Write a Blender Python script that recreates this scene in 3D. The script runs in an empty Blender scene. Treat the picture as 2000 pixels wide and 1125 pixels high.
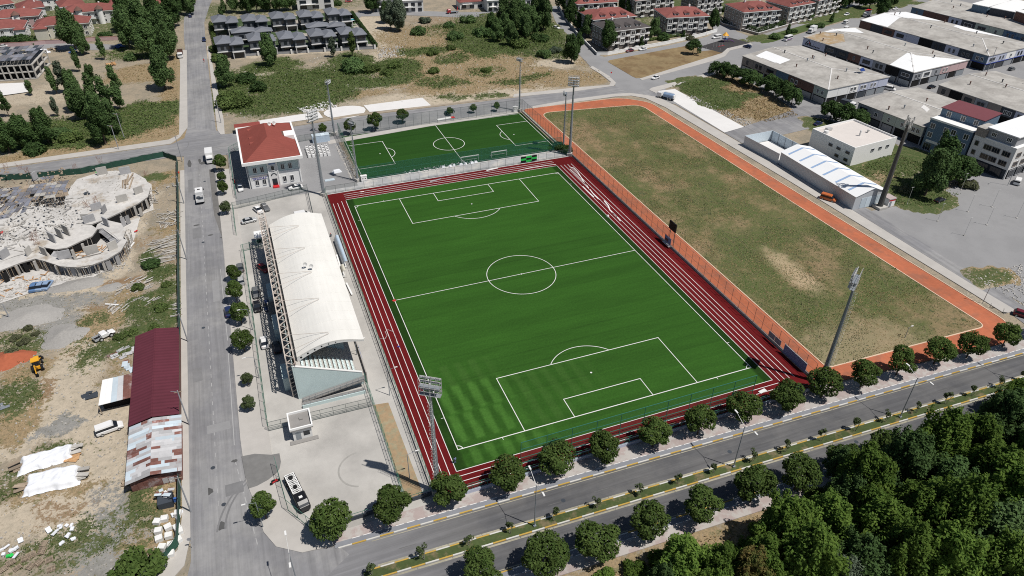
import bpy, math, random
import numpy as np
from mathutils import Vector, Matrix
random.seed(7)
rng = np.random.default_rng(7)
sc = bpy.context.scene
R = math.radians
# ---------------------------------------------------------------- camera, sky, sun, exposure
CAM = (-59.1587, -143.8600, 104.3745)
ROT = (0.9598567, -0.0088360, -0.3682868)
FPX = 1381.976
cd = bpy.data.cameras.new('camera'); cam = bpy.data.objects.new('camera', cd)
sc.collection.objects.link(cam)
cam.location = CAM; cam.rotation_euler = ROT
cd.sensor_width = 36; cd.lens = FPX * 36 / 2000; cd.clip_start = 1; cd.clip_end = 6000
sc.camera = cam
SUN_EL, SUN_AZ = R(62.0), R(-47.0)          # direction towards the sun, azimuth from +x
sdir = Vector((math.cos(SUN_EL)*math.cos(SUN_AZ), math.cos(SUN_EL)*math.sin(SUN_AZ), math.sin(SUN_EL)))
w = bpy.data.worlds.new('World'); sc.world = w; w.use_nodes = True
wn = w.node_tree.nodes; wl = w.node_tree.links
sky = wn.new('ShaderNodeTexSky'); sky.sky_type = 'NISHITA'; sky.sun_disc = False
sky.sun_elevation = SUN_EL; sky.sun_rotation = math.atan2(sdir.x, sdir.y); sky.altitude = 50
sky.air_density = 1.0; sky.dust_density = 0.6; sky.ozone_density = 1.2
wl.new(sky.outputs[0], wn['Background'].inputs[0]); wn['Background'].inputs[1].default_value = 0.05
sl = bpy.data.lights.new('sun', 'SUN'); sl.energy = 4.6; sl.angle = R(0.53); sl.color = (1.0, 0.955, 0.89)
so = bpy.data.objects.new('sun', sl); sc.collection.objects.link(so)
so.rotation_euler = sdir.to_track_quat('Z', 'Y').to_euler(); so.location = (60, -80, 160)
vs = sc.view_settings; vs.view_transform = 'Standard'; vs.look = 'None'; vs.gamma = 1; vs.exposure = -0.04
vs.use_curve_mapping = False
sc.cycles.max_bounces = 6; sc.cycles.diffuse_bounces = 2; sc.cycles.transparent_max_bounces = 24
sc.cycles.use_adaptive_sampling = True; sc.cycles.adaptive_threshold = .008
sc.cycles.filter_width = 1.05; sc.cycles.use_denoising = False

# ---------------------------------------------------------------- helpers
MR = Matrix.Rotation(ROT[2], 3, 'Z') @ Matrix.Rotation(ROT[1], 3, 'Y') @ Matrix.Rotation(ROT[0], 3, 'X')
def at(u, v, z=0.0):
    "surveyed place: the point at height z that the photograph (2000 x 1125) shows at u, v"
    d = MR @ Vector(((u-1000)/FPX, (562.5-v)/FPX, -1.0)); t = (z-CAM[2])/d.z
    return Vector((CAM[0]+t*d.x, CAM[1]+t*d.y, z))
def at2(u, v, z=0.0):
    p = at(u, v, z); return (p.x, p.y)
COL = sc.collection
def V(*a): return Vector(a)
class MB:
    "collects simple solids into one mesh"
    def __init__(s): s.v = []; s.f = []; s.m = []
    def add(s, vs_, fs_, mi=0):
        o = len(s.v); s.v += [tuple(p) for p in vs_]; s.f += [tuple(i+o for i in f) for f in fs_]; s.m += [mi]*len(fs_); return s
    def box(s, c, d, rz=0, mi=0, taper=1.0, rot=None):
        x, y, z = d[0]/2, d[1]/2, d[2]/2
        P = [(-x,-y,-z),(x,-y,-z),(x,y,-z),(-x,y,-z),(-x*taper,-y*taper,z),(x*taper,-y*taper,z),(x*taper,y*taper,z),(-x*taper,y*taper,z)]
        m = rot if rot is not None else Matrix.Rotation(rz, 3, 'Z')
        P = [m @ Vector(p) + Vector(c) for p in P]
        return s.add(P, [(0,3,2,1),(4,5,6,7),(0,1,5,4),(1,2,6,5),(2,3,7,6),(3,0,4,7)], mi)
    def bb(s, x0, x1, y0, y1, z0, z1, mi=0):
        return s.box(((x0+x1)/2,(y0+y1)/2,(z0+z1)/2), (x1-x0, y1-y0, z1-z0), 0, mi)
    def bar(s, a, b, wd, ht=None, mi=0):
        a = Vector(a); b = Vector(b); d = b-a; L = d.length
        if L < 1e-5: return s
        q = d.to_track_quat('X', 'Z').to_matrix()
        return s.box((a+b)/2, (L, wd, ht or wd), 0, mi, rot=q)
    def tube(s, a, b, r0, r1=None, n=8, mi=0, cap=True):
        a = Vector(a); b = Vector(b); r1 = r0 if r1 is None else r1
        q = (b-a).to_track_quat('Z', 'Y').to_matrix(); P = []
        for p, r in ((a, r0), (b, r1)):
            for i in range(n):
                t = 2*math.pi*i/n; P.append(p + q @ Vector((r*math.cos(t), r*math.sin(t), 0)))
        F = [(i, (i+1) % n, n+(i+1) % n, n+i) for i in range(n)]
        if cap: F += [tuple(range(n-1, -1, -1)), tuple(range(n, 2*n))]
        return s.add(P, F, mi)
    def prism(s, poly, z0, z1, mi=0, mtop=None):
        A = sum(poly[i][0]*poly[(i+1) % len(poly)][1]-poly[(i+1) % len(poly)][0]*poly[i][1] for i in range(len(poly)))
        if A < 0: poly = poly[::-1]
        n = len(poly)
        s.add([(p[0], p[1], z0) for p in poly]+[(p[0], p[1], z1) for p in poly],
              [(i, (i+1) % n, n+(i+1) % n, n+i) for i in range(n)]+[tuple(range(n-1, -1, -1))], mi)
        return s.add([(p[0], p[1], z1) for p in poly], [tuple(range(n))], mi if mtop is None else mtop)
    def quad(s, *P, mi=0): return s.add(P, [tuple(range(len(P)))], mi)
    def hip(s, x0, x1, y0, y1, z0, h, ov=0, mi=0, along=None, mb=None):
        "hip roof with a thin eave board"
        x0 -= ov; x1 += ov; y0 -= ov; y1 += ov; W = x1-x0; D = y1-y0
        if along is None: along = 'x' if W >= D else 'y'
        if along == 'x': a, b = (x0+D/2, (y0+y1)/2), (x1-D/2, (y0+y1)/2)
        else: a, b = ((x0+x1)/2, y0+W/2), ((x0+x1)/2, y1-W/2)
        e = .18
        s.bb(x0, x1, y0, y1, z0, z0+e, mi if mb is None else mb)
        z = z0+e+.002
        P = [(x0,y0,z),(x1,y0,z),(x1,y1,z),(x0,y1,z),(a[0],a[1],z+h),(b[0],b[1],z+h)]
        F = [(0,1,5,4),(2,3,4,5),(1,2,5),(3,0,4)] if along == 'x' else [(0,1,4),(1,2,5,4),(2,3,5),(3,0,4,5)]
        return s.add(P, F, mi)
    def mesh(s, name, mats, smooth=False):
        me = bpy.data.meshes.new(name); me.from_pydata(s.v, [], s.f)
        for m in (mats if isinstance(mats, (list, tuple)) else [mats]): me.materials.append(m)
        if any(s.m): me.polygons.foreach_set('material_index', s.m)
        if smooth: me.polygons.foreach_set('use_smooth', [True]*len(s.f))
        me.update(); return me
    def build(s, name, mats, parent=None, loc=(0,0,0), rz=0, smooth=False):
        return inst(s.mesh(name, mats, smooth), name, parent, loc, rz)
def inst(me, name, parent=None, loc=(0,0,0), rz=0, scale=None):
    o = bpy.data.objects.new(name, me); COL.objects.link(o)
    if parent is not None: o.parent = parent
    o.location = loc
    if isinstance(rz, (tuple, list)): o.rotation_euler = rz
    elif rz: o.rotation_euler = (0, 0, rz)
    if scale: o.scale = (scale,)*3 if isinstance(scale, (int, float)) else scale
    return o
def tag(o, label, cat, group=None):
    o['label'] = label; o['category'] = cat
    if group: o['group'] = group
    return o
def struct(o): o['kind'] = 'structure'; return o
def stuff(o, label=None, cat=None):
    o['kind'] = 'stuff'
    if label: o['label'] = label
    if cat: o['category'] = cat
    return o
def thing(name, label, cat, loc=(0,0,0), rz=0, group=None):
    o = bpy.data.objects.new(name, None); COL.objects.link(o); o.empty_display_size = .5
    o.location = loc; o.rotation_euler = (0, 0, rz); return tag(o, label, cat, group)
def copy_tree(o, parent=None):
    c = o.copy(); COL.objects.link(c); c.parent = parent
    for ch in KIDS.get(o.name, None) or [k for k in o.children]: copy_tree(ch, c)
    return c
KIDS = {}
ORD = ['first','second','third','fourth','fifth','sixth','seventh','eighth','ninth','tenth','eleventh','twelfth','thirteenth',
       'fourteenth','fifteenth','sixteenth','seventeenth','eighteenth','nineteenth','twentieth','twenty-first','twenty-second',
       'twenty-third','twenty-fourth','twenty-fifth','twenty-sixth','twenty-seventh','twenty-eighth']

# ---------------------------------------------------------------- materials
def nd(nt, t, **k):
    n = nt.nodes.new(t)
    for a, b in k.items():
        if a.startswith('i_'): n.inputs[a[2:].replace('_', ' ')].default_value = b
        else: setattr(n, a, b)
    return n
def c4(c): return (c[0], c[1], c[2], 1)
def sr(r, g, b):
    "base colour from a colour-chart reading"
    f = lambda x: ((x/255+.055)/1.055)**2.4 if x > 10 else x/255/12.92
    return (f(r), f(g), f(b))
def M(name, col, rough=.85, var=.16, scale=.8, big=.06, bump=0., metal=0., spec=.25, col2=None, mixs=.15, lo=.45, hi=.6, world=True,
      rnd=0., stripe=None, alpha=None, wear=None, blend=None):
    m = bpy.data.materials.new(name); m.use_nodes = True; nt = m.node_tree; b = nt.nodes['Principled BSDF']; L = nt.links
    b.inputs['Roughness'].default_value = rough; b.inputs['Metallic'].default_value = metal
    b.inputs['Specular IOR Level'].default_value = spec
    if world: pos = nd(nt, 'ShaderNodeNewGeometry').outputs['Position']
    else: pos = nd(nt, 'ShaderNodeTexCoord').outputs['Object']
    n1 = nd(nt, 'ShaderNodeTexNoise', i_Scale=scale, i_Detail=6., i_Roughness=.65); L.new(pos, n1.inputs['Vector'])
    n2 = nd(nt, 'ShaderNodeTexNoise', i_Scale=big, i_Detail=3.); L.new(pos, n2.inputs['Vector'])
    base = None
    if col2 is not None:
        n3 = nd(nt, 'ShaderNodeTexNoise', i_Scale=mixs, i_Detail=7., i_Roughness=.7); L.new(pos, n3.inputs['Vector'])
        r3 = nd(nt, 'ShaderNodeMapRange', interpolation_type='SMOOTHSTEP'); r3.inputs[1].default_value = lo; r3.inputs[2].default_value = hi
        L.new(n3.outputs['Fac'], r3.inputs[0])
        mx = nd(nt, 'ShaderNodeMix', data_type='RGBA'); mx.inputs[6].default_value = c4(col); mx.inputs[7].default_value = c4(col2)
        L.new(r3.outputs[0], mx.inputs[0]); base = mx.outputs[2]
    if blend:           # (x0, x1, colour): older surfacing that gives way to newer along x
        sx_ = nd(nt, 'ShaderNodeSeparateXYZ'); L.new(pos, sx_.inputs[0]); nb = nd(nt, 'ShaderNodeMath', operation='MULTIPLY_ADD'); nb.inputs[1].default_value = 14.; L.new(n2.outputs['Fac'], nb.inputs[0]); L.new(sx_.outputs[0], nb.inputs[2])
        rb_ = nd(nt, 'ShaderNodeMapRange', interpolation_type='SMOOTHSTEP'); rb_.inputs[1].default_value = blend[0]+7; rb_.inputs[2].default_value = blend[1]+7; L.new(nb.outputs[0], rb_.inputs[0])
        mb_ = nd(nt, 'ShaderNodeMix', data_type='RGBA'); mb_.inputs[6].default_value = c4(blend[2]); L.new(rb_.outputs[0], mb_.inputs[0])
        if base is not None: L.new(base, mb_.inputs[7])
        else: mb_.inputs[7].default_value = c4(col)
        base = mb_.outputs[2]
    ad = nd(nt, 'ShaderNodeMath', operation='ADD'); L.new(n1.outputs['Fac'], ad.inputs[0]); L.new(n2.outputs['Fac'], ad.inputs[1])
    mr = nd(nt, 'ShaderNodeMapRange'); mr.inputs[1].default_value = .6; mr.inputs[2].default_value = 1.4
    mr.inputs[3].default_value = 1-var; mr.inputs[4].default_value = 1+var; L.new(ad.outputs[0], mr.inputs[0])
    val = mr.outputs[0]
    if wear:            # (scale x, scale y, depth): streaks of wear drawn out along one way
        vs_ = nd(nt, 'ShaderNodeVectorMath', operation='MULTIPLY'); vs_.inputs[1].default_value = (wear[0], wear[1], 0); L.new(pos, vs_.inputs[0])
        nw = nd(nt, 'ShaderNodeTexNoise', i_Scale=1., i_Detail=7., i_Roughness=.72); L.new(vs_.outputs[0], nw.inputs['Vector'])
        rw = nd(nt, 'ShaderNodeMapRange'); rw.inputs[1].default_value = .3; rw.inputs[2].default_value = .7; rw.inputs[3].default_value = 1-wear[2]; rw.inputs[4].default_value = 1+wear[2]; L.new(nw.outputs['Fac'], rw.inputs[0])
        mw = nd(nt, 'ShaderNodeMath', operation='MULTIPLY'); L.new(val, mw.inputs[0]); L.new(rw.outputs[0], mw.inputs[1]); val = mw.outputs[0]
    if stripe:          # (axis, period, depth): fine ribs across one axis, object space
        tc = nd(nt, 'ShaderNodeTexCoord'); sp = nd(nt, 'ShaderNodeSeparateXYZ'); L.new(tc.outputs['Object'], sp.inputs[0])
        ml = nd(nt, 'ShaderNodeMath', operation='MULTIPLY'); ml.inputs[1].default_value = 2*math.pi/stripe[1]; L.new(sp.outputs[stripe[0]], ml.inputs[0])
        sn = nd(nt, 'ShaderNodeMath', operation='SINE'); L.new(ml.outputs[0], sn.inputs[0])
        mm = nd(nt, 'ShaderNodeMath', operation='MULTIPLY_ADD'); mm.inputs[1].default_value = stripe[2]; mm.inputs[2].default_value = 1.; L.new(sn.outputs[0], mm.inputs[0])
        m2 = nd(nt, 'ShaderNodeMath', operation='MULTIPLY'); L.new(val, m2.inputs[0]); L.new(mm.outputs[0], m2.inputs[1]); val = m2.outputs[0]
    if rnd:
        oi = nd(nt, 'ShaderNodeObjectInfo'); rr = nd(nt, 'ShaderNodeMapRange'); rr.inputs[3].default_value = 1-rnd; rr.inputs[4].default_value = 1+rnd
        L.new(oi.outputs['Random'], rr.inputs[0])
        m3 = nd(nt, 'ShaderNodeMath', operation='MULTIPLY'); L.new(val, m3.inputs[0]); L.new(rr.outputs[0], m3.inputs[1]); val = m3.outputs[0]
    vm = nd(nt, 'ShaderNodeVectorMath', operation='SCALE')
    if base is not None: L.new(base, vm.inputs[0])
    else: vm.inputs[0].default_value = col[:3]
    L.new(val, vm.inputs['Scale']); L.new(vm.outputs[0], b.inputs['Base Color'])
    if bump:
        bp = nd(nt, 'ShaderNodeBump', i_Strength=min(1, bump), i_Distance=.08*bump); L.new(n1.outputs['Fac'], bp.inputs['Height']); L.new(bp.outputs[0], b.inputs['Normal'])
    if alpha is not None:
        tr = nd(nt, 'ShaderNodeBsdfTransparent'); mxs = nd(nt, 'ShaderNodeMixShader'); mxs.inputs[0].default_value = alpha
        L.new(tr.outputs[0], mxs.inputs[1]); L.new(b.outputs[0], mxs.inputs[2]); L.new(mxs.outputs[0], nt.nodes['Material Output'].inputs[0])
    return m
def leafmat(name, col, col2, trans=.25, rnd=.25):
    m = bpy.data.materials.new(name); m.use_nodes = True; nt = m.node_tree; b = nt.nodes['Principled BSDF']; L = nt.links
    b.inputs['Roughness'].default_value = .7; b.inputs['Specular IOR Level'].default_value = .06
    tc = nd(nt, 'ShaderNodeTexCoord'); n = nd(nt, 'ShaderNodeTexNoise', i_Scale=.55, i_Detail=5., i_Roughness=.75); L.new(tc.outputs['Object'], n.inputs['Vector'])
    oi = nd(nt, 'ShaderNodeObjectInfo')
    mx = nd(nt, 'ShaderNodeMix', data_type='RGBA'); mx.inputs[6].default_value = c4(col); mx.inputs[7].default_value = c4(col2)
    r = nd(nt, 'ShaderNodeMapRange'); r.inputs[1].default_value = .35; r.inputs[2].default_value = .65; L.new(n.outputs['Fac'], r.inputs[0]); L.new(r.outputs[0], mx.inputs[0])
    rr = nd(nt, 'ShaderNodeMapRange'); rr.inputs[3].default_value = 1-rnd; rr.inputs[4].default_value = 1+rnd; L.new(oi.outputs['Random'], rr.inputs[0])
    vm = nd(nt, 'ShaderNodeVectorMath', operation='SCALE'); L.new(mx.outputs[2], vm.inputs[0]); L.new(rr.outputs[0], vm.inputs['Scale'])
    L.new(vm.outputs[0], b.inputs['Base Color'])
    t = nd(nt, 'ShaderNodeBsdfTranslucent'); L.new(vm.outputs[0], t.inputs[0]); ms = nd(nt, 'ShaderNodeMixShader'); ms.inputs[0].default_value = trans
    L.new(b.outputs[0], ms.inputs[1]); L.new(t.outputs[0], ms.inputs[2]); L.new(ms.outputs[0], nt.nodes['Material Output'].inputs[0])
    return m
K = {}
K['asphalt'] = M('asphalt', (.20,.20,.21), .9, .14, .5, .05, col2=(.26,.258,.26), mixs=.07, lo=.4, hi=.62, wear=(.9,.025,.22))
K['asphalt_x'] = M('asphalt_cross', (.21,.21,.22), .9, .14, .5, .05, col2=(.26,.258,.26), mixs=.07, lo=.4, hi=.62, wear=(.03,.8,.2))
K['asphalt_dark'] = M('asphalt_dark', (.098,.099,.105), .9, .12, .35, .04, col2=(.125,.124,.126), mixs=.08, lo=.4, hi=.6, wear=(.03,1.1,.24), blend=(-62,-30,(.20,.20,.21)))
K['asphalt_far'] = M('asphalt_far', (.27,.27,.275), .9, .10, .4, .05, col2=(.23,.23,.235), mixs=.05)
K['asphalt_new'] = M('asphalt_new', (.12,.12,.125), .9, .15, .6)
K['concrete'] = M('concrete', (.44,.425,.40), .9, .15, .4, .08, col2=(.34,.328,.31), mixs=.1, lo=.42, hi=.7, wear=(.12,.1,.14))
K['concrete_w'] = M('concrete_white', (.66,.65,.64), .9, .06, .4, .08)
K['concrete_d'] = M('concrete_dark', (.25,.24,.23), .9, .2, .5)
K['slab'] = M('site_concrete', (.52,.505,.485), .9, .26, .8, .12, col2=(.34,.29,.23), mixs=.15, lo=.52, hi=.7)
K['formwork'] = M('formwork_panel', (.36,.36,.37), .8, .2, 1.5, rnd=.3)
K['side'] = M('pavement', (.43,.41,.385), .9, .10, .4, .1)
K['pink'] = M('pavement_pink', (.36,.30,.285), .9, .12, .7, .1, col2=(.41,.385,.365), mixs=.25, lo=.45, hi=.55)
K['bluepave'] = M('pavement_blue_grey', (.22,.23,.255), .9, .12, .7)
K['kerb'] = M('kerb_stone', (.58,.56,.53), .85, .1, 1)
K['kerb_y'] = M('kerb_yellow', (.47,.31,.07), .7, .25, 1.2)
K['kerb_w'] = M('kerb_white', (.56,.55,.52), .7, .15, 1.2)
K['line'] = M('white_line', (.70,.69,.68), .7, .12, .8)
K['line_worn'] = M('worn_line', (.36,.36,.36), .8, .2, .6)
K['track'] = M('red_track', (.115,.0085,.010), .85, .25, .8, .06, spec=.1, wear=(.5,.05,.22))
K['orange'] = M('orange_track', (.42,.132,.068), .95, .2, .9, .06, col2=(.30,.12,.075), mixs=.2, lo=.45, hi=.7, wear=(.3,.06,.12))
K['white'] = M('white_paint', (.80,.80,.79), .6, .04, .5)
K['offwhite'] = M('offwhite_wall', (.68,.68,.67), .8, .06, .5)
K['membrane'] = M('roof_membrane', (.70,.69,.655), .6, .07, .25, .05, wear=(.9,.06,.05))
K['paleblue'] = M('pale_blue_wall', (.50,.60,.60), .8, .08, .4, .1)
K['blue_wall'] = M('blue_grey_wall', (.12,.18,.25), .85, .08, .4)
K['steel'] = M('galvanised_steel', (.30,.33,.36), .5, .12, 1.2, metal=.4)
K['steel_l'] = M('light_steel', (.55,.55,.54), .5, .1, 1.2, metal=.2)
K['truss'] = M('truss_paint', (.52,.46,.41), .7, .2, 1.2)
K['rust'] = M('rusty_truss', (.30,.16,.12), .8, .2, 1.2)
K['fence'] = M('fence_green', (.04,.16,.115), .5, .15, 1.5)
K['fence_d'] = M('fence_grey', (.08,.10,.10), .5, .15, 1.5)
K['net'] = M('chain_link', (.03,.11,.08), .6, .1, 1, alpha=.16)
K['net_g'] = M('green_net', (.015,.10,.075), .6, .1, 1, alpha=.42)
K['screen'] = M('green_screen', (.025,.075,.055), .8, .35, .7)
K['glass'] = M('window_glass', (.015,.02,.028), .12, .2, .5, spec=.6)
K['dark'] = M('dark_opening', (.012,.012,.013), .9, .3, .5)
K['redroof'] = M('red_roof', (.235,.062,.048), .75, .14, .7, .12, rnd=.08, stripe=(1,.7,.05))
K['redroof2'] = M('clay_roof', (.225,.078,.068), .8, .18, .8, .2, rnd=.12, stripe=(1,.9,.06))
K['darkroof'] = M('dark_roof', (.085,.075,.075), .8, .2, .8)
K['greyroof'] = M('slate_roof', (.165,.175,.20), .6, .1, .8, rnd=.06, stripe=(1,.9,.06))
K['villa'] = M('villa_grey', (.105,.115,.13), .85, .1, .5)
K['villa_l'] = M('villa_light', (.48,.48,.48), .85, .1, .5)
K['fibro'] = M('roof_fibre_cement', (.40,.385,.36), .9, .2, .4, .08, col2=(.30,.285,.265), mixs=.12, lo=.42, hi=.66, wear=(.3,.25,.12), stripe=(0,1.1,.035))
K['rusty_roof'] = M('rust_stained_roof', (.36,.26,.15), .9, .2, .5, col2=(.42,.36,.29), mixs=.3)
K['whiteroof'] = M('white_roof', (.78,.79,.80), .6, .04, .3)
K['maroon'] = M('maroon_sheet_roof', (.105,.026,.038), .55, .12, .4, .1, stripe=(1,1.0,.09))
K['stone'] = M('stone_cladding', (.17,.155,.145), .9, .25, .9)
K['wall_w'] = M('white_wall', (.66,.66,.65), .8, .08, .4)
K['wall_pink'] = M('pink_wall', (.50,.36,.36), .85, .1, .4)
K['wall_cream'] = M('cream_wall', (.58,.56,.48), .85, .1, .4)
K['wall_beige'] = M('beige_wall', (.27,.24,.215), .85, .1, .4)
K['wall_brown'] = M('brown_wall', (.15,.085,.07), .85, .2, .5)
K['wall_green'] = M('pale_green_wall', (.40,.45,.40), .85, .1, .4)
K['wall_grey'] = M('grey_wall', (.30,.31,.33), .85, .1, .4)
K['wall_dark'] = M('dark_wall', (.05,.06,.075), .7, .2, .5)
K['wall_lav'] = M('lavender_wall', (.46,.49,.60), .8, .08, .4)
K['bluetrim'] = M('blue_trim', (.03,.06,.30), .6, .1, .5)
K['shed'] = M('shed_sheet', (.50,.53,.56), .5, .06, .4, metal=.15, stripe=(1,.6,.05))
K['shed_blue'] = M('rooflight_blue', (.30,.42,.62), .4, .08, .4)
K['timber'] = M('timber', (.30,.24,.18), .9, .3, 1.2, rnd=.3)
K['timber_o'] = M('fresh_timber', (.50,.30,.15), .9, .2, 1.2, rnd=.2)
K['timber_g'] = M('weathered_timber', (.44,.42,.39), .9, .25, 1.2, rnd=.25)
K['bark'] = M('bark', (.085,.07,.055), .95, .3, 1.5)
K['bark_p'] = M('pale_bark', (.30,.28,.25), .95, .3, 1.5)
K['tarp'] = M('white_tarp', (.74,.76,.80), .5, .06, .3, bump=.6)
K['tyre'] = M('tyre', (.012,.012,.013), .85, .1, 1)
K['blue'] = M('blue_plastic', (.05,.14,.42), .5, .1, .5)
K['bluecar'] = M('blue_board', (.20,.26,.42), .6, .1, .5)
K['green_b'] = M('bright_green', (.03,.55,.10), .6, .1, .5)
K['redp'] = M('red_paint', (.55,.03,.035), .5, .1, .5)
K['yellow'] = M('yellow_paint', (.72,.36,.03), .45, .1, .5)
K['black'] = M('black_paint', (.012,.012,.014), .5, .1, .5)
K['navy'] = M('navy_print', (.05,.045,.22), .7, .2, .8)
K['skin'] = M('skin', (.42,.25,.18), .6, .05, 1)
K['gravel'] = M('gravel', (.31,.30,.285), .95, .25, 2.5, bump=.8)
K['redsoil'] = M('red_clay', (.36,.105,.055), .95, .2, 1.5, bump=.8)
K['rubble'] = M('rubble', (.50,.48,.45), .95, .25, 1.5, rnd=.2)
K['brick'] = M('brick_pile', (.36,.20,.17), .9, .3, 2.)
K['corr_r'] = M('rusty_sheet', (.185,.085,.07), .8, .35, .9, col2=(.36,.30,.30), mixs=.5, lo=.5, hi=.7, world=False, rnd=.25)
K['corr_g'] = M('grey_sheet', (.45,.45,.46), .6, .2, .9, col2=(.30,.20,.18), mixs=.4, lo=.58, hi=.75, world=False, rnd=.25)
K['corr_b'] = M('bluish_sheet', (.52,.60,.66), .6, .12, .9, rnd=.15)
LF = {}
LF['street'] = leafmat('street_tree_leaf', (.050,.088,.022), (.100,.145,.040), .22, .18)
LF['forest'] = leafmat('forest_leaf', (.068,.132,.028), (.165,.250,.050), .42, .28)
LF['dark'] = leafmat('dark_leaf', (.044,.084,.030), (.078,.130,.042), .25, .22)
LF['poplar'] = leafmat('poplar_leaf', (.068,.120,.045), (.115,.180,.065), .25, .2)
LF['olive'] = leafmat('olive_leaf', (.085,.115,.075), (.13,.165,.115), .2, .2)
LF['bramble'] = leafmat('bramble_leaf', (.072,.115,.034), (.125,.165,.055), .2, .2)
LF['sapling'] = leafmat('sapling_leaf', (.060,.085,.035), (.10,.13,.06), .25, .2)
LF['dry'] = leafmat('dry_grass_blade', (.36,.28,.15), (.28,.20,.10), .2, .2)
LF['weed'] = leafmat('weed_leaf', (.10,.115,.062), (.15,.155,.09), .2, .2)
LF['lawn'] = leafmat('lawn_blade', (.045,.10,.022), (.07,.13,.03), .2, .1)
LF['redleaf'] = leafmat('reddish_leaf', (.080,.125,.034), (.175,.115,.045), .3, .2)
# ---------------------------------------------------------------- ground with its cover
def smooth(a, b, x):
    t = np.clip((x-a)/(b-a), 0, 1); return t*t*(3-2*t)
def vnoise(X, Y, s, seed=0):
    r = np.random.default_rng(seed); G_ = r.random((128, 128)); x = X/s; y = Y/s
    xi = np.floor(x).astype(int); yi = np.floor(y).astype(int); fx = x-xi; fy = y-yi; fx = fx*fx*(3-2*fx); fy = fy*fy*(3-2*fy)
    g = lambda i, j: G_[i % 128, j % 128]
    return (g(xi,yi)*(1-fx)+g(xi+1,yi)*fx)*(1-fy)+(g(xi,yi+1)*(1-fx)+g(xi+1,yi+1)*fx)*fy
def fbm(X, Y, s, seed=0): return .5*vnoise(X,Y,s,seed)+.3*vnoise(X,Y,s/2.3,seed+1)+.2*vnoise(X,Y,s/5,seed+2)
# cover patches: (u, v, rx, ry, kind, strength) ; kinds 0 green 1 dry 2 pale 3 red-brown 4 grey gravel
COVER = []
def cov(kind, *L, s=1.0):
    for q in L: COVER.append((q[0], q[1], q[2], q[3], kind, q[4] if len(q) > 4 else s))
cov(0, (300,215,22,12),(250,230,22,14),(200,250,30,16),(60,265,40,18),(330,205,10,8),(150,270,30,12),(245,100,12,22,.7),(300,95,12,24,.7),(200,105,6,9,.6))
cov(1, (335,245,14,22),(300,260,26,10),(200,285,40,8),(80,305,50,6),(340,140,8,40),(290,135,22,10),(270,150,20,12),(335,190,8,20))
cov(2, (290,275,12,6),(120,180,22,20,.5),(60,190,24,14,.6),(330,130,12,8,.5))
cov(0, (600,160,34,26),(560,195,30,22),(640,175,18,20),(460,200,14,14),(450,170,10,30),(480,165,10,20),(530,130,16,14),(690,125,14,24),(740,160,22,8),(770,130,16,16))
cov(1, (650,165,9,14,.8),(500,200,8,14),(690,185,22,7,.8),(830,140,30,30),(880,150,34,30),(950,120,30,26),(900,90,50,40,.9),(820,70,34,30,.7),(1010,150,26,20),(1100,150,24,10),(1130,158,20,8))
cov(2, (530,95,60,6),(630,97,50,6),(740,60,16,50),(760,110,16,16),(500,142,8,16),(850,185,44,8),(940,190,40,7),(1020,175,26,8,.8),(1090,122,22,8),(800,165,20,10,.7),(690,200,50,3,.6))
cov(0, (960,70,30,40),(1010,80,26,36),(1040,60,24,40),(860,60,18,20,.5),(830,100,16,10,.8),(940,85,22,30),(845,160,14,8,.7),(880,165,12,8,.7),(950,140,14,10,.6),(1010,160,16,5,.7),(1050,150,12,5,.6),(1085,90,12,20,.8),(880,115,10,12,.7),(890,190,10,4,.8),(955,187,8,4,.8),(800,145,10,10,.7))
cov(0, (990,45,40,40,.7),(1070,100,14,20,.6))
cov(3, (930,105,20,14,.6),(650,180,10,12,.6),(505,195,8,10,.6),(880,40,30,20,.5))
# construction lot
cov(2, (150,690,7,12),(130,760,9,10),(170,830,9,8),(150,920,7,5,.7),(190,980,7,8),(90,1010,12,4,.8),(60,580,12,5),(30,605,10,6),(150,640,5,16),(140,720,7,18),(150,780,10,10),(110,810,12,8),(60,850,14,5),(20,870,10,4),(190,890,6,8),(200,950,6,14),(170,1000,7,8),(120,1040,10,4,.7),(40,1000,12,4,.8),(235,470,5,16,.9),(250,440,6,12),(225,520,5,8),(180,565,12,4),(260,410,8,8,.8),(290,385,8,6,.8),(210,820,6,8),(230,1060,8,8,.5))
cov(4, (60,610,9,7),(110,640,8,8),(40,590,9,4),(130,840,7,3),(150,550,10,3,.8),(230,1060,14,12,.8),(240,1010,10,8,.6),(120,600,12,5,.8),(200,1000,6,10,.5))
cov(0, (300,600,8,6),(255,655,6,5),(320,560,6,5,.9),(310,530,6,4),(235,680,6,5),(270,640,7,5),(190,690,5,8,.7),(300,345,6,4),(15,770,6,6,.7),(35,680,7,6,.7),(20,935,6,3,.7),(35,780,6,7,.7),(30,655,6,4,.7),(280,1010,4,6,.6),(20,960,6,3,.6),(105,1060,8,4,.7),(300,500,4,7),(330,625,3,9),(290,580,8,5),(180,620,6,4,.6),(110,885,8,2,.7),(290,985,4,6,.7),(245,1020,6,5,.5),(60,1085,10,5,.6),(140,1090,10,5,.6),(130,680,4,6,.5))
cov(1, (270,375,10,8),(330,345,6,6),(325,450,5,8,.8),(195,620,8,6),(165,650,5,6,.8),(35,830,7,7),(25,740,6,6),(225,710,5,6,.6),(335,900,3,10),(305,970,5,6),(150,965,8,3,.7),(60,730,6,5,.8),(330,1030,4,8),(280,1050,6,6,.6),(90,960,7,4,.7),(250,600,7,5,.8),(320,600,5,10,.5),(240,575,6,4,.7))
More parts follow.
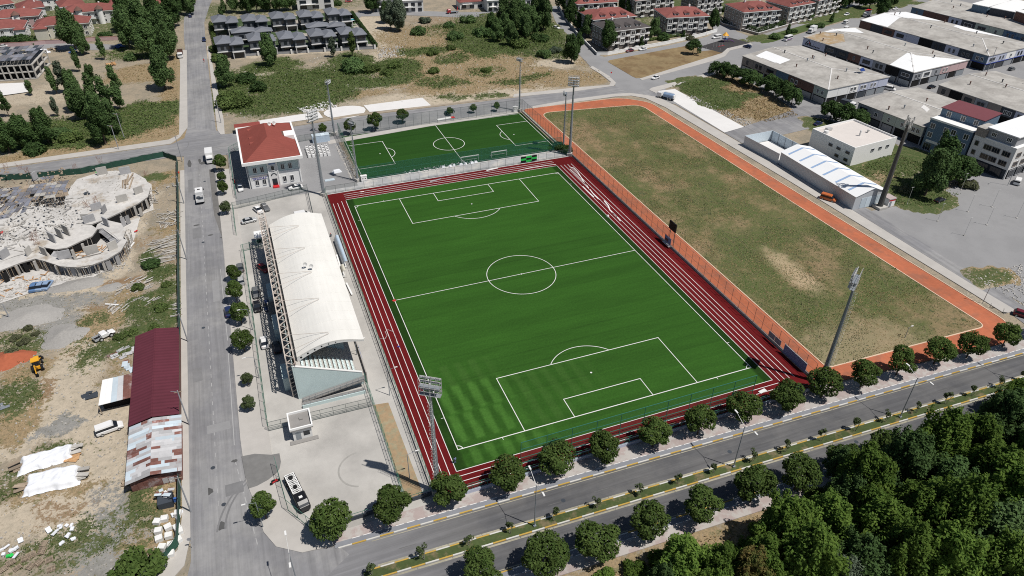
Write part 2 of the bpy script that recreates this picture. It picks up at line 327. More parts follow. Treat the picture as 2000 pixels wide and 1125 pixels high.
cov(3, (232,548,5,3),(190,600,5,3,.8),(130,690,4,4,.6),(80,770,5,6,.7),(60,950,8,4,.7),(325,935,4,8,.6),(110,1010,8,3,.5),(340,520,4,8,.6),(280,470,5,6,.4))
# east
cov(1, (1480,200,14,10),(1500,222,12,8),(1440,175,14,10),(1410,170,18,12),(1450,215,16,8),(1520,215,14,12),(1390,150,14,14,.7),(1250,110,40,14),(1330,105,30,12),(1690,330,14,12),(1730,350,10,12),(1960,540,12,10),(1100,150,18,7))
cov(0, (1460,185,8,6,.8),(1380,165,14,8),(1370,180,12,14),(1400,200,14,12),(1350,160,16,8),(1430,190,10,8,.8),(1600,245,10,12),(1660,330,14,12,.8),(1750,310,20,16),(1780,370,16,12),(1800,390,14,10),(1930,545,8,6,.8),(1600,35,60,10),(1480,75,20,8),(1700,15,60,8))
cov(3, (1290,125,24,8,.9),(1240,130,20,7,.6),(1500,230,12,10,.4),(1780,395,16,6,.7),(1960,535,14,7,.7))
cov(2, (1990,560,16,14,.7),(1970,575,14,8,.7),(1480,215,20,4,.5))
cov(0, (1330,15,60,30),(1230,40,20,40,.7),(100,40,90,70,.7),(500,15,90,30,.6),(1550,30,30,20))
cov(1, (1300,1085,14,5),(1560,985,8,5),(1480,1015,14,4),(1200,1118,14,4),(1400,1050,14,4),(1350,1075,14,6))
cov(0, (1560,1080,14,8),(1440,1120,10,5),(1700,1000,20,14),(1850,980,30,24),(1950,850,30,20),(1650,1100,20,10))
COVERW = [(at(u, v).x, at(u, v).y, rx, ry, k, s) for (u, v, rx, ry, k, s) in COVER]
gx = np.arange(-270, 470.1, 1.8); gy = np.arange(-150, 430.1, 1.8)
GX, GY = np.meshgrid(gx, gy); NX, NY = len(gx), len(gy)
Wt = np.zeros((5,)+GX.shape)
j1 = (fbm(GX, GY, 9, 3)-.5)*9; j2 = (fbm(GX, GY, 9, 9)-.5)*9; j3 = fbm(GX, GY, 6, 21)
for (cx, cy, rx, ry, k, s) in COVERW:
    d = np.hypot((GX+j1-cx)/rx, (GY+j2-cy)/ry)
    a = smooth(1.15, .45, d)*s*np.clip(.55+1.0*j3, 0, 1.15)
    Wt[k] = np.maximum(Wt[k], a)
rough = np.clip(Wt[0]*.8+Wt[1]*.4+Wt[4]*.3, 0, 1)
GZ = -.07+(.35*fbm(GX, GY, 5, 40)+.25*fbm(GX, GY, 2.2, 41))*rough*smooth(.25, .8, rough)
keep = np.ones_like(GX, bool)
def no_bump(x0, x1, y0, y1):
    GZ[(GX > x0) & (GX < x1) & (GY > y0) & (GY < y1)] = -.07
no_bump(-86, 106, -95, 114); no_bump(-90, -60, 90, 400)
me = bpy.data.meshes.new('ground')
verts = np.stack([GX.ravel(), GY.ravel(), GZ.ravel()], 1)
ii = (np.arange(NY-1)[:, None]*NX+np.arange(NX-1)[None]).ravel()
faces = np.stack([ii, ii+1, ii+NX+1, ii+NX], 1)
B = 3000.; x0, x1, y0, y1 = gx[0], gx[-1], gy[0], gy[-1]; n0 = len(verts)
ring = [(-B,-B),(B,-B),(B,B),(-B,B)]
corner = [0, NX-1, NX*NY-1, NX*(NY-1)]
verts = np.vstack([verts, [(a, b, -.07) for a, b in ring]])
fr = np.array([[n0+i, n0+(i+1) % 4, corner[(i+1) % 4], corner[i]] for i in range(4)])
faces = np.vstack([faces, fr])
me.from_pydata(verts.tolist(), [], faces.tolist())
for nm, ch in (('cover_a', (0, 1, 2)), ('cover_b', (3, 4, 4))):
    at_ = me.color_attributes.new(nm, 'FLOAT_COLOR', 'POINT'); arr = np.zeros((len(verts), 4), np.float32); arr[:, 3] = 1
    for c_, k_ in enumerate(ch): arr[:n0, c_] = Wt[k_].ravel()
    at_.data.foreach_set('color', arr.ravel())
me.polygons.foreach_set('use_smooth', [True]*len(faces))
gm = bpy.data.materials.new('ground_cover'); gm.use_nodes = True; nt = gm.node_tree; b = nt.nodes['Principled BSDF']; L = nt.links
b.inputs['Roughness'].default_value = .95; b.inputs['Specular IOR Level'].default_value = .1
pos = nd(nt, 'ShaderNodeNewGeometry').outputs['Position']
def gnoise(s, det=6., r_=.7):
    n = nd(nt, 'ShaderNodeTexNoise', i_Scale=s, i_Detail=det, i_Roughness=r_); L.new(pos, n.inputs['Vector']); return n.outputs['Fac']
def gmix(fac, a, b_):
    m = nd(nt, 'ShaderNodeMix', data_type='RGBA')
    if isinstance(fac, float): m.inputs[0].default_value = fac
    else: L.new(fac, m.inputs[0])
    for s_, x in ((6, a), (7, b_)):
        if isinstance(x, tuple): m.inputs[s_].default_value = c4(x)
        else: L.new(x, m.inputs[s_])
    return m.outputs[2]
def gramp(x, lo, hi):
    r_ = nd(nt, 'ShaderNodeMapRange', interpolation_type='SMOOTHSTEP'); r_.inputs[1].default_value = lo; r_.inputs[2].default_value = hi; L.new(x, r_.inputs[0]); return r_.outputs[0]
def gmath(op, a, b_):
    m = nd(nt, 'ShaderNodeMath', operation=op)
    for i, x in enumerate((a, b_)):
        if isinstance(x, (int, float)): m.inputs[i].default_value = x
        else: L.new(x, m.inputs[i])
    return m.outputs[0]
ca = nd(nt, 'ShaderNodeVertexColor', layer_name='cover_a'); cb = nd(nt, 'ShaderNodeVertexColor', layer_name='cover_b')
sa = nd(nt, 'ShaderNodeSeparateColor'); L.new(ca.outputs[0], sa.inputs[0]); sb = nd(nt, 'ShaderNodeSeparateColor'); L.new(cb.outputs[0], sb.inputs[0])
N1, N2, N3 = gnoise(.55), gnoise(1.7), gnoise(.16)
def wsel(w_): return gramp(gmath('ADD', w_, gmath('MULTIPLY', gmath('SUBTRACT', gmath('ADD', N1, N2), 1.0), 2.3)), .36, .66)
dirt = gmix(gramp(N3, .4, .62), (.335,.28,.21), (.25,.22,.172))
dirt = gmix(gramp(N2, .52, .66), dirt, (.20,.185,.14))
pale = gmix(gramp(N1, .4, .6), (.47,.405,.315), (.385,.335,.26))
red = gmix(gramp(N1, .4, .65), (.22,.145,.085), (.27,.20,.13))
grav = gmix(gramp(N1, .4, .65), (.27,.265,.25), (.215,.21,.195))
dry = gmix(gramp(N2, .42, .6), (.33,.245,.148), (.235,.185,.115))
dry = gmix(gramp(N1, .52, .66), dry, (.17,.16,.085))
grn = gmix(gramp(N2, .4, .62), (.052,.082,.026), (.10,.115,.05))
grn = gmix(gramp(N1, .52, .68), grn, (.165,.15,.08))
c = gmix(wsel(sa.outputs[2]), dirt, pale); c = gmix(wsel(sb.outputs[1]), c, grav); c = gmix(wsel(sb.outputs[0]), c, red)
c = gmix(wsel(sa.outputs[1]), c, dry); c = gmix(wsel(sa.outputs[0]), c, grn)
L.new(c, b.inputs['Base Color'])
bp = nd(nt, 'ShaderNodeBump', i_Strength=.6, i_Distance=.25); L.new(gmath('ADD', N2, N1), bp.inputs['Height']); L.new(bp.outputs[0], b.inputs['Normal'])
me.materials.append(gm); me.update()
ground = struct(inst(me, 'ground'))
KCOV = Wt
def cover_at(x, y):
    i = int(np.clip(round((x-gx[0])/1.8), 0, NX-1)); j = int(np.clip(round((y-gy[0])/1.8), 0, NY-1)); return Wt[:, j, i], GZ[j, i]

# ---------------------------------------------------------------- sheets: roads, pavements, yards
def sheet(name, poly, z, m, px=False, parent=None):
    if px: poly = [at2(*p) for p in poly]
    A = sum(poly[i][0]*poly[(i+1) % len(poly)][1]-poly[(i+1) % len(poly)][0]*poly[i][1] for i in range(len(poly)))
    if A < 0: poly = poly[::-1]
    o = MB().quad(*[(p[0], p[1], z) for p in poly]).build(name, m, parent)
    return struct(o) if parent is None else o
def slab(name, poly, h, m, px=False, z0=-.06):
    if px: poly = [at2(*p) for p in poly]
    return struct(MB().prism(poly, z0, h).build(name, m))
def rect(x0, x1, y0, y1): return [(x0,y0),(x1,y0),(x1,y1),(x0,y1)]
yN = lambda x: -67.9-.027*x
yM = lambda x: -74.6-.0285*x
yS = lambda x: -81.0-.027*x
XE = 190
# boulevard
sheet('boulevard', [(-84,yN(-84)+2),(-59.5,yN(-59.5)+.3),(XE,yN(XE)),(XE,yS(XE)),(-84,yS(-84))], 0.0, K['asphalt_dark'])
sheet('street', [(-140,-68),(-84,-66.5),(-82.6,-60),(-82.6,-55),(-82.6,118),(-72.6,118),(-72.9,31),(-73.2,-35),(-72.9,-46),(-71.8,-52),(-70.9,-58.5),(-69.2,-62.2),(-65.3,-64.9),(-59.4,-65.6),(-58,-68),(-70,-76),(-72,-95),(-140,-90)], .004, K['asphalt'])
street_n = [(366,262),(366,249),(365,126),(359,73),(359,35),(390,-8),(418,-8),(410,9),(399,44),(402,88),(410.6,164),(422,255),(424,262)]
sheet('street', street_n, .008, K['asphalt'], True)
# cross street and the streets beyond
sheet('street', [(-20,333),(334,282),(360,270),(366,249),(422,255),(440,262),(576,247),(693,228),(834,211),(1002,191),(1202,167.5),(1240,160),(1300,143),(1300,190),(1234,185.5),(1119.7,199),(1061,208),(1010,217),(835,243),(640,277),(458,302),(346,306),(164,331),(-20,355)], .012, K['asphalt_x'], True)
sheet('street', [(1202,167.5),(1152,129),(1111,85),(1084,40),(1074,14),(1092,10),(1131,76),(1160.8,105.6),(1181,111),(1300,90),(1380,72),(1398,62),(1360,14),(1380,8),(1440,62),(1500,84),(1590,58),(1682,34),(1800,-2),(1840,6),(1690,60),(1580,84),(1446,130),(1381.6,145),(1270,172),(1240,187)], .016, K['asphalt_far'], True)
sheet('street', [(1500,68),(1560,52),(1660,22),(1740,-4),(1700,-6),(1560,36),(1440,60)], .020, K['asphalt_far'], True)
sheet('street', [(640,30),(700,24),(780,20),(900,24),(1000,22),(1078,12),(1076,20),(1000,30),(905,34),(800,30),(706,32),(680,52),(664,54),(655,40)], .020, K['asphalt_far'], True)
sheet('street', [(0,90),(60,82),(150,84),(240,88),(250,96),(150,98),(60,96),(0,104)], .004, K['asphalt_far'], True)
# right street with its yard
sheet('street', [(1222,181),(1292,176),(1432,256),(1702,412),(1862,510),(1972,580),(2100,660),(2100,708),(1900,556),(1560,345),(1320,204)], .020, K['asphalt'], True)
sheet('yard', [(1702,412),(1790,395),(1900,350),(2100,310),(2100,640),(1972,580),(1860,510)], .012, K['asphalt_far'], True)
sheet('industrial_yard', [(1440,128),(1700,20),(1900,-10),(2300,60),(2300,330),(2000,350),(1890,352),(1800,300),(1700,262),(1640,240),(1575,226),(1560,222),(1500,178),(1430,146)], .002, K['asphalt_far'], True)
sheet('service_road', [(1415,258),(1475,240),(1572,206),(1650,215),(1680,235),(1612,244),(1560,256),(1475,276),(1462,286),(1440,272)], .006, K['asphalt'], True)
sheet('concrete_slab', [(1283,178),(1318,174),(1453,248),(1415,259)], .06, K['concrete_w'], True)
sheet('concrete_slab', [(504,236),(622,218),(631,230),(510,246)], .06, K['concrete_w'], True)
sheet('concrete_slab', [(710,206),(825,191),(842,206),(722,219)], .06, K['concrete_w'], True)
cp = at(674, 219); sheet('concrete_slab', [(cp.x+8.2*math.cos(t)*(1+.05*math.sin(3*t)), cp.y+7*math.sin(t)*(1+.06*math.cos(2*t))) for t in [i*math.pi/9 for i in range(18)]], .06, K['concrete_w'])
# stadium grounds
sheet('forecourt', [(-73.2,-35),(-72.9,-46),(-71.8,-52),(-70.9,-58.5),(-69.2,-62.2),(-65.3,-64.9),(-60,-65.3),(-41,-64.6),(-41.2,66),(-69,66),(-72.8,66)], .008, K['concrete'])
sheet('club_yard', [(-68.5,66),(-30.5,66),(-30.5,108.5),(-60,110),(-68.5,107)], .016, K['asphalt_far'])
sheet('service_strip', rect(-41,43.8,62.9,69.4), .014, M('service_strip', (.40,.40,.41), .9, .2, .5, col2=(.52,.50,.48), mixs=.2))
sheet('verge', [(-46.9,-34.6),(-43.8,-35),(-43.2,-61),(-46.4,-61)], .03, M('dry_verge', (.30,.215,.13), .95, .3, 1.2, col2=(.26,.23,.15), mixs=.5, bump=.4))
# raised pavements
slab('pavement', [(-73.0,93),(-72.8,31),(-73.2,-35),(-72.9,-46),(-71.8,-52),(-70.9,-58.5),(-69.2,-62.2),(-65.3,-64.9),(-60.2,-65.4),(-60.2,-62.8),(-63.5,-61.6),(-67.8,-50),(-68.0,93)], .12, K['side'])
slab('pavement', [(-82.6,97),(-82.6,-55),(-83.6,-60.5),(-87,-64),(-92,-65),(-92,-62.4),(-88,-60.6),(-84.6,-57),(-83.9,-50),(-83.9,97)], .12, K['side'])
slab('pavement', [(350,263),(352,126),(348,98),(365,98),(365,126),(366.6,249),(352,268),(334,281),(0,328),(-20,331),(-20,325),(0,320),(330,273)], .12, K['side'], True)
slab('pavement', [(425,255),(414,170),(409,125),(404,90),(408,90),(416,130),(424,170),(437,235),(439,262),(431,263)], .12, K['side'], True)
slab('pavement', [(1036,181),(1118,172),(1190,166),(1193,160),(1178,148),(1152,132),(1157,129),(1190,149),(1203,162),(1199,168),(1120,179),(1002,190),(1004,184)], .12, K['side'], True)
slab('pavement', [(1040,212),(1040,208),(1061,204),(1119,194),(1200,183.5),(1232,182),(1232,187),(1200,189),(1119.7,200),(1061,209)], .12, K['side'], True)
slab('pavement', [(1232,182),(1262,186),(1285,190),(1320,207),(1560,346),(1900,557),(1985,607),(1962,613),(1900,574),(1540,353),(1300,210),(1260,192),(1232,187)], .121, K['side'], True)
slab('pavement', [(1272,172),(1268,176),(1281,182),(1290,176),(1381,150),(1446,131),(1440,128),(1381,144)], .12, K['side'], True)
slab('pavement', [(1249,154),(1254,157),(1393,119),(1416,110),(1425,99),(1470,88),(1466,84),(1420,95),(1410,104)], .12, K['side'], True)
slab('pavement', [(640,275),(835,241),(1010,215),(1012,221),(838,247),(642,282)], .10, K['side'], True)
slab('pavement', [(576,246),(693,227),(834,210),(1002,190),(1002,188),(834,207),(693,223),(576,242)], .10, M('worn_pavement', (.33,.28,.22), .9, .25, .6), True)
tri = M('triangle_grass', (.235,.175,.095), .95, .25, .5, col2=(.17,.115,.06), mixs=.07, lo=.45, hi=.6, bump=.5)
slab('grass_triangle', [(1187,121),(1190,118),(1300,97),(1340,90),(1362,93),(1366,101),(1400,97),(1412,103),(1409,106),(1393,114),(1254,152),(1243,153),(1236,150)], .09, tri, True)
slab('avenue_median', [(1480,79),(1498,70),(1560,52),(1650,26),(1735,2),(1800,-14),(1812,-8),(1745,12),(1660,36),(1570,62),(1510,82),(1488,85)], .10, M('avenue_lawn', (.065,.095,.03), .95, .3, .6, bump=.5), True)
# boulevard pavements with kerb stones
slab('boulevard_pavement', [(-60,-62.9),(-60,yN(-60)+1.25),(XE,yN(XE)+1.25),(XE,-63.6),(103,-63.6),(96,-66.5),(50,-63.6),(46,-62.9)], .125, K['pink'])
slab('boulevard_pavement', [(-60,yN(-60)+1.25),(-60,yN(-60)+.22),(XE,yN(XE)+.22),(XE,yN(XE)+1.25)], .115, K['bluepave'])
slab('boulevard_pavement', [(-84,yS(-84)-.22),(XE,yS(XE)-.22),(XE,yS(XE)-1.3),(-84,yS(-84)-1.3)], .115, K['bluepave'])
slab('boulevard_pavement', [(-84,yS(-84)-1.3),(XE,yS(XE)-1.3),(XE,yS(XE)-3.8),(-84,yS(-84)-3.8)], .125, K['pink'])
dash = MB()
x = -57.
while x < 130:
    for yy, o in ((yN, 1.25), (yS, -1.3)):
        a = yy(x)+o; dash.bar((x, a, .125), (x+1.35, a-.036, .125), .13, .02)
    x += 1.9
struct(dash.build('pavement_edge_dashes', K['line']))
# kerbs: alternating yellow and white stones, every stone in view its own part
def kerb_run(fy, x0, x1, flip=0):
    root = None; mes = {}
    kb = bpy.data.objects.new('kerb', None); COL.objects.link(kb); kb['kind'] = 'structure'
    st = 2.35; mb_ = MB().box((0,0,.08), (st-.03, .24, .16)); my = mb_.mesh('kerb_stone', K['kerb_y']); mw = mb_.mesh('kerb_stone', K['kerb_w'])
    n = int((x1-x0)/st); a = math.atan2(fy(x1)-fy(x0), x1-x0)
    for i in range(n):
        xc = x0+(i+.5)*st
        inst(my if (i+flip) % 2 else mw, 'kerb_stone', kb, (xc, fy(xc), 0), a)
    return kb
kerb_run(lambda x: yN(x)+.12, -59.5, 112); kerb_run(lambda x: yS(x)-.12, -50, 60, 1)
kerb_run(lambda x: yM(x)+.92, -56, 112, 1); kerb_run(lambda x: yM(x)-.92, -56, 112)
slab('median', [(-56.5,yM(-56.5)+.8),(XE,yM(XE)+.8),(XE,yM(XE)-.8),(-56.5,yM(-56.5)-.8)], .10, M('median_lawn', (.062,.086,.030), .95, .35, 1.6, col2=(.17,.14,.08), mixs=.3, lo=.5, hi=.66, bump=.5))
# worn edge lines and lane lines on the boulevard
ln = MB()
for (f, o) in ((yM, 1.35), (yM, -1.35), (yN, -.35), (yS, .35)):
    x = -54.
    while x < 120:
        ln.bar((x, f(x)+o, .004), (x+5.9, f(x+5.9)+o, .004), .34 if f is yM else .16, .004); x += 6
struct(ln.build('edge_line', M('edge_paint', (.33,.31,.24), .85, .45, .9)))
ln = MB(); x = -50.
while x < 110:
    for f, g in ((yN, yM), (yM, yS)):
        q = lambda t: (f(t)+g(t))/2; ln.bar((x, q(x), .004), (x+3, q(x+3), .004), .12, .003)
    x += 9
struct(ln.build('lane_line', M('lane_paint', (.135,.135,.135), .85, .3, .8)))
ln = MB()
for y in range(-50, 92, 3): ln.bar((-77.9, y, .006), (-77.9, y+1.2, .006), .12, .003)
for a, b_ in (((-74.1,30),(-73.9,-2)),((-74.0,-6),(-74.4,-36))): ln.bar((a[0],a[1],.006), (b_[0],b_[1],.006), .14, .003)
for i in range(9): ln.bar((-74.5+.28*i, -40-2.4*i, .006), (-74.35+.28*i, -41.4-2.4*i, .006), .16, .003)
struct(ln.build('lane_line', K['line_worn']))
# patches and stains on the left street
def blob(cx, cy, rx, ry, n=16, seed=0, j=.25):
    r = random.Random(seed); return [(cx+rx*math.cos(2*math.pi*i/n)*(1+r.uniform(-j, j)), cy+ry*math.sin(2*math.pi*i/n)*(1+r.uniform(-j, j))) for i in range(n)]
sheet('road_patch', [at2(*p) for p in ((472,892),(498,887),(530,889),(546,886),(549,903),(546,917),(538,927),(524,938),(502,950),(486,955),(479,930))], .128, M('oil_stained_tarmac', (.165,.163,.16), .9, .3, .5))
sheet('road_patch', [at2(*p) for p in ((408,331),(418,330),(424,380),(438,455),(446,470),(443,478),(432,460),(418,420))], .0075, M('wet_stain', (.15,.145,.14), .9, .25, .6))
dk = M('tar_stain', (.09,.09,.09), .9, .2, .6)
for i, (u, v, rx, ry) in enumerate(((411,459,.7,.4),(438,463,1.1,.5),(384,440,.9,.5),(408,960,.8,.8),(433,1027,.8,.9),(441,490,.25,1.6),(370,320,.6,3),(398,318,1.6,1.2),(390,314,.5,2),(458,900,.6,.4))):
    c_ = at(u, v); sheet('road_stain', blob(c_.x, c_.y, rx, ry, 12, i), .0072+.0001*i, dk)

# ---------------------------------------------------------------- the stadium floor
def turf_mesh(name, x0, x1, y0, y1, base, stripes=False, dark_edges=None, seed=0):
    xs = np.linspace(x0, x1, int((x1-x0)/.6)+1); ys = np.linspace(y0, y1, int((y1-y0)/.4)+1); X, Y = np.meshgrid(xs, ys)
    r = np.random.default_rng(seed); roll = np.floor((Y+200)/4.05).astype(int); rv = r.random(300)[roll]
    fr_ = ((Y+200)/4.05) % 1.0
    v = 1.06+.14*(rv-.5)+.15*(vnoise(X, Y*5., 9., seed+2)-.5)+.16*(vnoise(X, Y*9., 5., seed+4)-.5)+.12*(fbm(X, Y, 30, seed+5)-.5)
    v -= .17*smooth(.08, .0, fr_)*(.4+fbm(X, Y, 10, seed+11))
    v += .13*smooth(.90, .97, fr_)*(.2+fbm(X, Y, 13, seed+15))*(Y < -20)
    sat = np.zeros_like(X)
    if stripes:
        for (a, b_, c_, d_, amp, ph) in ((-35,-19,-43,-35,.75,0),(-35,-20,-51,-43.4,.75,1.2),(-34,-16,-57,-52.8,.6,.4),(-18,0,-46,-36,.16,0),(-18,-6,-52,-46,.14,.5),(-34,-20,-35,-28,.14,.3)):
            m_ = smooth(a-1, a+1, X)*smooth(b_+5, b_-5, X)*smooth(c_-.3, c_+.3, Y)*smooth(d_+.3, d_-.3, Y)
            s_ = smooth(-.35, .35, np.sin((X+.08*Y)*2*math.pi/3.3+ph)); v += m_*amp*(s_-.25); sat += m_*s_*.5
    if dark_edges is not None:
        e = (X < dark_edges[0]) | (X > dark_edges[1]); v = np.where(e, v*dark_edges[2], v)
    me = bpy.data.meshes.new(name); n = X.shape[1]; k = (np.arange(X.shape[0]-1)[:, None]*n+np.arange(n-1)[None]).ravel()
    me.from_pydata(np.stack([X.ravel(), Y.ravel(), np.full(X.size, .02)], 1).tolist(), [], np.stack([k, k+1, k+n+1, k+n], 1).tolist())
    ca_ = me.color_attributes.new('pile', 'FLOAT_COLOR', 'POINT'); a_ = np.ones((X.size, 4), np.float32)
    for i in range(3): a_[:, i] = (base[i]*v*(1+sat*(.35, 0, .5)[i])).ravel()
    ca_.data.foreach_set('color', a_.ravel())
    m = bpy.data.materials.new(name); m.use_nodes = True; t = m.node_tree; bs = t.nodes['Principled BSDF']
    bs.inputs['Roughness'].default_value = .8; bs.inputs['Specular IOR Level'].default_value = .12
    vc = nd(t, 'ShaderNodeVertexColor', layer_name='pile'); ps = nd(t, 'ShaderNodeNewGeometry'); nz = nd(t, 'ShaderNodeTexNoise', i_Scale=2.2, i_Detail=6., i_Roughness=.8)
    t.links.new(ps.outputs['Position'], nz.inputs['Vector']); mr = nd(t, 'ShaderNodeMapRange'); mr.inputs[1].default_value = .3; mr.inputs[2].default_value = .7; mr.inputs[3].default_value = .74; mr.inputs[4].default_value = 1.26
    t.links.new(nz.outputs['Fac'], mr.inputs[0]); sc_ = nd(t, 'ShaderNodeVectorMath', operation='SCALE'); t.links.new(vc.outputs[0], sc_.inputs[0]); t.links.new(mr.outputs[0], sc_.inputs['Scale'])
    t.links.new(sc_.outputs[0], bs.inputs['Base Color']); me.materials.append(m)
    return struct(inst(me, name))
sheet('running_track', rect(-41.0,43.9,-63.0,62.85), .016, K['track'])
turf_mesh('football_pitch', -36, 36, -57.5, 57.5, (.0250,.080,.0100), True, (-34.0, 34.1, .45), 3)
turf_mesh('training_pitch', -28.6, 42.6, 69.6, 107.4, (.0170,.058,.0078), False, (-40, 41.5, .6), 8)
def arc(mb, cx, cy, r, a0, a1, wd, z, n=48):
    for i in range(n):
        p, q = a0+(a1-a0)*i/n, a0+(a1-a0)*(i+1)/n
        i0, i1 = r-wd/2, r+wd/2
        mb.quad((cx+i0*math.cos(p),cy+i0*math.sin(p),z),(cx+i1*math.cos(p),cy+i1*math.sin(p),z),(cx+i1*math.cos(q),cy+i1*math.sin(q),z),(cx+i0*math.cos(q),cy+i0*math.sin(q),z))
def hline(mb, x0, x1, y, wd, z): mb.quad((x0,y-wd/2,z),(x1,y-wd/2,z),(x1,y+wd/2,z),(x0,y+wd/2,z))
def vline(mb, x, y0, y1, wd, z): mb.quad((x-wd/2,y0,z),(x+wd/2,y0,z),(x+wd/2,y1,z),(x-wd/2,y1,z))
pm = MB(); W2, L2, t, z = 34.13, 52.47, .16, .028
for s in (-1, 1):
    hline(pm, -W2-t/2, W2+t/2, s*L2, t+.04, z); vline(pm, s*W2, -L2+.1, L2-.1, t, z)
    for hw, dp in ((20.16, 16.5), (9.16, 5.5)):
        hline(pm, -hw-t/2, hw+t/2, s*(L2-dp), t+.02, z)
        for q in (-1, 1): vline(pm, q*hw, min(s*(L2-.1), s*(L2-dp+.09)), max(s*(L2-.1), s*(L2-dp+.09)), t, z)
    a = math.acos(5.5/9.15); m0 = -s*math.pi/2
    arc(pm, 0, s*(L2-11), 9.15, m0-a+.02, m0+a-.02, t, z+.0004)
    arc(pm, 0, s*(L2-11), .12, 0, 2*math.pi, .24, z, 10)
    for q in (-1, 1):
        b0 = {(-1,-1):0,(1,-1):.5,(1,1):1,(-1,1):1.5}[(q,s)]*math.pi; arc(pm, q*W2, s*L2, 1.0, b0+.08, b0+math.pi/2-.08, t, z+.0005, 8)
        hline(pm, min(q*(W2+.1), q*(W2+.7)), max(q*(W2+.1), q*(W2+.7)), s*(L2-9.15), .1, z); vline(pm, q*(W2-9.15), min(s*(L2+.1), s*(L2+.7)), max(s*(L2+.1), s*(L2+.7)), .1, z)
hline(pm, -W2+.1, -9.23, 0, t, z); hline(pm, -9.07, -.15, 0, t, z); hline(pm, .15, 9.07, 0, t, z); hline(pm, 9.23, W2-.1, 0, t, z); arc(pm, 0, 0, 9.15, 0, 2*math.pi, t, z, 96); arc(pm, 0, 0, .13, 0, 2*math.pi, .22, z, 10)
struct(pm.build('pitch_line', K['line']))
tm = MB()
for i, x in enumerate((-36.0,-37.35,-38.7,-40.05)): vline(tm, x, -57.4-(.9*i if i else 0)-.1, 57.3-(1.0 if i > 1 else .3), .13, .022)
for i, x in enumerate((36.0,37.3,38.6,39.9,41.2)): vline(tm, x, -57.4-(.9 if i else 0), 57.3, .13, .022)
for i, y in enumerate((57.5,58.75,60.05,61.35)): hline(tm, -35.9, 36.0, y, .14, .0225)
for i, y in enumerate((-57.5,-58.75,-60.05,-61.5)): hline(tm, -35.9-(1.2 if i else 0), 36.05+(1.1*i), y, .14, .0225)
struct(tm.build('lane_line', K['line']))
sp = MB(); sx0, sx1, sy0, sy1 = -28.0, 41.45, 70.2, 106.4; cx = (sx0+sx1)/2; cy = (sy0+sy1)/2-.6
hline(sp, sx0, sx1, sy1, .16, .028); hline(sp, sx0, sx1, sy0, .16, .028); vline(sp, sx0, sy0+.1, sy1-.1, .16, .028); vline(sp, sx1, sy0+.1, sy1-.1, .16, .028); vline(sp, cx+.2, sy0+.1, sy1-.1, .16, .0285)
arc(sp, cx, cy, 5.6, 0, 2*math.pi, .2, .0290, 48)
for s, ex in ((1, sx0), (-1, sx1)):
    d_ = 12.6; ya, yb = cy-9.9, cy+10.4
    hline(sp, min(ex, ex+s*d_), max(ex, ex+s*d_), yb, .18, .029); hline(sp, min(ex, ex+s*d_), max(ex, ex+s*d_), ya, .18, .029); vline(sp, ex+s*d_, ya, yb, .18, .0295)
    m0 = 0 if s > 0 else math.pi; arc(sp, ex+s*9.5, cy, 5.2, m0-.93, m0+.93, .18, .030, 20); arc(sp, ex+s*9.5, cy, .12, 0, 6.283, .24, .029, 8)
struct(sp.build('pitch_line', K['line']))
# training field and its orange running track
def rnd_poly(pts, rad):
    out = []
    for i, p in enumerate(pts):
        p = Vector(p); a = (Vector(pts[i-1])-p); b_ = (Vector(pts[(i+1) % len(pts)])-p); r_ = rad[i]
        A_, B_ = p+a.normalized()*r_, p+b_.normalized()*r_
        for k in range(9):
            t_ = k/8; q = A_*(1-t_)**2+p*2*t_*(1-t_)+B_*t_*t_; out.append((q.x, q.y))
    return out
OUT = rnd_poly([(44.6,-62.6),(96,-66.2),(103.1,-61),(97.0,99.5),(88,108.8),(44.6,110.2)], [1,2,3,4,5,2])
INN = rnd_poly([(50.0,-58.6),(96.6,-60.0),(91.8,98.8),(49.6,104.2)], [1.5,2.2,5,5])
sheet('orange_track', OUT, .018, K['orange'])
fm = bpy.data.materials.new('field_grass'); fm.use_nodes = True; nt = fm.node_tree; b = nt.nodes['Principled BSDF']; L = nt.links
b.inputs['Roughness'].default_value = .95; b.inputs['Specular IOR Level'].default_value = .1
pos = nd(nt, 'ShaderNodeNewGeometry').outputs['Position']
N1, N2, N3, N4 = gnoise(.9), gnoise(2.6), gnoise(.045, 5., .6), gnoise(.22, 6., .7)
c = gmix(gramp(gmath('ADD', N3, gmath('MULTIPLY', N4, .6)), .60, .88), (.26,.19,.112), (.080,.108,.036))
c = gmix(gmath('MULTIPLY', gramp(N4, .48, .72), .7), c, (.185,.135,.075))
c = gmix(gmath('MULTIPLY', gramp(N1, .46, .62), .6), c, (.115,.105,.055)); c = gmix(gmath('MULTIPLY', gramp(N2, .52, .68), .7), c, (.30,.235,.145))
c = gmix(gmath('MULTIPLY', gramp(gmath('SUBTRACT', gmath('ADD', N1, N4), .0), 1.10, 1.22), .8), c, (.060,.085,.040))
def gdist(cx_, cy_, rx, ry):
    s_ = nd(nt, 'ShaderNodeVectorMath', operation='SUBTRACT'); L.new(pos, s_.inputs[0]); s_.inputs[1].default_value = (cx_, cy_, 0)
    m = nd(nt, 'ShaderNodeVectorMath', operation='MULTIPLY'); L.new(s_.outputs[0], m.inputs[0]); m.inputs[1].default_value = (1/rx, 1/ry, 0)
    l = nd(nt, 'ShaderNodeVectorMath', operation='LENGTH'); L.new(m.outputs[0], l.inputs[0]); return l.outputs['Value']
pp = at(1545, 528)
c = gmix(gmath('MULTIPLY', gramp(gmath('ADD', gdist(pp.x, pp.y, 7, 20), gmath('MULTIPLY', N4, 1.0)), 1.25, .7), .85), c, (.42,.33,.215))
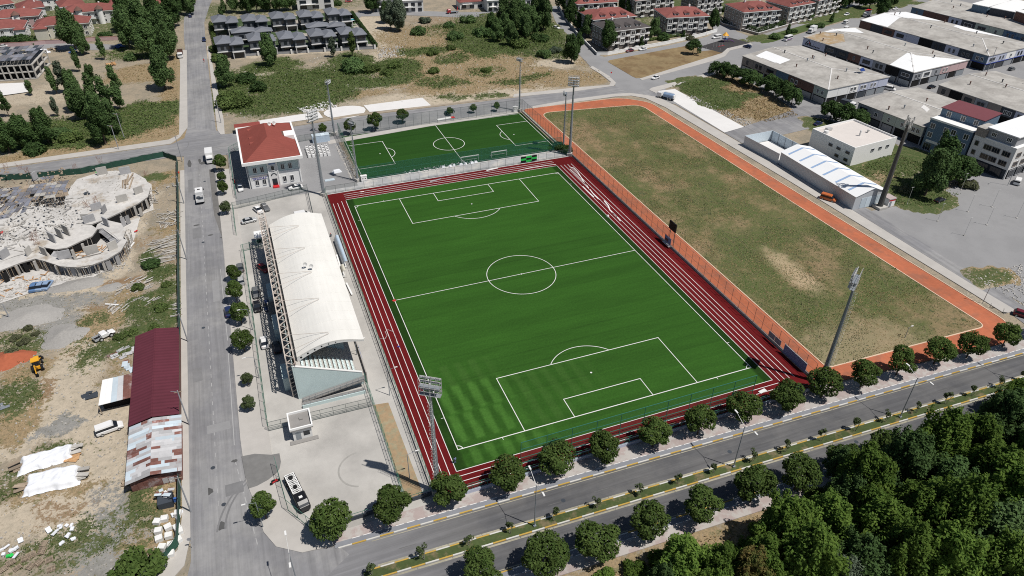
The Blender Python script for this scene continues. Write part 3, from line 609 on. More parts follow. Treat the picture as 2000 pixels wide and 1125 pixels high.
pp = at(1700, 690); c = gmix(gmath('MULTIPLY', gramp(gmath('ADD', gdist(pp.x, pp.y, 22, 16), N4), 1.5, .9), .6), c, (.33,.265,.17))
L.new(c, b.inputs['Base Color']); bp = nd(nt, 'ShaderNodeBump', i_Strength=.5, i_Distance=.2); L.new(gmath('ADD', N1, N2), bp.inputs['Height']); L.new(bp.outputs[0], b.inputs['Normal'])
sheet('training_field', INN, .026, fm)
kb = MB()
for P_ in (INN, OUT):
    for i in range(len(P_)):
        p, q = P_[i], P_[(i+1) % len(P_)]
        if P_ is OUT and (max(p[0], q[0]) < 46 or (max(p[1], q[1]) < -60)): continue
        kb.bar((p[0],p[1],.05), (q[0],q[1],.05), .28, .14)
struct(kb.build('track_kerb', M('track_kerb', (.62,.46,.34), .9, .15, 1)))
# ---------------------------------------------------------------- vegetation
def leaf_arrays(blobs, n, size, r, inner=.72, up=.25, lo=.74, hi=1.06, nr=.55):
    "leaf-sized quads spread over lumpy blobs; returns verts, faces"
    B_ = np.array(blobs, float); C_, S_ = B_[:, :3], B_[:, 3:6]
    wgt = (S_.prod(1))**(2/3); k = r.choice(len(B_), int(n*1.5), p=wgt/wgt.sum())
    d = r.normal(size=(len(k), 3)); d /= np.linalg.norm(d, axis=1)[:, None]
    rad = r.uniform(lo, hi, len(k))
    P = C_[k]+d*S_[k]*rad[:, None]
    q = np.min(np.linalg.norm((P[:, None]-C_[None])/S_[None], axis=2)+1e3*(np.arange(len(B_))[None] == k[:, None]), axis=1) if len(B_) > 1 else np.ones(len(k))
    ok = q > inner; P, d, k = P[ok][:n], d[ok][:n], k[ok][:n]
    nrm = d*S_[k].mean(1)[:, None]/S_[k]+r.normal(size=P.shape)*nr+np.array([0, 0, up]); nrm /= np.linalg.norm(nrm, axis=1)[:, None]
    a = np.cross(nrm, r.normal(size=P.shape)); a /= np.linalg.norm(a, axis=1)[:, None]; b_ = np.cross(nrm, a)
    s = size*r.uniform(.6, 1.35, len(P))[:, None]
    v = np.stack([P-a*s, P-b_*s*.55, P+a*s, P+b_*s*.55], 1).reshape(-1, 3)
    f = np.arange(len(P)*4).reshape(-1, 4); return v, f
def np_mesh(name, v, f, mats):
    me = bpy.data.meshes.new(name); me.vertices.add(len(v)); me.vertices.foreach_set('co', np.asarray(v, np.float32).ravel())
    nl = f.size; me.loops.add(nl); me.loops.foreach_set('vertex_index', f.astype(np.int32).ravel())
    me.polygons.add(len(f)); me.polygons.foreach_set('loop_start', (np.arange(len(f))*f.shape[1]).astype(np.int32))
    me.update(calc_edges=True)
    for m in (mats if isinstance(mats, list) else [mats]): me.materials.append(m)
    return me
def crown_blobs(kind, r):
    L_ = []
    if kind == 'round':
        L_.append((0,0,4.7,2.3,2.3,2.3))
        for i in range(26):
            t = r.uniform(0, 6.283); f = r.uniform(-.75, 1); q = math.sqrt(max(0, 1-f*f)); s = r.uniform(.75, 1.25)
            L_.append((2.45*q*math.cos(t), 2.45*q*math.sin(t), 4.7+2.3*f, s, s, s*.9))
    elif kind == 'forest':
        for i in range(34):
            zz = r.uniform(.15, 1.); t = r.uniform(0, 6.283); R_ = 3.6*math.sin(math.pi*min(1, .18+zz*.80))**.8*r.uniform(.2, 1.0); s = r.uniform(.9, 1.7)
            L_.append((R_*math.cos(t), R_*math.sin(t), 2.2+zz*9.6, s, s, s*1.45))
        for i in range(5):
            t = r.uniform(0, 6.283); R_ = r.uniform(.3, 2.2); L_.append((R_*math.cos(t), R_*math.sin(t), 11.5+r.uniform(0, 1.6), .7, .7, 1.6))
    elif kind == 'wood':
        for i in range(95):
            zz = r.uniform(.05, 1.); t = r.uniform(0, 6.283); R_ = 4.9*math.sin(math.pi*min(1, .25+zz*.70))**.7*r.uniform(.25, 1.0); s = r.uniform(.4, 1.05)
            L_.append((R_*math.cos(t), R_*math.sin(t), 3.0+zz*9.0, s, s, s*1.9))
        for i in range(12):
            t = r.uniform(0, 6.283); R_ = r.uniform(.3, 3.8); L_.append((R_*math.cos(t), R_*math.sin(t), 12.6-R_*.55+r.uniform(0, 1.3), .55, .55, 1.4))
    elif kind == 'poplar':
        for i in range(24):
            zz = r.uniform(.1, 1.); t = r.uniform(0, 6.283); R_ = 1.5*math.sin(math.pi*(.12+zz*.80))*r.uniform(.1, 1.); s = r.uniform(.45, .95)
            L_.append((R_*math.cos(t), R_*math.sin(t), 1.6+zz*8.2, s, s, s*1.7))
    elif kind == 'spread':
        for i in range(26):
            t = r.uniform(0, 6.283); q = r.uniform(0, 1)**.6; R_ = 3.2*q; s = r.uniform(.9, 1.5)
            L_.append((R_*math.cos(t), R_*math.sin(t), 2.6+3.4*(1-q*q)+r.uniform(-.7, .8), s, s, s))
    elif kind == 'bush':
        for i in range(16):
            t = r.uniform(0, 6.283); R_ = 2.*r.uniform(0, 1)**.6; s = r.uniform(.7, 1.15)
            L_.append((R_*math.cos(t), R_*math.sin(t), .7+r.uniform(0, 1.5)*(1-R_/2.6), s, s, s*.95))
    elif kind == 'sapling':
        for i in range(7):
            t = r.uniform(0, 6.283); R_ = r.uniform(.1, .75); s = r.uniform(.28, .5); L_.append((R_*math.cos(t), R_*math.sin(t), 2.1+r.uniform(-.3, .7), s, s, s))
    elif kind == 'cone':
        for i in range(16):
            zz = i/15; t = r.uniform(0, 6.283); R_ = 1.1*(1-zz)*r.uniform(.3, 1); s = .5+.55*(1-zz); L_.append((R_*math.cos(t), R_*math.sin(t), .8+zz*4.6, s, s, s*1.3))
    return L_
SPEC = {'round': (4600,.24,.68), 'forest': (10000,.32,.55), 'wood': (21000,.28,.3), 'poplar': (2100,.30,.6), 'spread': (3200,.34,.66), 'bush': (1700,.28,.66), 'sapling': (260,.17,.4), 'cone': (1100,.26,.6)}
TREE_ME = {}
def tree_mesh(kind, var, leaf, bark='bark'):
    key = (kind, var, leaf)
    if key in TREE_ME: return TREE_ME[key]
    r = np.random.default_rng(100+var*17+len(kind)*5+ord(kind[0])); bl = crown_blobs(kind, r); n, s, inn = SPEC[kind]
    v, f = leaf_arrays(bl, n, s, r, inn, **({'lo': .35, 'hi': 1.5, 'nr': .7, 'up': .9} if kind == 'wood' else {'lo': .6, 'hi': 1.15, 'nr': .65} if kind in ('forest', 'poplar') else {})); cm = np_mesh('crown', v, f, LF[leaf])
    t = MB(); top = {'round': 3.6, 'forest': 9.5, 'wood': 10.5, 'poplar': 7.5, 'spread': 3.2, 'bush': .8, 'sapling': 2.0, 'cone': 3.}[kind]
    if kind == 'sapling':
        for i in range(3):
            a = i*2.1+r.uniform(0, 1); t.tube((.12*math.cos(a), .12*math.sin(a), 0), (.45*math.cos(a), .45*math.sin(a), 2.2), .045, .025, 5)
    else:
        r0 = {'round': .20, 'forest': .28, 'wood': .34, 'poplar': .16, 'spread': .22, 'bush': .1, 'cone': .12}[kind]
        t.tube((0,0,-.1), (.05,.03,top), r0, r0*.45, 7)
        lo = {'round': 2.4, 'forest': 3., 'wood': 3.5, 'poplar': 2., 'spread': 1.7, 'bush': .3, 'cone': 1.}[kind]
        for i in range(5 if kind not in ('forest','wood') else 10):
            b_ = bl[int(r.integers(1, len(bl)))]; z0 = lo+(top-lo)*r.uniform(0, .8); t.tube((.02,.02,z0), (b_[0]*.8, b_[1]*.8, max(z0+.3, b_[2]*.97)), r0*.4, r0*.12, 5, cap=False)
    tm_ = t.mesh('trunk', K[bark]); TREE_ME[key] = (tm_, cm); return TREE_ME[key]
def tree(kind, var, loc, sc_, label, leaf, name='tree', cat='tree', group=None, rz=None, bark='bark', zs=1.):
    a, b_ = tree_mesh(kind, var, leaf, bark)
    o = thing(name, label, cat, (loc[0], loc[1], loc[2] if len(loc) > 2 else 0), random.uniform(0, 6.28) if rz is None else rz, group); o.scale = (sc_*random.uniform(.92, 1.1), sc_*random.uniform(.92, 1.1), sc_*zs*random.uniform(.9, 1.1))
    if name != 'street_tree': o.rotation_euler.x = random.uniform(-.05, .05); o.rotation_euler.y = random.uniform(-.05, .05)
    inst(a, 'trunk', o); inst(b_, 'crown', o); return o
# boulevard street trees
NROW = [(646,1019),(765,986),(875,950),(992,921),(1088,893),(1184,870),(1280,841),(1369,817),(1455,791),(1538,769),(1614,746),(1692,726),(1763,702),(1837,681),(1902,669),(1973,647),(2040,630)]
for i, (u, v) in enumerate(NROW):
    p = at(u, v, 4.6)
    tree('round', i % 5, (p.x, p.y, .1), random.uniform(.93, 1.04)*(1.08 if i < 2 else .98 if i < 11 else .9), f'round-crowned street tree on the pavement beside the stadium wall, {ORD[i]} from the street corner' if i < 16 else 'round-crowned street tree at the right edge of the boulevard pavement', 'street', 'street_tree', 'tree', 'street trees along the boulevard')
SROW = [(937,1112),(1064,1083),(1169,1052),(1273,1017),(1373,986),(1475,948),(1562,925),(1650,893),(1735,868)]
for i, (u, v) in enumerate(SROW):
    p = at(u, v, 4.6)
    tree('round', (i+2) % 5, (p.x, p.y, .1), random.uniform(.98, 1.08), f'round-crowned street tree on the wood side of the boulevard, {ORD[i]} from the left', 'street', 'street_tree', 'tree', 'street trees on the far pavement')
ESTREET = [(512,985,4,.66),(484,783,2.6,.40),(481,735,2.6,.36),(471,660,4,.62),(466,607,4,.66),(457,566,4,.60),(454,526,4,.56),(439,399,3.4,.42),(434,360,3.6,.48),(431.5,337,3.4,.40),(428,313,4,.56)]
for i, (u, v, z, s) in enumerate(ESTREET):
    p = at(u, v, z)
    tree('round', (i+1) % 5, (p.x, p.y, .1), s*1.08, f'small leafy street tree on the pavement west of the stadium, {ORD[i]} from the boulevard corner', 'sapling' if i in (1,2,7) else 'street', 'street_tree', 'tree', 'street trees west of the stadium', zs=1.15)
for i, (u, v, s) in enumerate(((629,249,.5),(682,242,.72),(731,232,.78),(785,222,.66),(879,214,.42),(924,209,.42),(970,206,.42))):
    p = at(u, v, 4*s/.7)
    tree('round', i % 5, (p.x, p.y, .1), s, f'small dark street tree behind the small pitch, {ORD[i]} from the clubhouse', 'street', 'street_tree', 'tree', 'street trees behind the small pitch', zs=1.1)
MED = [(723,1109),(826,1075),(914,1048),(995,1022),(1081,997),(1165,971),(1246,946),(1322,923),(1391,901),(1466,877),(1530,859),(1600,838),(1665,817),(1724,800),(1784,782),(1842,766),(1890,748),(1947,735),(1990,720)]
for i, (u, v) in enumerate(MED):
    p = at(u, v, 2.2); yy = yM(p.x)
    tree('sapling', i % 4, (p.x, yy, .1), random.uniform(.85, 1.1), f'thin young tree with stakes in the boulevard median, {ORD[i]} from the left', 'sapling', 'sapling', 'tree', 'young trees in the boulevard median', bark='bark_p')
# the wood at the lower right
FOREST = [(1345,1085,.82,'forest'),(1410,1112,.72,'forest'),(1462,1112,.66,'redleaf'),(1540,1018,.95,'forest'),(1622,1005,.95,'forest'),(1590,1085,1.,'forest'),(1505,1085,.8,'forest'),(1700,935,.95,'forest'),(1765,905,.9,'dark'),(1730,1010,1.,'forest'),(1845,855,.95,'forest'),(1905,865,.95,'forest'),(1962,822,.95,'dark'),(1988,772,.78,'forest'),(1805,985,1.,'forest'),(1870,1015,1.05,'forest'),(1935,1045,1.05,'poplar'),(1992,960,1.1,'forest'),(1945,925,1.,'forest'),(1855,935,.95,'dark'),(1690,1090,.88,'dark'),(1780,1092,.95,'forest'),(1862,1112,1.,'forest'),(1955,1122,1.05,'forest'),(2045,1080,1.1,'forest'),(2045,880,1.1,'forest'),(1650,1128,.55,'olive'),(1755,1128,.6,'olive'),(1390,1145,.7,'forest'),(1300,1132,.55,'dark'),(1660,960,.7,'dark'),(1640,905,.55,'dark')]
FORD = {}
TENS = {2: 'twenty', 3: 'thirty'}
for k_, i_ in enumerate(sorted(range(len(FOREST)), key=lambda q: FOREST[q][0])): FORD[i_] = ORD[k_] if k_ < 28 else ('thirtieth' if k_ == 29 else 'twenty-ninth' if k_ == 28 else 'thirty-'+ORD[k_-30])
WHERE = ['at its left tip','at its lower left','behind the street trees at its left','on its roadside edge','in its left half','at its bottom edge','in its middle','at its upper edge','at its right edge','at the lower right corner']
for i, (u, v, s, lf) in enumerate(FOREST):
    p = at(u, v, 8.*s)
    lab = 'broad tree tinged red with seed clusters at the left tip of the wood' if lf == 'redleaf' else f'silvery green tree at the bottom edge of the wood, {"left" if u < 1700 else "right"} of two' if lf == 'olive' else f'tall dense green tree of the wood, {FORD[i]} from the left'
    o = tree('wood', i % 5, (p.x, p.y, -.05), s, lab, lf, 'forest_tree', 'tree', 'trees of the wood', zs=random.uniform(.88, 1.12))
for i, (u, v, s) in enumerate(((1240,1112,.8),(1180,1122,.6),(1290,1100,.8),(1440,1085,.8),(1490,1040,.8),(1545,1060,1.),(1640,960,.8),(1600,965,.7),(1470,1060,.8),(1790,850,.7))):
    p = at(u, v, 1.2); tree('bush', i % 3, (p.x, p.y, -.05), s*1.15, f'low green bush at the roadside edge of the wood, {ORD[i]} planted clump', 'forest', 'bush', 'bush', 'bushes at the edge of the wood')
p = at(265, 1118, 1.5); tree('bush', 1, (p.x, p.y, 0), 1.7, 'dark round bush by the green screen at the bottom of the left lot', 'street', 'bush', 'bush')
# trees and bushes of the lots and gardens: (u, v, crown height, scale, kind, leaf)
LOTS = {
 'among the red-roofed houses': [(245,30,8,1.15,'forest','dark'),(275,52,8,1.25,'forest','poplar'),(300,30,8,1.1,'forest','dark'),(322,62,8,1.2,'forest','poplar'),(246,68,7,1.05,'forest','poplar'),(292,88,6,1.,'forest','poplar'),(327,95,5,.9,'forest','poplar'),(335,30,6,1.,'forest','dark'),(140,72,6,1.05,'forest','poplar'),(160,90,4,.7,'forest','poplar'),(255,104,3,1.3,'bush','poplar'),(200,8,6,.9,'forest','dark'),(120,18,3,1.2,'bush','dark'),(85,28,3,1.1,'bush','dark'),(40,78,1.2,1.6,'bush','dark'),(62,80,1.2,1.2,'bush','dark'),(10,78,1.2,1.5,'bush','dark'),(350,10,5,.8,'forest','dark'),(310,5,5,.9,'forest','dark'),(205,68,1.5,1.4,'bush','dark'),(370,15,4,.8,'forest','poplar')],
 'on the bare upper-left lot': [(200,100,4,.75,'poplar','poplar'),(150,122,4,.75,'poplar','poplar'),(317,152,5,.95,'forest','poplar'),(120,158,5,1.0,'poplar','olive'),(105,165,4,.8,'poplar','poplar'),(136,165,4,.85,'poplar','poplar'),(173,142,6,.9,'poplar','poplar'),(224,160,6,.85,'poplar','poplar'),(150,192,5,.75,'forest','poplar'),(178,190,6,1.2,'poplar','poplar'),(205,190,6,1.15,'poplar','poplar'),(230,195,4,.95,'poplar','poplar'),(190,225,5,.85,'forest','poplar'),(160,215,4,.75,'forest','poplar'),(200,262,4,.85,'forest','dark'),(220,240,4,.7,'forest','poplar'),(108,212,3,.55,'poplar','olive'),(58,172,3,.6,'poplar','poplar'),(12,213,3,.7,'poplar','dark')],
 'in the left-edge thicket': [(50,275,3,.8,'forest','dark'),(92,268,3,.75,'forest','dark'),(15,285,2.5,.7,'forest','dark'),(118,258,2,1.6,'bush','poplar'),(70,290,1.5,1.5,'bush','dark'),(30,255,2,1.4,'bush','poplar'),(140,268,1.5,1.5,'bush','bramble')],
 'on the lot beside the villas': [(437,152,4,.85,'forest','poplar'),(480,150,2.2,1.7,'bush','dark'),(503,168,2.0,1.5,'bush','dark'),(525,113,4,.8,'forest','poplar'),(691,128,2.5,2.3,'bush','poplar'),(687,97,4,.85,'poplar','bramble'),(650,95,4,.75,'poplar','olive'),(455,192,1.2,2.0,'bush','bramble'),(470,200,1.2,1.8,'bush','bramble'),(445,205,1.,1.7,'bush','bramble'),(754,142,1.,1.2,'bush','bramble'),(727,135,1.2,1.5,'bush','bramble'),(770,128,1.,1.3,'bush','bramble')],
 'on the scrub behind the small pitch': [(762,38,5,.8,'forest','olive'),(778,38,6,.9,'forest','olive'),(753,30,4,.7,'forest','poplar'),(819,57,2.5,1.7,'bush','poplar'),(878,46,2,1.4,'bush','poplar'),(889,68,2.2,1.6,'bush','poplar'),(830,37,2,1.3,'bush','olive'),(912,35,2.5,1.6,'bush','poplar'),(985,32,6,.95,'forest','poplar'),(1002,48,5,.9,'forest','poplar'),(958,48,4,.65,'forest','dark'),(1046,32,6,1.05,'forest','poplar'),(1062,42,5,.95,'forest','poplar'),(1025,62,4,.75,'forest','poplar'),(1000,78,3,.7,'forest','poplar'),(972,70,3,.7,'forest','poplar'),(938,58,3,1.9,'bush','poplar'),(1053,72,2,1.7,'bush','dark'),(1063,103,2,1.5,'bush','poplar'),(1085,95,1.8,1.2,'bush','olive'),(1117,106,4,.75,'forest','dark'),(1130,92,4,.6,'forest','dark'),(845,102,1.2,1.1,'bush','bramble'),(881,93,1,1.1,'bush','bramble'),(950,137,1,1.0,'bush','bramble'),(846,138,1,1.1,'bush','bramble'),(1010,22,4,.7,'forest','poplar'),(1020,45,5,.85,'forest','poplar'),(985,60,4,.8,'forest','poplar'),(1040,55,4,.8,'forest','poplar'),(965,60,3,2.0,'bush','dark'),(1015,85,2,1.8,'bush','bramble')],
 'in the gardens of the flats': [(1115,34,4,.75,'forest','dark'),(1135,48,3,.7,'forest','dark'),(1146,62,3,.7,'forest','poplar'),(1188,88,3,.8,'forest','dark'),(1279,60,4,.65,'forest','poplar'),(1299,66,3,1.5,'bush','dark'),(1393,48,3,.6,'forest','dark'),(1355,90,4,.95,'spread','dark'),(1316,62,2,1.1,'bush','olive'),(1335,70,2,.9,'cone','dark'),(1252,84,2.4,1.0,'cone','dark'),(1219,10,4,.7,'forest','poplar'),(1230,20,3,.6,'forest','poplar'),(1120,20,5,.8,'forest','dark'),(1100,5,5,.9,'forest','dark'),(1345,72,1.2,1.0,'bush','weed'),(1390,10,4,.8,'forest','dark'),(1412,15,2,1.3,'bush','dark'),(1240,8,4,.7,'forest','dark')],
 'in the row by the workshop': [(1402,132,3.5,.95,'spread','dark'),(1417,137,3.5,.95,'spread','dark'),(1433,142,3.5,.95,'spread','dark'),(1452,148,3.5,1.,'spread','dark'),(1470,155,3.5,1.,'spread','dark'),(1500,162,3.5,1.,'spread','dark'),(1514,170,3.5,1.,'spread','dark'),(1532,180,3.5,1.05,'spread','dark'),(1549,189,3.5,1.05,'spread','dark')],
 'between workshops and asphalt yard': [(1625,218,3.5,1.1,'spread','dark'),(1650,228,3.5,1.1,'spread','dark'),(1678,236,3.,1.,'spread','dark'),(1818,350,6,1.0,'forest','poplar'),(1848,330,4.5,1.3,'spread','street'),(1882,332,4.5,1.35,'spread','dark'),(1835,340,5,1.,'forest','dark'),(1895,358,1.5,1.2,'bush','weed'),(1770,372,.8,.9,'bush','weed')],
 'behind the grey villas': [(428,14,4,.8,'cone','dark'),(436,14,3,1.3,'cone','poplar'),(455,10,4,.7,'forest','poplar'),(480,12,4,.8,'forest','dark'),(500,10,4,.85,'forest','dark'),(520,8,4,.8,'forest','dark'),(545,8,4,.8,'forest','dark'),(565,6,4,.75,'forest','dark'),(655,4,2,1.3,'bush','dark'),(440,45,2,1.3,'bush','dark'),(728,10,4,.9,'forest','dark'),(420,92,2,1.4,'bush','bramble'),(425,110,2,1.4,'bush','bramble')],
 'along the upper-right avenue': [(1514,70,1.5,1.2,'bush','poplar'),(1540,62,1.5,1.,'cone','dark'),(1550,60,1.,.9,'bush','dark'),(1600,48,1.5,1.1,'bush','poplar'),(1625,38,1.5,.9,'cone','dark'),(1585,50,1,.9,'bush','dark'),(1720,25,3,.8,'forest','dark'),(1700,8,3,.8,'forest','dark'),(1660,5,3,.8,'forest','dark'),(1640,8,3,.8,'forest','dark'),(1680,3,3,.8,'forest','poplar'),(1600,20,2,1.6,'bush','dark'),(1575,28,2,1.6,'bush','dark'),(1740,5,3,.7,'forest','dark'),(1590,10,4,.8,'forest','dark'),(1620,12,4,.8,'forest','dark')],
 'on the weedy building lot': [(292,516,.8,.85,'bush','dark'),(302,512,.8,.7,'bush','dark'),(268,562,.4,.6,'bush','bramble'),(312,602,.4,.7,'bush','bramble'),(255,650,.4,.55,'bush','bramble'),(324,556,.4,.5,'bush','bramble'),(232,658,.4,.5,'bush','bramble'),(300,642,.4,.6,'bush','bramble'),(22,690,.4,.6,'bush','weed'),(45,668,.4,.5,'bush','weed'),(70,652,.3,.4,'bush','weed'),(55,640,.3,.4,'bush','weed'),(30,660,.3,.45,'bush','weed')],
}
KN = {'forest': ('tree', 'leafy tree'), 'poplar': ('poplar_tree', 'slender upright tree'), 'spread': ('tree', 'broad dark-crowned tree'), 'bush': ('bush', 'rounded bush'), 'cone': ('conifer', 'small pointed conifer'), 'round': ('tree', 'tree')}
CN = {'dark': 'dark green', 'poplar': 'mid green', 'olive': 'silvery green', 'bramble': 'bright green', 'weed': 'grey-green', 'street': 'yellowish green', 'sapling': 'light green', 'forest': 'green'}
for place, L_ in LOTS.items():
    cnt = {}
    order = sorted(L_, key=lambda q: q[0])
    tot = {}
    for q in L_: tot[(q[4], q[5])] = tot.get((q[4], q[5]), 0)+1
    for i, (u, v, z, s, kd, lf) in enumerate(order):
        p = at(u, v, z); n, d = KN[kd]; kk = (kd, lf); cnt[kk] = cnt.get(kk, 0)+1
        lab = f'{CN[lf]} {d} {place}'+(f', {ORD[cnt[kk]-1]} such from left' if tot[kk] > 1 else '')
        tree(kd, i % (6 if kd == 'forest' else 4), (p.x, p.y, -.05), s*(1.28 if kd in ('forest','poplar') else 1.0), lab, lf, n, 'bush' if kd == 'bush' else 'tree', 'plants '+place)
# ground-hugging growth nobody could count: brambles, weeds and dry grass
def in_poly(X, Y, P):
    c_ = np.zeros(X.shape, bool); n = len(P); j = n-1
    for i in range(n):
        xi, yi = P[i]; xj, yj = P[j]
        c_ ^= ((yi > Y) != (yj > Y)) & (X < (xj-xi)*(Y-yi)/((yj-yi) or 1e-9)+xi); j = i
    return c_
def scatter(name, label, cat, poly, kind, thr, dens, size, hmax, leaf, seed, flat=.6):
    P = [at2(*q) for q in poly]; r = np.random.default_rng(seed)
    xs = [p[0] for p in P]; ys = [p[1] for p in P]; A_ = (max(xs)-min(xs))*(max(ys)-min(ys)); n = int(min(A_*dens, 160000))
    X = r.uniform(min(xs), max(xs), n); Y = r.uniform(min(ys), max(ys), n); ok = in_poly(X, Y, P); X, Y = X[ok], Y[ok]
    i = np.clip(np.round((X-gx[0])/1.8).astype(int), 0, NX-1); j = np.clip(np.round((Y-gy[0])/1.8).astype(int), 0, NY-1)
    w_ = Wt[kind, j, i]; g_ = fbm(X, Y, 4.5, seed+70); ok = (w_+.5*(g_-.5)+.25*r.normal(size=len(w_))*.5) > thr
    if kind == 1: ok &= Wt[0, j, i] < .7
    X, Y, g_, z0 = X[ok], Y[ok], g_[ok], GZ[j, i][ok]; m = len(X)
    Z = z0+hmax*np.clip(g_*1.9-.5, .05, 1)*r.uniform(.35, 1., m)
    nrm = r.normal(size=(m, 3))*.6+np.array([0, 0, flat]); nrm /= np.linalg.norm(nrm, axis=1)[:, None]
    a = np.cross(nrm, r.normal(size=(m, 3))); a /= np.linalg.norm(a, axis=1)[:, None]; b_ = np.cross(nrm, a); s = size*r.uniform(.5, 1.4, m)[:, None]
    C_ = np.stack([X, Y, Z], 1); v = np.stack([C_-a*s, C_-b_*s*.5, C_+a*s, C_+b_*s*.5], 1).reshape(-1, 3)
    if m: stuff(inst(np_mesh(name, v, np.arange(m*4).reshape(-1, 4), LF[leaf]), name), label, cat)
NWL = [(0,110),(100,120),(250,95),(345,100),(348,262),(0,318)]
NLOT = [(425,150),(560,112),(720,100),(735,30),(1070,30),(1110,90),(1190,155),(1000,185),(700,205),(440,235),(428,200)]
CLOT = [(0,540),(200,540),(250,420),(348,315),(350,620),(262,640),(255,820),(240,930),(354,950),(354,1060),(300,1125),(0,1125)]
scatter('bramble', 'low green brambles on the lot left of the street', 'brambles', NWL, 0, .52, 4.5, .34, 1.1, 'bramble', 1)
scatter('bramble', 'wide mat of green brambles on the lots behind the small pitch', 'brambles', NLOT, 0, .52, 3.2, .36, 1.2, 'bramble', 2)
scatter('bramble', 'green weeds over the building lot on the left', 'weeds', CLOT, 0, .55, 10, .15, .35, 'bramble', 3)
scatter('dry_grass', 'straw-coloured dry grass behind the small pitch', 'dry grass', NLOT, 1, .5, 1.8, .25, .3, 'dry', 4, .1)
scatter('dry_grass', 'straw-coloured dry grass on the lot left of the street', 'dry grass', NWL, 1, .5, 2.4, .24, .3, 'dry', 5, .1)
scatter('weed', 'grey-green weeds on the building lot', 'weeds', CLOT, 4, .4, 1.2, .14, .2, 'weed', 6)
scatter('dry_grass', 'dry grass on the building lot', 'dry grass', CLOT, 1, .5, 5, .14, .18, 'dry', 7, .1)
EL = [(1290,172),(1380,152),(1420,140),(1560,225),(1455,247),(1318,172)]
scatter('dry_grass', 'long dry grass beside the white concrete slab', 'dry grass', EL, 1, .4, 6, .28, .4, 'dry', 8, .1)
scatter('weed', 'green weeds beside the white concrete slab', 'weeds', EL, 0, .5, 6, .26, .4, 'bramble', 9)
EL2 = [(1590,262),(1660,335),(1740,300),(1830,330),(1890,372),(1820,405),(1740,400),(1735,365),(1590,290)]
scatter('weed', 'weeds between the workshops and the metal shed', 'weeds', EL2, 0, .4, 5, .28, .6, 'bramble', 10)
WD = [(1180,1125),(1300,1075),(1500,1000),(1640,950),(1800,870),(2000,770),(2000,1125)]
scatter('undergrowth', 'dense undergrowth below the trees of the wood', 'undergrowth', WD, 0, .45, 7, .4, 1.3, 'forest', 11)
scatter('dry_grass', 'dry grass along the boulevard at the edge of the wood', 'dry grass', WD, 1, .45, 5, .22, .3, 'dry', 12, .1)
# ---------------------------------------------------------------- fences
POSTS = {}
def fence(label, pts, h, step=3., post='fence', net='net', rails=(0.08, 1.0), name='fence', cat='fence', wall=None, pr_=.035, rr=.03, screen=False, netz=None):
    p0 = pts[0]; root = thing(name, label, cat, (p0[0], p0[1], 0)); o = Vector((p0[0], p0[1], 0))
    key = (h, post, pr_)
    if key not in POSTS: POSTS[key] = MB().tube((0,0,0), (0,0,h), pr_, pr_, 6).mesh('post', K[post])
    for i in range(len(pts)-1):
        a = Vector((pts[i][0], pts[i][1], 0))-o; b_ = Vector((pts[i+1][0], pts[i+1][1], 0))-o; Ln = (b_-a).length; n = max(1, round(Ln/step)); d = (b_-a)/n
        for k in range(n+(i == len(pts)-2)): inst(POSTS[key], 'post', root, a+d*k)
        for f in rails: MB().bar(a+V(0,0,h*f), b_+V(0,0,h*f), rr*2, rr*2).build('rail', K[post], root)
        zt, zb = (netz or (h*.99, .03)); nrm = Vector((-d.y, d.x, 0)).normalized()*.002
        if screen:
            for k in range(n):
                q0 = a+d*k; q1 = a+d*(k+1); w_ = .12*random.uniform(-1, 1); md = (q0+q1)/2+nrm*50*w_
                m_ = MB(); m_.add([q0+V(0,0,.02), md+V(0,0,.02), q1+V(0,0,.02), q0+V(0,0,h*random.uniform(.9, 1)), md+V(0,0,h*random.uniform(.82, .97)), q1+V(0,0,h*random.uniform(.9, 1))], [(0,1,4,3),(1,2,5,4)])
                m_.build('fabric_panel', K[net], root)
        elif net: MB().quad(a+V(0,0,zb)+nrm, b_+V(0,0,zb)+nrm, b_+V(0,0,zt)+nrm, a+V(0,0,zt)+nrm).build('mesh_panel', K[net], root)
        if wall:
            MB().bar(a+V(0,0,wall[0]/2)+nrm*wall[2]*500, b_+V(0,0,wall[0]/2)+nrm*wall[2]*500, wall[1], wall[0]).build('base_wall', K[wall[3]], root)
    return root
fence('green mesh fence between the street pavement and the grandstand', [(-67.8,-34),(-67.8,-29),(-67.6,5),(-67.6,36)], 3.0, 2.8)
fence('green mesh fence beside the parked lighting truck at the corner', [(-67.3,-44.5),(-66.4,-55.5),(-62.3,-62.2)], 3.0, 2.6)
fence('thin grey fence crossing south of the grandstand by the small booth', [(-67.8,-34.6),(-47.3,-34.9)], 2.4, 2.6, 'fence_d', rails=(.08,.55,1.))
fence('green fence between concrete yard and brown verge', [(-47.0,-27.5),(-46.9,-34.9),(-46.7,-61.5)], 2.8, 2.6, rails=(.08,.5,1.))
fence('long green fence between the grandstand walkway and the red track', [(-41.5,-61.5),(-41.4,62.2)], 2.8, 2.7, rails=(.08,.5,1.), wall=(.5,.25,0,'concrete'))
fence('low fence and gate line south of the clubhouse car park', [(-69.1,62.9),(-46.2,67.3),(-46.9,50)], 2.4, 2.6, 'fence_d', rails=(.08,.55,1.))
fence('short fence beside the pavement at the upper car park', [(-68.9,63),(-69.0,46.5)], 2.4, 2.6)
fence('fence by the guard booth across the grandstand yard', [(-68.2,37),(-61.5,38.2)], 2.2, 2.2)
fence('green fence left of the clubhouse', [(-67.6,70),(-67.8,105),(-64,109)], 2.6, 2.6, rails=(.08,.5,1.))
fence('dark fence behind the clubhouse yard', [(-45.6,107.5),(-31,109)], 2.4, 2.2, 'fence_d', rails=(.08,1.))
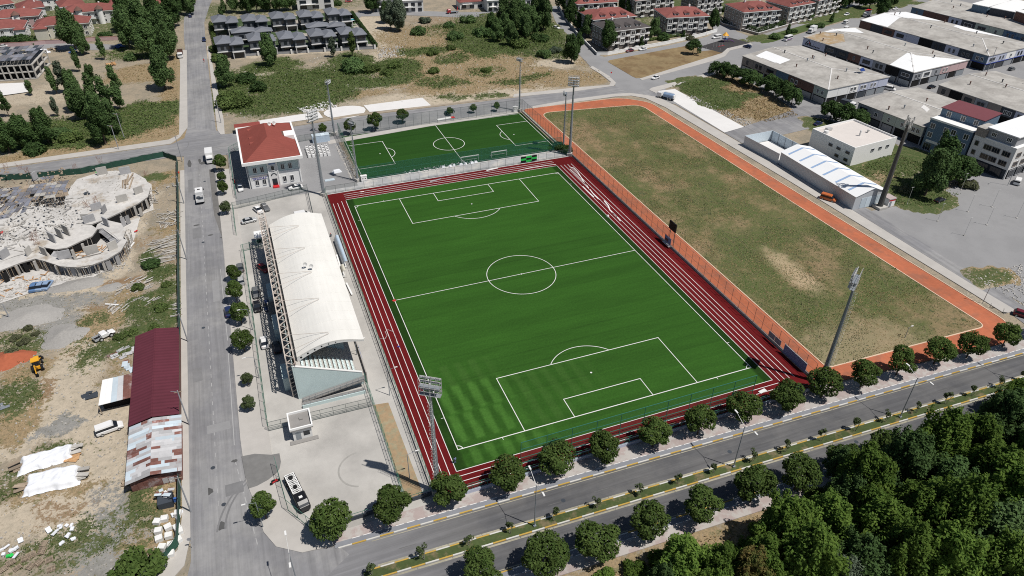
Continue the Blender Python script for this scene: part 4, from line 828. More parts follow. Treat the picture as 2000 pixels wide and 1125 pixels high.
fence('tall green netting at the left end of the small pitch', [(-29.4,69.6),(-29.3,108)], 5.2, 3., net='net_g', rails=(.1,.5,1.))
fence('tall green netting between the small pitch and the service strip', [(-29.3,69.3),(43,69.2)], 4.8, 3., net='net_g', rails=(.08,.5,1.))
fence('tall thin dark fence between the small pitch and the street', [(-29.3,108.1),(43,108.0)], 5.0, 3.2, 'fence_d', rails=(.02,1.), pr_=.045)
fence('tall thin fence between the small pitch and the orange track', [(43.4,108),(43.6,69.3)], 5.0, 2.6, 'fence_d', rails=(.02,1.), pr_=.045, wall=(.4,.3,0,'concrete'))
fence('grey post fence along the top straight of the red track', [(-41,63.4),(43.6,63.3)], 2.6, 3., 'fence_d', rails=(.06,1.), pr_=.04)
fence('long tall fence between the red track and the orange track', [(44.35,-60.5),(44.35,63)], 4.6, 3.0, 'rust', rails=(.16,.55,1.), pr_=.05, wall=(.65,.3,0,'side'))
fence('fence with pale base wall between the red track and boulevard trees', [(-40.6,-63.1),(44.2,-63.2)], 2.6, 2.9, rails=(.35,.7,1.), wall=(.9,.25,0,'wall_lav'), pr_=.05)
fence('high teal ball-stop net behind the near goal line', [(-25.2,-62.75),(25.8,-62.75)], 9.0, 5.0, post='fence', net='net', rails=(.40,.55,.80,1.), name='ball_stop_net', cat='net', pr_=.07, rr=.05, netz=(8.9, 3.4))
fence('green fabric screen along the left side of the street', [(-84.2,-52),(-83.9,-20),(-84.2,30),(-84.3,70),(-84.6,104)], 2.2, 3., 'fence_d', 'screen', (1.,), 'fabric_screen', 'screen', screen=True)
fence('green fabric screen curving round the bottom corner of the left lot', [(-84.2,-52.2),(-84.4,-56),(-87.5,-60.2),(-92,-63.3)], 2.4, 2.4, 'fence_d', 'screen', (1.,), 'fabric_screen', 'screen', screen=True)
fence('wavy green fabric screen between the building site and the cross street', [(-140,109.4),(-129,107.2),(-114,105.6),(-99,108.6),(-89,110.6),(-84.8,105)], 2.2, 3., 'fence_d', 'screen', (1.,), 'fabric_screen', 'screen', screen=True)
# low stadium wall by the lower-left yard
wl_ = thing('yard_wall', 'dark low wall with railing between the concrete yard and the boulevard pavement', 'wall', (-62,-61.6,0))
MB().bar((0,0,.45), (20.5,.6,.45), .25, .9).build('wall_base', K['wall_dark'], wl_); MB().bar((0,0,1.6), (20.5,.6,1.6), .06, .06).build('rail', K['fence'], wl_)
for i in range(9): MB().tube((i*2.55,i*.075,.9), (i*2.55,i*.075,1.65), .04, .04, 6).build('post', K['fence'], wl_)
# ---------------------------------------------------------------- floodlight towers
lamp_m = M('lamp_housing', (.48,.49,.50), .4, .2, 2, metal=.2); lampglass = M('lamp_glass', (.62,.64,.66), .2, .1, 2, spec=.6)
def tower(label, x, y, h, head=(3.6, 3.4), rows=4, cols=8, face=0., group=None, r0=.52, ladder=True, col='steel'):
    o = thing('floodlight_tower', label, 'floodlight', (x, y, 0), face, group)      # local +y faces the pitch
    MB().box((0,0,.5), (1.7,1.7,1.0)).build('concrete_base', K['concrete'], o)
    MB().tube((0,0,1), (0,0,h-head[1]*.6), r0, r0*.42, 12).build('pole', K[col], o)
    fr = MB(); W, Hh = head; zb = h-Hh
    for i in range(rows+1):
        z_ = zb+Hh*i/rows; fr.bar((-W/2,.55,z_), (W/2,.55,z_), .09); fr.bar((-W/2,-.35,z_), (W/2,-.35,z_), .05)
    for i in range(5):
        x_ = -W/2+W*i/4; fr.bar((x_,.55,zb), (x_,.55,h), .08); fr.bar((x_,-.35,zb), (x_,-.35,zb+Hh), .05)
        fr.bar((x_,.55,zb+Hh*.25), (0,0,zb-.6), .07)
    fr.build('lamp_frame', K['steel_l'], o)
    pl = MB(); pl.bb(-W/2,W/2,-.35,.5,zb-.05,zb); pl.bb(-W/2,W/2,-.35,.5,zb+Hh*.5-.04,zb+Hh*.5); pl.build('platform', K['steel'], o)
    for i in range(rows):
        z_ = zb+Hh*(i+.5)/rows; lm = MB()
        for k in range(cols):
            x_ = -W/2+W*(k+.5)/cols; s = W/cols*.4
            lm.box((x_,.75,z_), (s*2,.3,s*1.9), rot=Matrix.Rotation(-.7, 3, 'X')); lm.box((x_,.88,z_-.13), (s*1.75,.06,s*1.6), rot=Matrix.Rotation(-.7, 3, 'X'), mi=1)
        lm.build('lamp_row', [lamp_m, lampglass], o)
    if ladder:
        ld = MB()
        for s in (-.18, .18): ld.bar((s,-r0-.12,2.5), (s,-r0*.5-.12,h-Hh), .04)
        n = int((h-Hh-2.5)/.9)
        for i in range(n):
            f = i/n; y_ = -(r0*(1-f)+r0*.5*f)-.12; z_ = 2.5+i*.9
            ld.bar((-.18,y_,z_), (.18,y_,z_), .03)
            ld.bar((-.34,y_,z_), (-.34,y_-.5,z_), .03); ld.bar((.34,y_,z_), (.34,y_-.5,z_), .03); ld.bar((-.34,y_-.5,z_), (.34,y_-.5,z_), .03)
        ld.build('ladder', K['steel_l'], o)
    return o
G_ = 'floodlight towers of the stadium'
fa = lambda x, y: math.atan2(-y, -x)-math.pi/2
tower('tall steel floodlight tower at the near left corner of the red track', -40.6, -60.9, 27.6, face=fa(-40.6,-60.9), group=G_)
tower('tall steel floodlight tower at the near right corner behind boulevard trees', 45.2, -62.0, 29.0, face=fa(42,-63), group=G_)
tower('tall steel floodlight tower beside the clubhouse at the far left track corner', -41.8, 62.9, 28, face=fa(-41,63), group=G_)
tower('tall steel floodlight tower at the far right corner of the red track', 43.6, 63.6, 28.3, face=fa(43,63), group=G_)
G_ = 'floodlight poles of the small pitch'
for lb, x, y, h in (('slim floodlight pole at the far left corner of the small pitch', -30.6,110.0,20.5),('slim floodlight pole at the near left corner of the small pitch', -29.9,69.2,20.7),('slim floodlight pole at the far right corner of the small pitch', 42.5,108.8,21.4),('slim floodlight pole at the near right corner of the small pitch', 43.9,69.7,21)):
    tower(lb, x, y, h, (2.4,1.3), 2, 5, fa(x-6.7,y-88), G_, .34)
for lb, x, y in (('white cabinet at the foot of the near left floodlight pole of the small pitch', -28.0,68.3),('white cabinet at the far right corner of the small pitch', 40.9,109.1)):
    o = thing('electrical_cabinet', lb, 'cabinet', (x,y,0)); MB().box((0,0,1.0), (1.9,1.0,2.0)).build('housing', K['white'], o); MB().box((0,0,2.05), (2.05,1.15,.1)).build('cap', K['offwhite'], o)
    for s in (-.4,.4): MB().box((s,-.51,1.2), (.35,.04,.25)).build('vent', K['dark'], o)
# telecom mast by the metal shed
o = thing('telecom_mast', 'thick dark mast with antenna panels beside the blue-white metal shed', 'mast', (117.6,-4.4,0))
MB().box((0,0,.4), (3.2,3.2,.8)).build('concrete_base', K['concrete'], o); MB().tube((0,0,.8), (0,0,27), .85, .42, 12).build('pole', M('mast_dark', (.085,.085,.08), .6, .15, 1), o)
for i in range(9):
    a = i*2*math.pi/9; rr = 1.0; MB().box((rr*math.cos(a), rr*math.sin(a), 27.2+(i % 3)*.8), (.35,.25,1.6), a).build('antenna_panel', K['steel_l'], o)
fr = MB()
for z_ in (26.4,27.6,28.8):
    for i in range(9): a = i*2*math.pi/9; b_ = (i+1)*2*math.pi/9; fr.bar((.95*math.cos(a),.95*math.sin(a),z_), (.95*math.cos(b_),.95*math.sin(b_),z_), .07)
fr.build('antenna_ring', K['steel_l'], o)
o = thing('equipment_cabin', 'small white cabin with red roof trim at the foot of the mast', 'cabin', (121.3,-3.6,0)); MB().box((0,0,1.35), (2.6,3.,2.7)).build('cabin_wall', K['white'], o); MB().box((0,0,2.8), (2.9,3.3,.22)).build('roof', M('cabin_roof', (.42,.36,.35), .8), o); MB().box((0,-1.52,2.3), (2.5,.05,.4)).build('fascia', K['redp'], o); MB().box((-.5,-1.53,1.0), (.8,.05,1.9)).build('door', K['steel'], o)
# ---------------------------------------------------------------- grandstand
gs = thing('grandstand', 'grandstand with arched white roof, rear lattice truss and pale blue end wall', 'grandstand', (-53,0,0))
ox = 53.
YS, YN = -27.5, 34.; K['seam'] = M('seam', (.68,.67,.635), .6)
rp = lambda u: (-59.7+u*13.9, 9.25+.85*u+1.75*math.sin(math.pi*min(1,u*1.02)))      # roof profile
rf = MB(); n = 18; RS, RN = -25.2, 32.5
for i in range(n):
    (xa, za), (xb, zb) = rp(i/n), rp((i+1)/n)
    rf.quad((xa+ox,RS,za),(xb+ox,RS,zb),(xb+ox,RN,zb),(xa+ox,RN,za)); rf.quad((xa+ox,RN,za-.22),(xb+ox,RN,zb-.22),(xb+ox,RS,zb-.22),(xa+ox,RS,za-.22))
    for y_ in (RS, RN): rf.quad((xa+ox,y_,za-.22),(xb+ox,y_,zb-.22),(xb+ox,y_,zb),(xa+ox,y_,za))
for u in (0, 1): xa, za = rp(u); rf.quad((xa+ox,RS,za-.22),(xa+ox,RN,za-.22),(xa+ox,RN,za),(xa+ox,RS,za))
rf.build('roof', K['membrane'], gs, smooth=False)
for y_ in np.arange(RS+3.5, RN-1, 3.6):
    sm = MB()
    for i in range(n): (xa, za), (xb, zb) = rp(i/n), rp((i+1)/n); sm.bar((xa+ox,y_,za+.015), (xb+ox,y_,zb+.015), .05, .03)
    sm.build('roof_seam', K['seam'], gs)
def rib(y_, nm='end_rib'):
    e = MB()
    for i in range(n):
        (xa, za), (xb, zb) = rp(i/n), rp((i+1)/n); da = .25+.75*(1-i/n); db = .25+.75*(1-(i+1)/n)
        e.quad((xa+ox,y_,za-.23-da),(xb+ox,y_,zb-.23-db),(xb+ox,y_,zb-.23),(xa+ox,y_,za-.23)); e.quad((xa+ox,y_+.2,za-.23),(xb+ox,y_+.2,zb-.23),(xb+ox,y_+.2,zb-.23-db),(xa+ox,y_+.2,za-.23-da)); e.quad((xa+ox,y_+.2,za-.23-da),(xb+ox,y_+.2,zb-.23-db),(xb+ox,y_,zb-.23-db),(xa+ox,y_,za-.23-da))
    return e.build(nm, K['offwhite'], gs)
er = rib(RS-.02)
for k in range(6):
    u = .06+k*.105; xa, za = rp(u); r_ = .24-.022*k; MB().tube((xa+ox,RS-.05,za-.62+.03*k), (xa+ox,RS-.03,za-.62+.03*k), r_, r_, 10).build('rib_hole', K['dark'], er)
for y_ in (-13,-1,11,23): rib(float(y_), 'roof_rib')
# rear lattice girder and columns
gz0, gz1, gxa, gxb = 9.3, 11.3, -61.9+ox, -60.3+ox
for xx, zz in ((gxa,gz0),(gxb,gz0),(gxa,gz1),(gxb,gz1)): MB().bar((xx,-27.6,zz), (xx,37.5,zz), .17).build('chord', K['rust'] if (xx == gxb and zz == gz0) else K['truss'], gs)
lt = MB(); y_ = -27.6; k = 0
while y_ < 37.0:
    y2 = y_+1.3; s = k % 2
    for xx in (gxa, gxb): lt.bar((xx,y_,gz1 if s else gz0), (xx,y2,gz0 if s else gz1), .12); lt.bar((xx,y_,gz0 if s else gz1), (xx,y2,gz1 if s else gz0), .09)
    for zz in (gz0, gz1): lt.bar((gxa if s else gxb,y_,zz), (gxb if s else gxa,y2,zz), .12)
    lt.bar((gxa,y_,gz0), (gxa,y_,gz1), .09); lt.bar((gxb,y_,gz0), (gxb,y_,gz1), .09); y_ = y2; k += 1
lt.build('lattice', K['truss'], gs)
for y_ in (-26,-14,-2,10,22,34,37.2):
    c_ = MB(); xs_ = (gxa-.1, gxb+.1)
    for xx in xs_: c_.bar((xx,y_-.35,0), (xx,y_-.35,gz0), .2); c_.bar((xx,y_+.35,0), (xx,y_+.35,gz0), .2)
    z_ = .3
    while z_ < gz0-1:
        c_.bar((xs_[0],y_-.35,z_), (xs_[1],y_-.35,z_+1.1), .09); c_.bar((xs_[1],y_+.35,z_), (xs_[0],y_+.35,z_+1.1), .09); z_ += 1.1
    c_.build('column', K['truss'], gs)
bx = MB()
for a_, b_ in zip((-26,-14,-2,10,22), (-14,-2,10,22,34)):
    for z0_, z1_ in ((.4,4.8),(4.8,9.2)):
        bx.bar((gxa-.1,a_,z0_), (gxa-.1,b_,z1_), .16); bx.bar((gxa-.1,b_,z0_), (gxa-.1,a_,z1_), .16)
    for q in range(1, 6): yy = a_+(b_-a_)*q/6; bx.bar((gxa-.1,yy,6.2), (gxa-.1,yy+1.4*(1 if q % 2 else -1),9.2), .13)
    bx.bar((gxa-.1,a_,6.2), (gxa-.1,b_,6.2), .14)
bx.build('cross_brace', K['truss'], gs)
for y_ in (-22.5,-9.5,2.,13.5,25.):     # raking struts lying over the roof
    for dy in (-2.6, 2.6):
        tip = rp(.52); MB().bar((gxb,y_+dy,gz1), (tip[0]+ox,y_+(.2 if dy > 0 else -.2),tip[1]+.25), .06).build('roof_strut', K['truss'], gs)
for y_, u in ((4.8,.44),(3.4,.53)):
    xa, za = rp(u); d_ = MB(); d_.tube((xa+ox,y_,za), (xa+ox,y_,za+.9), .04, .04, 6); d_.tube((xa+ox,y_-.05,za+.9), (xa+ox+.02,y_-.22,za+1.02), .12, .5, 14, cap=False); d_.build('satellite_dish', K['steel_l'], gs)
# rake, walls, ramp
NR = 13; X0, X1, Z0, Z1 = -48.4, -60.2, 2.6, 8.3
for i in range(NR):
    xa = X0+(X1-X0)*i/NR; xb = X0+(X1-X0)*(i+1)/NR; z_ = Z0+(Z1-Z0)*(i+.5)/NR
    MB().bb(xb+ox, xa+ox, YS+.35, YN-.35, 0 if i == NR-1 else z_-.6, z_).build('terrace_step', K['concrete'], gs)
seat_w = MB(); seat_w.box((0,0,.22), (.42,.42,.08)); seat_w.box((-.2,0,.42), (.08,.42,.36)); seat_w.box((0,0,.1), (.12,.12,.2))
sw = seat_w.mesh('seat', M('pale_seat', (.62,.72,.72), .5)); sr_ = seat_w.mesh('seat', M('red_seat', (.62,.10,.08), .5))
for i in range(NR-1):
    xc = X0+(X1-X0)*(i+.55)/NR; z_ = Z0+(Z1-Z0)*(i+.5)/NR
    for k in range(9): inst(sw, 'seat', gs, (xc+ox, YS+.75+k*.52, z_))
    if i < 7:
        for k in range(9): inst(sr_, 'seat', gs, (xc+ox, -13.2+k*.56, z_))
MB().add([(X1-.55+ox,YS,0),(X0+1.0+ox,YS,0),(X0+1.0+ox,YS,3.2),(X1-.55+ox,YS,8.9),(X1-.55+ox,YS+.3,0),(X0+1.0+ox,YS+.3,0),(X0+1.0+ox,YS+.3,3.2),(X1-.55+ox,YS+.3,8.9)], [(0,1,2,3),(7,6,5,4),(0,3,7,4),(1,5,6,2),(3,2,6,7),(0,4,5,1)]).build('end_wall', K['paleblue'], gs)
MB().add([(X1-.6+ox,YS-.06,8.9),(X0+1.02+ox,YS-.06,3.2),(X0+1.02+ox,YS+.42,3.2),(X1-.6+ox,YS+.42,8.9),(X1-.6+ox,YS-.06,9.05),(X0+1.02+ox,YS-.06,3.35),(X0+1.02+ox,YS+.42,3.35),(X1-.6+ox,YS+.42,9.05)], [(4,5,6,7),(0,1,5,4),(2,3,7,6),(1,2,6,5),(3,0,4,7)]).build('wall_coping', K['offwhite'], gs)
MB().bb(X1-.85+ox, X1-.57+ox, YS, YN, 0, 8.9).build('rear_wall', K['paleblue'], gs)
MB().bb(X1-.55+ox, X0+1+ox, YN-.3, YN, 0, 6.0).build('end_wall', K['paleblue'], gs)
MB().bb(X0+.1+ox, X0+1.7+ox, YS+.35, YN-.35, 0, 2.05).build('front_walkway', K['side'], gs)
MB().bb(X0+1.72+ox, X0+1.92+ox, YS, YN, 0, 3.0).build('front_parapet', M('front_parapet', (.36,.34,.32), .9), gs)
MB().bb(X0+1.93+ox, X0+1.98+ox, -22.5, -17.5, 1.6, 2.8).build('sign_board', K['blue'], gs)
vb = MB(); vb.bb(-57.8+ox, -51.5+ox, -18.5, -15.2, 3.0, 6.6); vb.build('commentary_box', K['paleblue'], gs); MB().bb(-56.8+ox,-55.6+ox,-18.56,-18.5,5.2,6.0).build('window', K['glass'], gs)
MB().bb(-51.4+ox, -49.6+ox, -18.5, -15.2, 2.4, 4.6).build('stair_head', K['paleblue'], gs)
ra = MB(); ra.add([(-60.4+ox,YS-.1,.25),(-47.2+ox,YS-.1,2.3),(-47.2+ox,YS-1.5,2.3),(-60.4+ox,YS-1.5,.25),(-60.4+ox,YS-.1,.0),(-47.2+ox,YS-.1,2.05),(-47.2+ox,YS-1.5,2.05),(-60.4+ox,YS-1.5,.0)], [(0,3,2,1),(4,5,6,7),(0,1,5,4),(1,2,6,5),(2,3,7,6),(3,0,4,7)]); ra.build('ramp', K['concrete_d'], gs)
rl = MB()
for k in range(11):
    f = k/10; x_ = -60.2+13*f+ox; z_ = .25+2.05*f; rl.bar((x_,YS-1.48,z_), (x_,YS-1.48,z_+1), .06); rl.bar((x_,YS-3.0,0), (x_,YS-3.0,1.4), .06)
for q in (.5, 1.): rl.bar((-60.3+ox,YS-1.48,.25+q), (-47.2+ox,YS-1.48,2.3+q), .06); rl.bar((-60.3+ox,YS-3.0,.6+q*.8), (-47.8+ox,YS-3.0,.6+q*.8), .06)
rl.build('ramp_railing', K['steel'], gs)
MB().bb(-60.6+ox,-47.6+ox,YS-3.15,YS-2.9,0,.8).build('ramp_wall', K['paleblue'], gs); MB().bb(-60.6+ox,-47.6+ox,YS-2.89,YS-1.55,.05,.28).build('ramp_walk', K['concrete_d'], gs)
st = MB()
for k in range(14): st.bb(-63.9+ox, -62.3+ox, 2+k*.3, 2.3+k*.3, 0, .2+.2*k)
st.build('rear_stair', K['concrete_d'], gs)
for (ya, yb, hh) in ((-6,0,3.2),(8,14,3.0),(-24,-19,3.4)): MB().bb(-63.4+ox,-62.2+ox,ya,yb,0,hh).build('rear_annex', K['paleblue'], gs)
# ---------------------------------------------------------------- window helper shared by all buildings
WINM = {}
def winmesh(w_, h_, fr='white', nm=1, gl='glass', dp=.10):
    key = (round(w_,2), round(h_,2), fr, nm, gl)
    if key not in WINM:
        m = MB(); t = min(.12, w_*.12)
        m.bb(-w_/2,w_/2,-.02,.03,0,h_, 1)
        for a in ((-w_/2-t,-w_/2,-t,h_+t),(w_/2,w_/2+t,-t,h_+t)): m.bb(a[0],a[1],-dp,.03,a[2],a[3])
        m.bb(-w_/2,w_/2,-dp,.03,h_,h_+t); m.bb(-w_/2-t*.6,w_/2+t*.6,-dp-.08,.03,-t*1.1,-.001)
        for k in range(1, nm+1): x_ = -w_/2+w_*k/(nm+1); m.bb(x_-t*.35,x_+t*.35,-dp*.7,.03,0,h_)
        WINM[key] = m.mesh('window', [K[fr], K[gl]])
    return WINM[key]
def wins(parent, side, X, Y, L_, fr='white', nm=1, gl='glass', name='window', off=0.03):
    "windows (pos along wall, sill height, width, height) on one side of an X by Y block standing at 0,0"
    for (p, z_, w_, h_) in L_:
        loc, rz = {'s': ((p,-off,z_),0), 'n': ((X-p,Y+off,z_),math.pi), 'e': ((X+off,p,z_),math.pi/2), 'w': ((-off,Y-p,z_),-math.pi/2)}[side]
        inst(winmesh(w_, h_, fr, nm, gl), name, parent, loc, rz)
# ---------------------------------------------------------------- clubhouse
cl = thing('clubhouse', 'two-storey pale blue clubhouse with red hipped roof and white eaves', 'building', (-62.5,75,0)); X, Y = 15.3, 27.
MB().bb(0,X,0,Y,0,4.3).build('lower_wall', K['white'], cl); MB().bb(.02,X-.02,.02,Y-.02,4.3,8.8).build('upper_wall', K['paleblue'], cl)
MB().bb(-.06,X+.06,-.06,Y+.06,4.3,4.75).build('string_course', K['white'], cl)
ev = MB(); ev.bb(-1.5,X+1.7,-1.9,Y+1.6,8.8,9.25); ev.build('eaves', K['white'], cl)
for a in ((-1.5,-.95,-1.9,Y+1.6),(X+1.1,X+1.7,-1.9,Y+1.6)): MB().bb(*a,9.25,9.75).build('gutter', K['white'], cl)
for a in ((-.95,X+1.1,-1.9,-1.4),(-.95,X+1.1,Y+1.1,Y+1.6)): MB().bb(*a,9.25,9.75).build('gutter', K['white'], cl)
rfo = MB().hip(-.9,X+1.05,-1.35,Y+1.05,9.26,4.3,0,0,'y').build('roof', K['redroof'], cl)
for (y_, s) in ((9,1),(13.5,1),(20.5,1)): MB().add([(2.2,y_,10.6),(2.2,y_+1.8,10.6),(2.2,y_+.9,11.6),(5.0,y_+.9,11.7)], [(0,2,1),(0,3,2),(1,2,3)]).build('dormer', K['redroof'], rfo)
MB().bb(X-2.1,X+1.0,12.6,17.0,9.3,11.1).build('roof_terrace', K['white'], rfo); MB().bb(X-4.9,X-2.12,13.0,16.6,9.5,11.3).build('terrace_wall', K['wall_brown'], rfo)
for x_, y_ in ((9.4,19.2),(10.9,19.4)): d_ = MB(); d_.tube((x_,y_,11.5), (x_,y_,13.3), .05, .05, 6); d_.tube((x_,y_-.05,13.3), (x_+.05,y_-.2,13.4), .15, .6, 14, cap=False); d_.build('satellite_dish', K['steel_l'], rfo)
cb = MB(); cb.bb(6.0,8.6,-.5,-.02,0,9.0); cb.build('entrance_bay', K['offwhite'], cl)
for x_ in (5.75,8.6): MB().bb(x_,x_+.28,-.62,-.03,0,8.79).build('pilaster', K['white'], cl)
MB().bb(6.3,8.3,-.52,-.5,7.6,8.7).build('blind_panel', K['bluecar'], cl); MB().bb(6.55,8.05,-.55,-.5,.5,2.7).build('door', K['glass'], cl)
MB().bb(6.4,8.3,-1.9,-.5,.0,.42).build('entrance_step', K['redp'], cl); inst(winmesh(.9,1.5,'white',0), 'window', cl, (7.3,-.52,5.6))
a_ = MB()
for k in range(8):
    p, q = math.pi*k/8, math.pi*(k+1)/8; a_.quad((7.3+.95*math.cos(p),-.53,3.7+.95*math.sin(p)),(7.3+.6*math.cos(p),-.53,3.7+.6*math.sin(p)),(7.3+.6*math.cos(q),-.53,3.7+.6*math.sin(q)),(7.3+.95*math.cos(q),-.53,3.7+.95*math.sin(q)))
a_.build('arch', K['wall_dark'], cl)
wins(cl, 's', X, Y, [(1.9,5.4,.95,1.6),(4.1,5.4,.95,1.6),(10.4,5.4,.95,1.6),(12.7,5.4,.95,1.6),(1.9,1.1,.95,1.7),(4.1,1.1,.95,1.7),(10.4,1.1,.95,1.7),(12.7,1.1,.95,1.7)], 'offwhite', 1)
wins(cl, 'e', X, Y, [(y_,z_,1.1,1.6) for y_ in (2.5,6,9.5,17,20.5,24) for z_ in (1.1,5.4)], 'offwhite', 1)
wins(cl, 'w', X, Y, [(y_,z_,1.1,1.6) for y_ in (2.5,6,9.5,13,17,20.5,24) for z_ in (1.1,5.4)], 'offwhite', 1)
bn = MB().bb(.4,5.6,-.12,-.03,2.95,3.75).build('banner', K['white'], cl)
tx = MB(); r_ = random.Random(4)
for row, (za, zb, x0_, x1_) in enumerate(((3.40,3.72,.5,5.5),(2.98,3.28,.9,5.0))):
    x_ = x0_
    while x_ < x1_: w_ = r_.uniform(.2,.5); tx.bb(x_,min(x_+w_,x1_),-.135,-.121,za,zb); x_ += w_+r_.uniform(.05,.16)
tx.build('banner_lettering', K['navy'], bn)
b2 = MB().bb(.4,5.6,-.12,-.07,3.85,4.2).build('banner', M('grey_banner', (.30,.28,.28), .8, .1, .5), cl)
for x_ in (-.5,-.1): MB().tube((x_,.4,0), (x_,.4,8.8), .14, .14, 8).build('column', K['offwhite'], cl)
for z_ in (1.2,3.4,5.4): MB().box((X+.35,5+z_,z_), (.6,.9,.7)).build('air_conditioner', K['offwhite'], cl)
MB().bb(X+.02,X+.4,-.3,-.05,0,8.7).build('corner_pillar', K['white'], cl)
# ---------------------------------------------------------------- booths, dugouts, benches, boards
o = thing('guard_booth', 'small white guard booth with dark windows beside the lattice truss', 'booth', (-62.6,40.2,0)); MB().bb(-1.4,1.4,-1.6,1.6,0,2.6).build('booth_wall', K['offwhite'], o); MB().bb(-1.6,1.6,-1.9,1.9,2.6,2.85).build('roof', K['white'], o); MB().bb(-1.1,.1,-1.63,-1.6,.9,2.1).build('window', K['glass'], o); MB().bb(.3,1.2,-1.63,-1.6,.9,2.1).build('window', K['glass'], o); MB().box((.2,.3,3.05), (.5,.5,.4)).build('roof_hatch', K['offwhite'], o)
o = thing('ticket_booth', 'small flat-roofed white booth with parapet on the concrete yard', 'booth', (-61.6,-37.2,0)); MB().bb(-1.8,1.8,-1.9,1.9,0,3.0).build('booth_wall', K['offwhite'], o); MB().bb(-2.2,2.2,-2.4,2.4,3.0,3.25).build('roof', K['concrete_d'], o)
for a in ((-2.2,2.2,-2.4,-2.15),(-2.2,2.2,2.15,2.4),(-2.2,-1.95,-2.15,2.15),(1.95,2.2,-2.15,2.15)): MB().bb(*a,3.26,3.75).build('parapet', K['white'], o)
MB().box((.3,.4,3.4), (.7,.7,.25)).build('roof_hatch', K['concrete_d'], o); MB().bb(-1.3,-.3,-1.93,-1.9,.1,2.1).build('door', K['steel'], o); MB().bb(.2,1.4,-1.93,-1.9,.9,2.0).build('window', K['glass'], o); MB().bb(-2.6,2.8,-2.9,-1.9,0,.14).build('step', K['concrete_d'], o)
def dugout(label, x, y0_, y1_, mname, w_=2.2, hh=2.2):
    o = thing('dugout', label, 'dugout', (x, y0_, 0)); m = MB(); Ln = y1_-y0_; n_ = 8
    pr_ = [(-w_/2*math.cos(math.pi*.55*i/n_*1.0), .25+hh*math.sin(math.pi*.62*i/n_)) for i in range(n_+1)]
    for i in range(n_): a, b_ = pr_[i], pr_[i+1]; m.quad((a[0],0,a[1]),(b_[0],0,b_[1]),(b_[0],Ln,b_[1]),(a[0],Ln,a[1]))
    m.build('canopy', K[mname], o); f = MB()
    for y_ in np.linspace(0, Ln, max(2, int(Ln/3)+1)):
        for i in range(n_): a, b_ = pr_[i], pr_[i+1]; f.bar((a[0],y_,a[1]-.03), (b_[0],y_,b_[1]-.03), .06)
        f.bar((pr_[-1][0],y_,pr_[-1][1]), (pr_[-1][0],y_,0), .06)
    f.build('frame', K['steel_l'], o); MB().bb(-.7,-.2,.2,Ln-.2,.35,.5).build('bench', K['offwhite'], o); return o
K['polycarb'] = M('polycarbonate', (.45,.55,.66), .3, .1, .5, spec=.5)
dugout('long curved blue-grey dugout shelter beside the red track', -42.4, 18.5, 33, 'polycarb')
dugout('short beige dugout shelter next to the longer blue one', -43.6, 14.2, 17.4, 'wall_cream')
for i, (u0, v0, u1, v1, lb) in enumerate(((658,500,668,533,'white bench behind the long dugout'),(677,555,688,578,'white bench near the short dugout towards the stand'))):
    a, b_ = at(u0, v0), at(u1, v1); o = thing('bench', lb, 'bench', a); d = b_-a; MB().bar((0,0,.45), d+V(0,0,.45), .4, .08).build('seat', K['white'], o)
    for f in (.1, .9): MB().bar(d*f, d*f+V(0,0,.42), .3, .08).build('leg', K['steel'], o)
o = thing('hoarding', 'green and black chequered hoarding on the far track fence', 'hoarding', (24.9,63.15,0))
for i in range(3):
    for j in range(3): MB().bb(i*2+.02,i*2+1.98,-.04,.02,.35+j*.72,.35+j*.72+.70).build('panel', K['green_b'] if (i+j) % 2 else K['black'], o)
o = thing('hoarding', 'long blue-grey hoarding on the right-hand fence near the boulevard', 'hoarding', (44.05,-58.2,0)); MB().bb(-.06,.0,0,7.4,.2,2.6).build('panel', K['bluecar'], o); MB().bb(-.1,.03,-.05,7.45,2.61,2.72).build('top_rail', K['steel_l'], o)
o = thing('hoarding', 'small grey hoarding on the right-hand fence before the long blue one', 'hoarding', (44.05,-49.6,0))
for k in range(2): MB().bb(-.06,.0,k*2.2,k*2.2+2.1,1.0,2.5).build('panel', K['wall_grey'], o)
o = thing('scoreboard', 'black scoreboard on posts behind the right-hand fence', 'scoreboard', (45.3,0.2,0)); MB().bb(-.15,.15,-2.2,1.2,4.4,6.9).build('screen', K['black'], o)
for y_ in (-1.6,.6): MB().tube((0.2,y_,0), (0.2,y_,6.6), .09, .09, 8).build('post', K['fence_d'], o)
o = thing('notice_board', 'blue-grey board on the fence below the scoreboard', 'board', (43.9,-.9,0)); MB().bb(-.06,.0,-1.6,1.6,.9,2.9).build('panel', K['bluecar'], o); MB().bb(-.12,-.06,-.2,1.2,1.4,2.1).build('print', K['wall_brown'], o); MB().bb(-.6,0,-1.7,1.7,.5,.6).build('ledge', K['steel_l'], o)
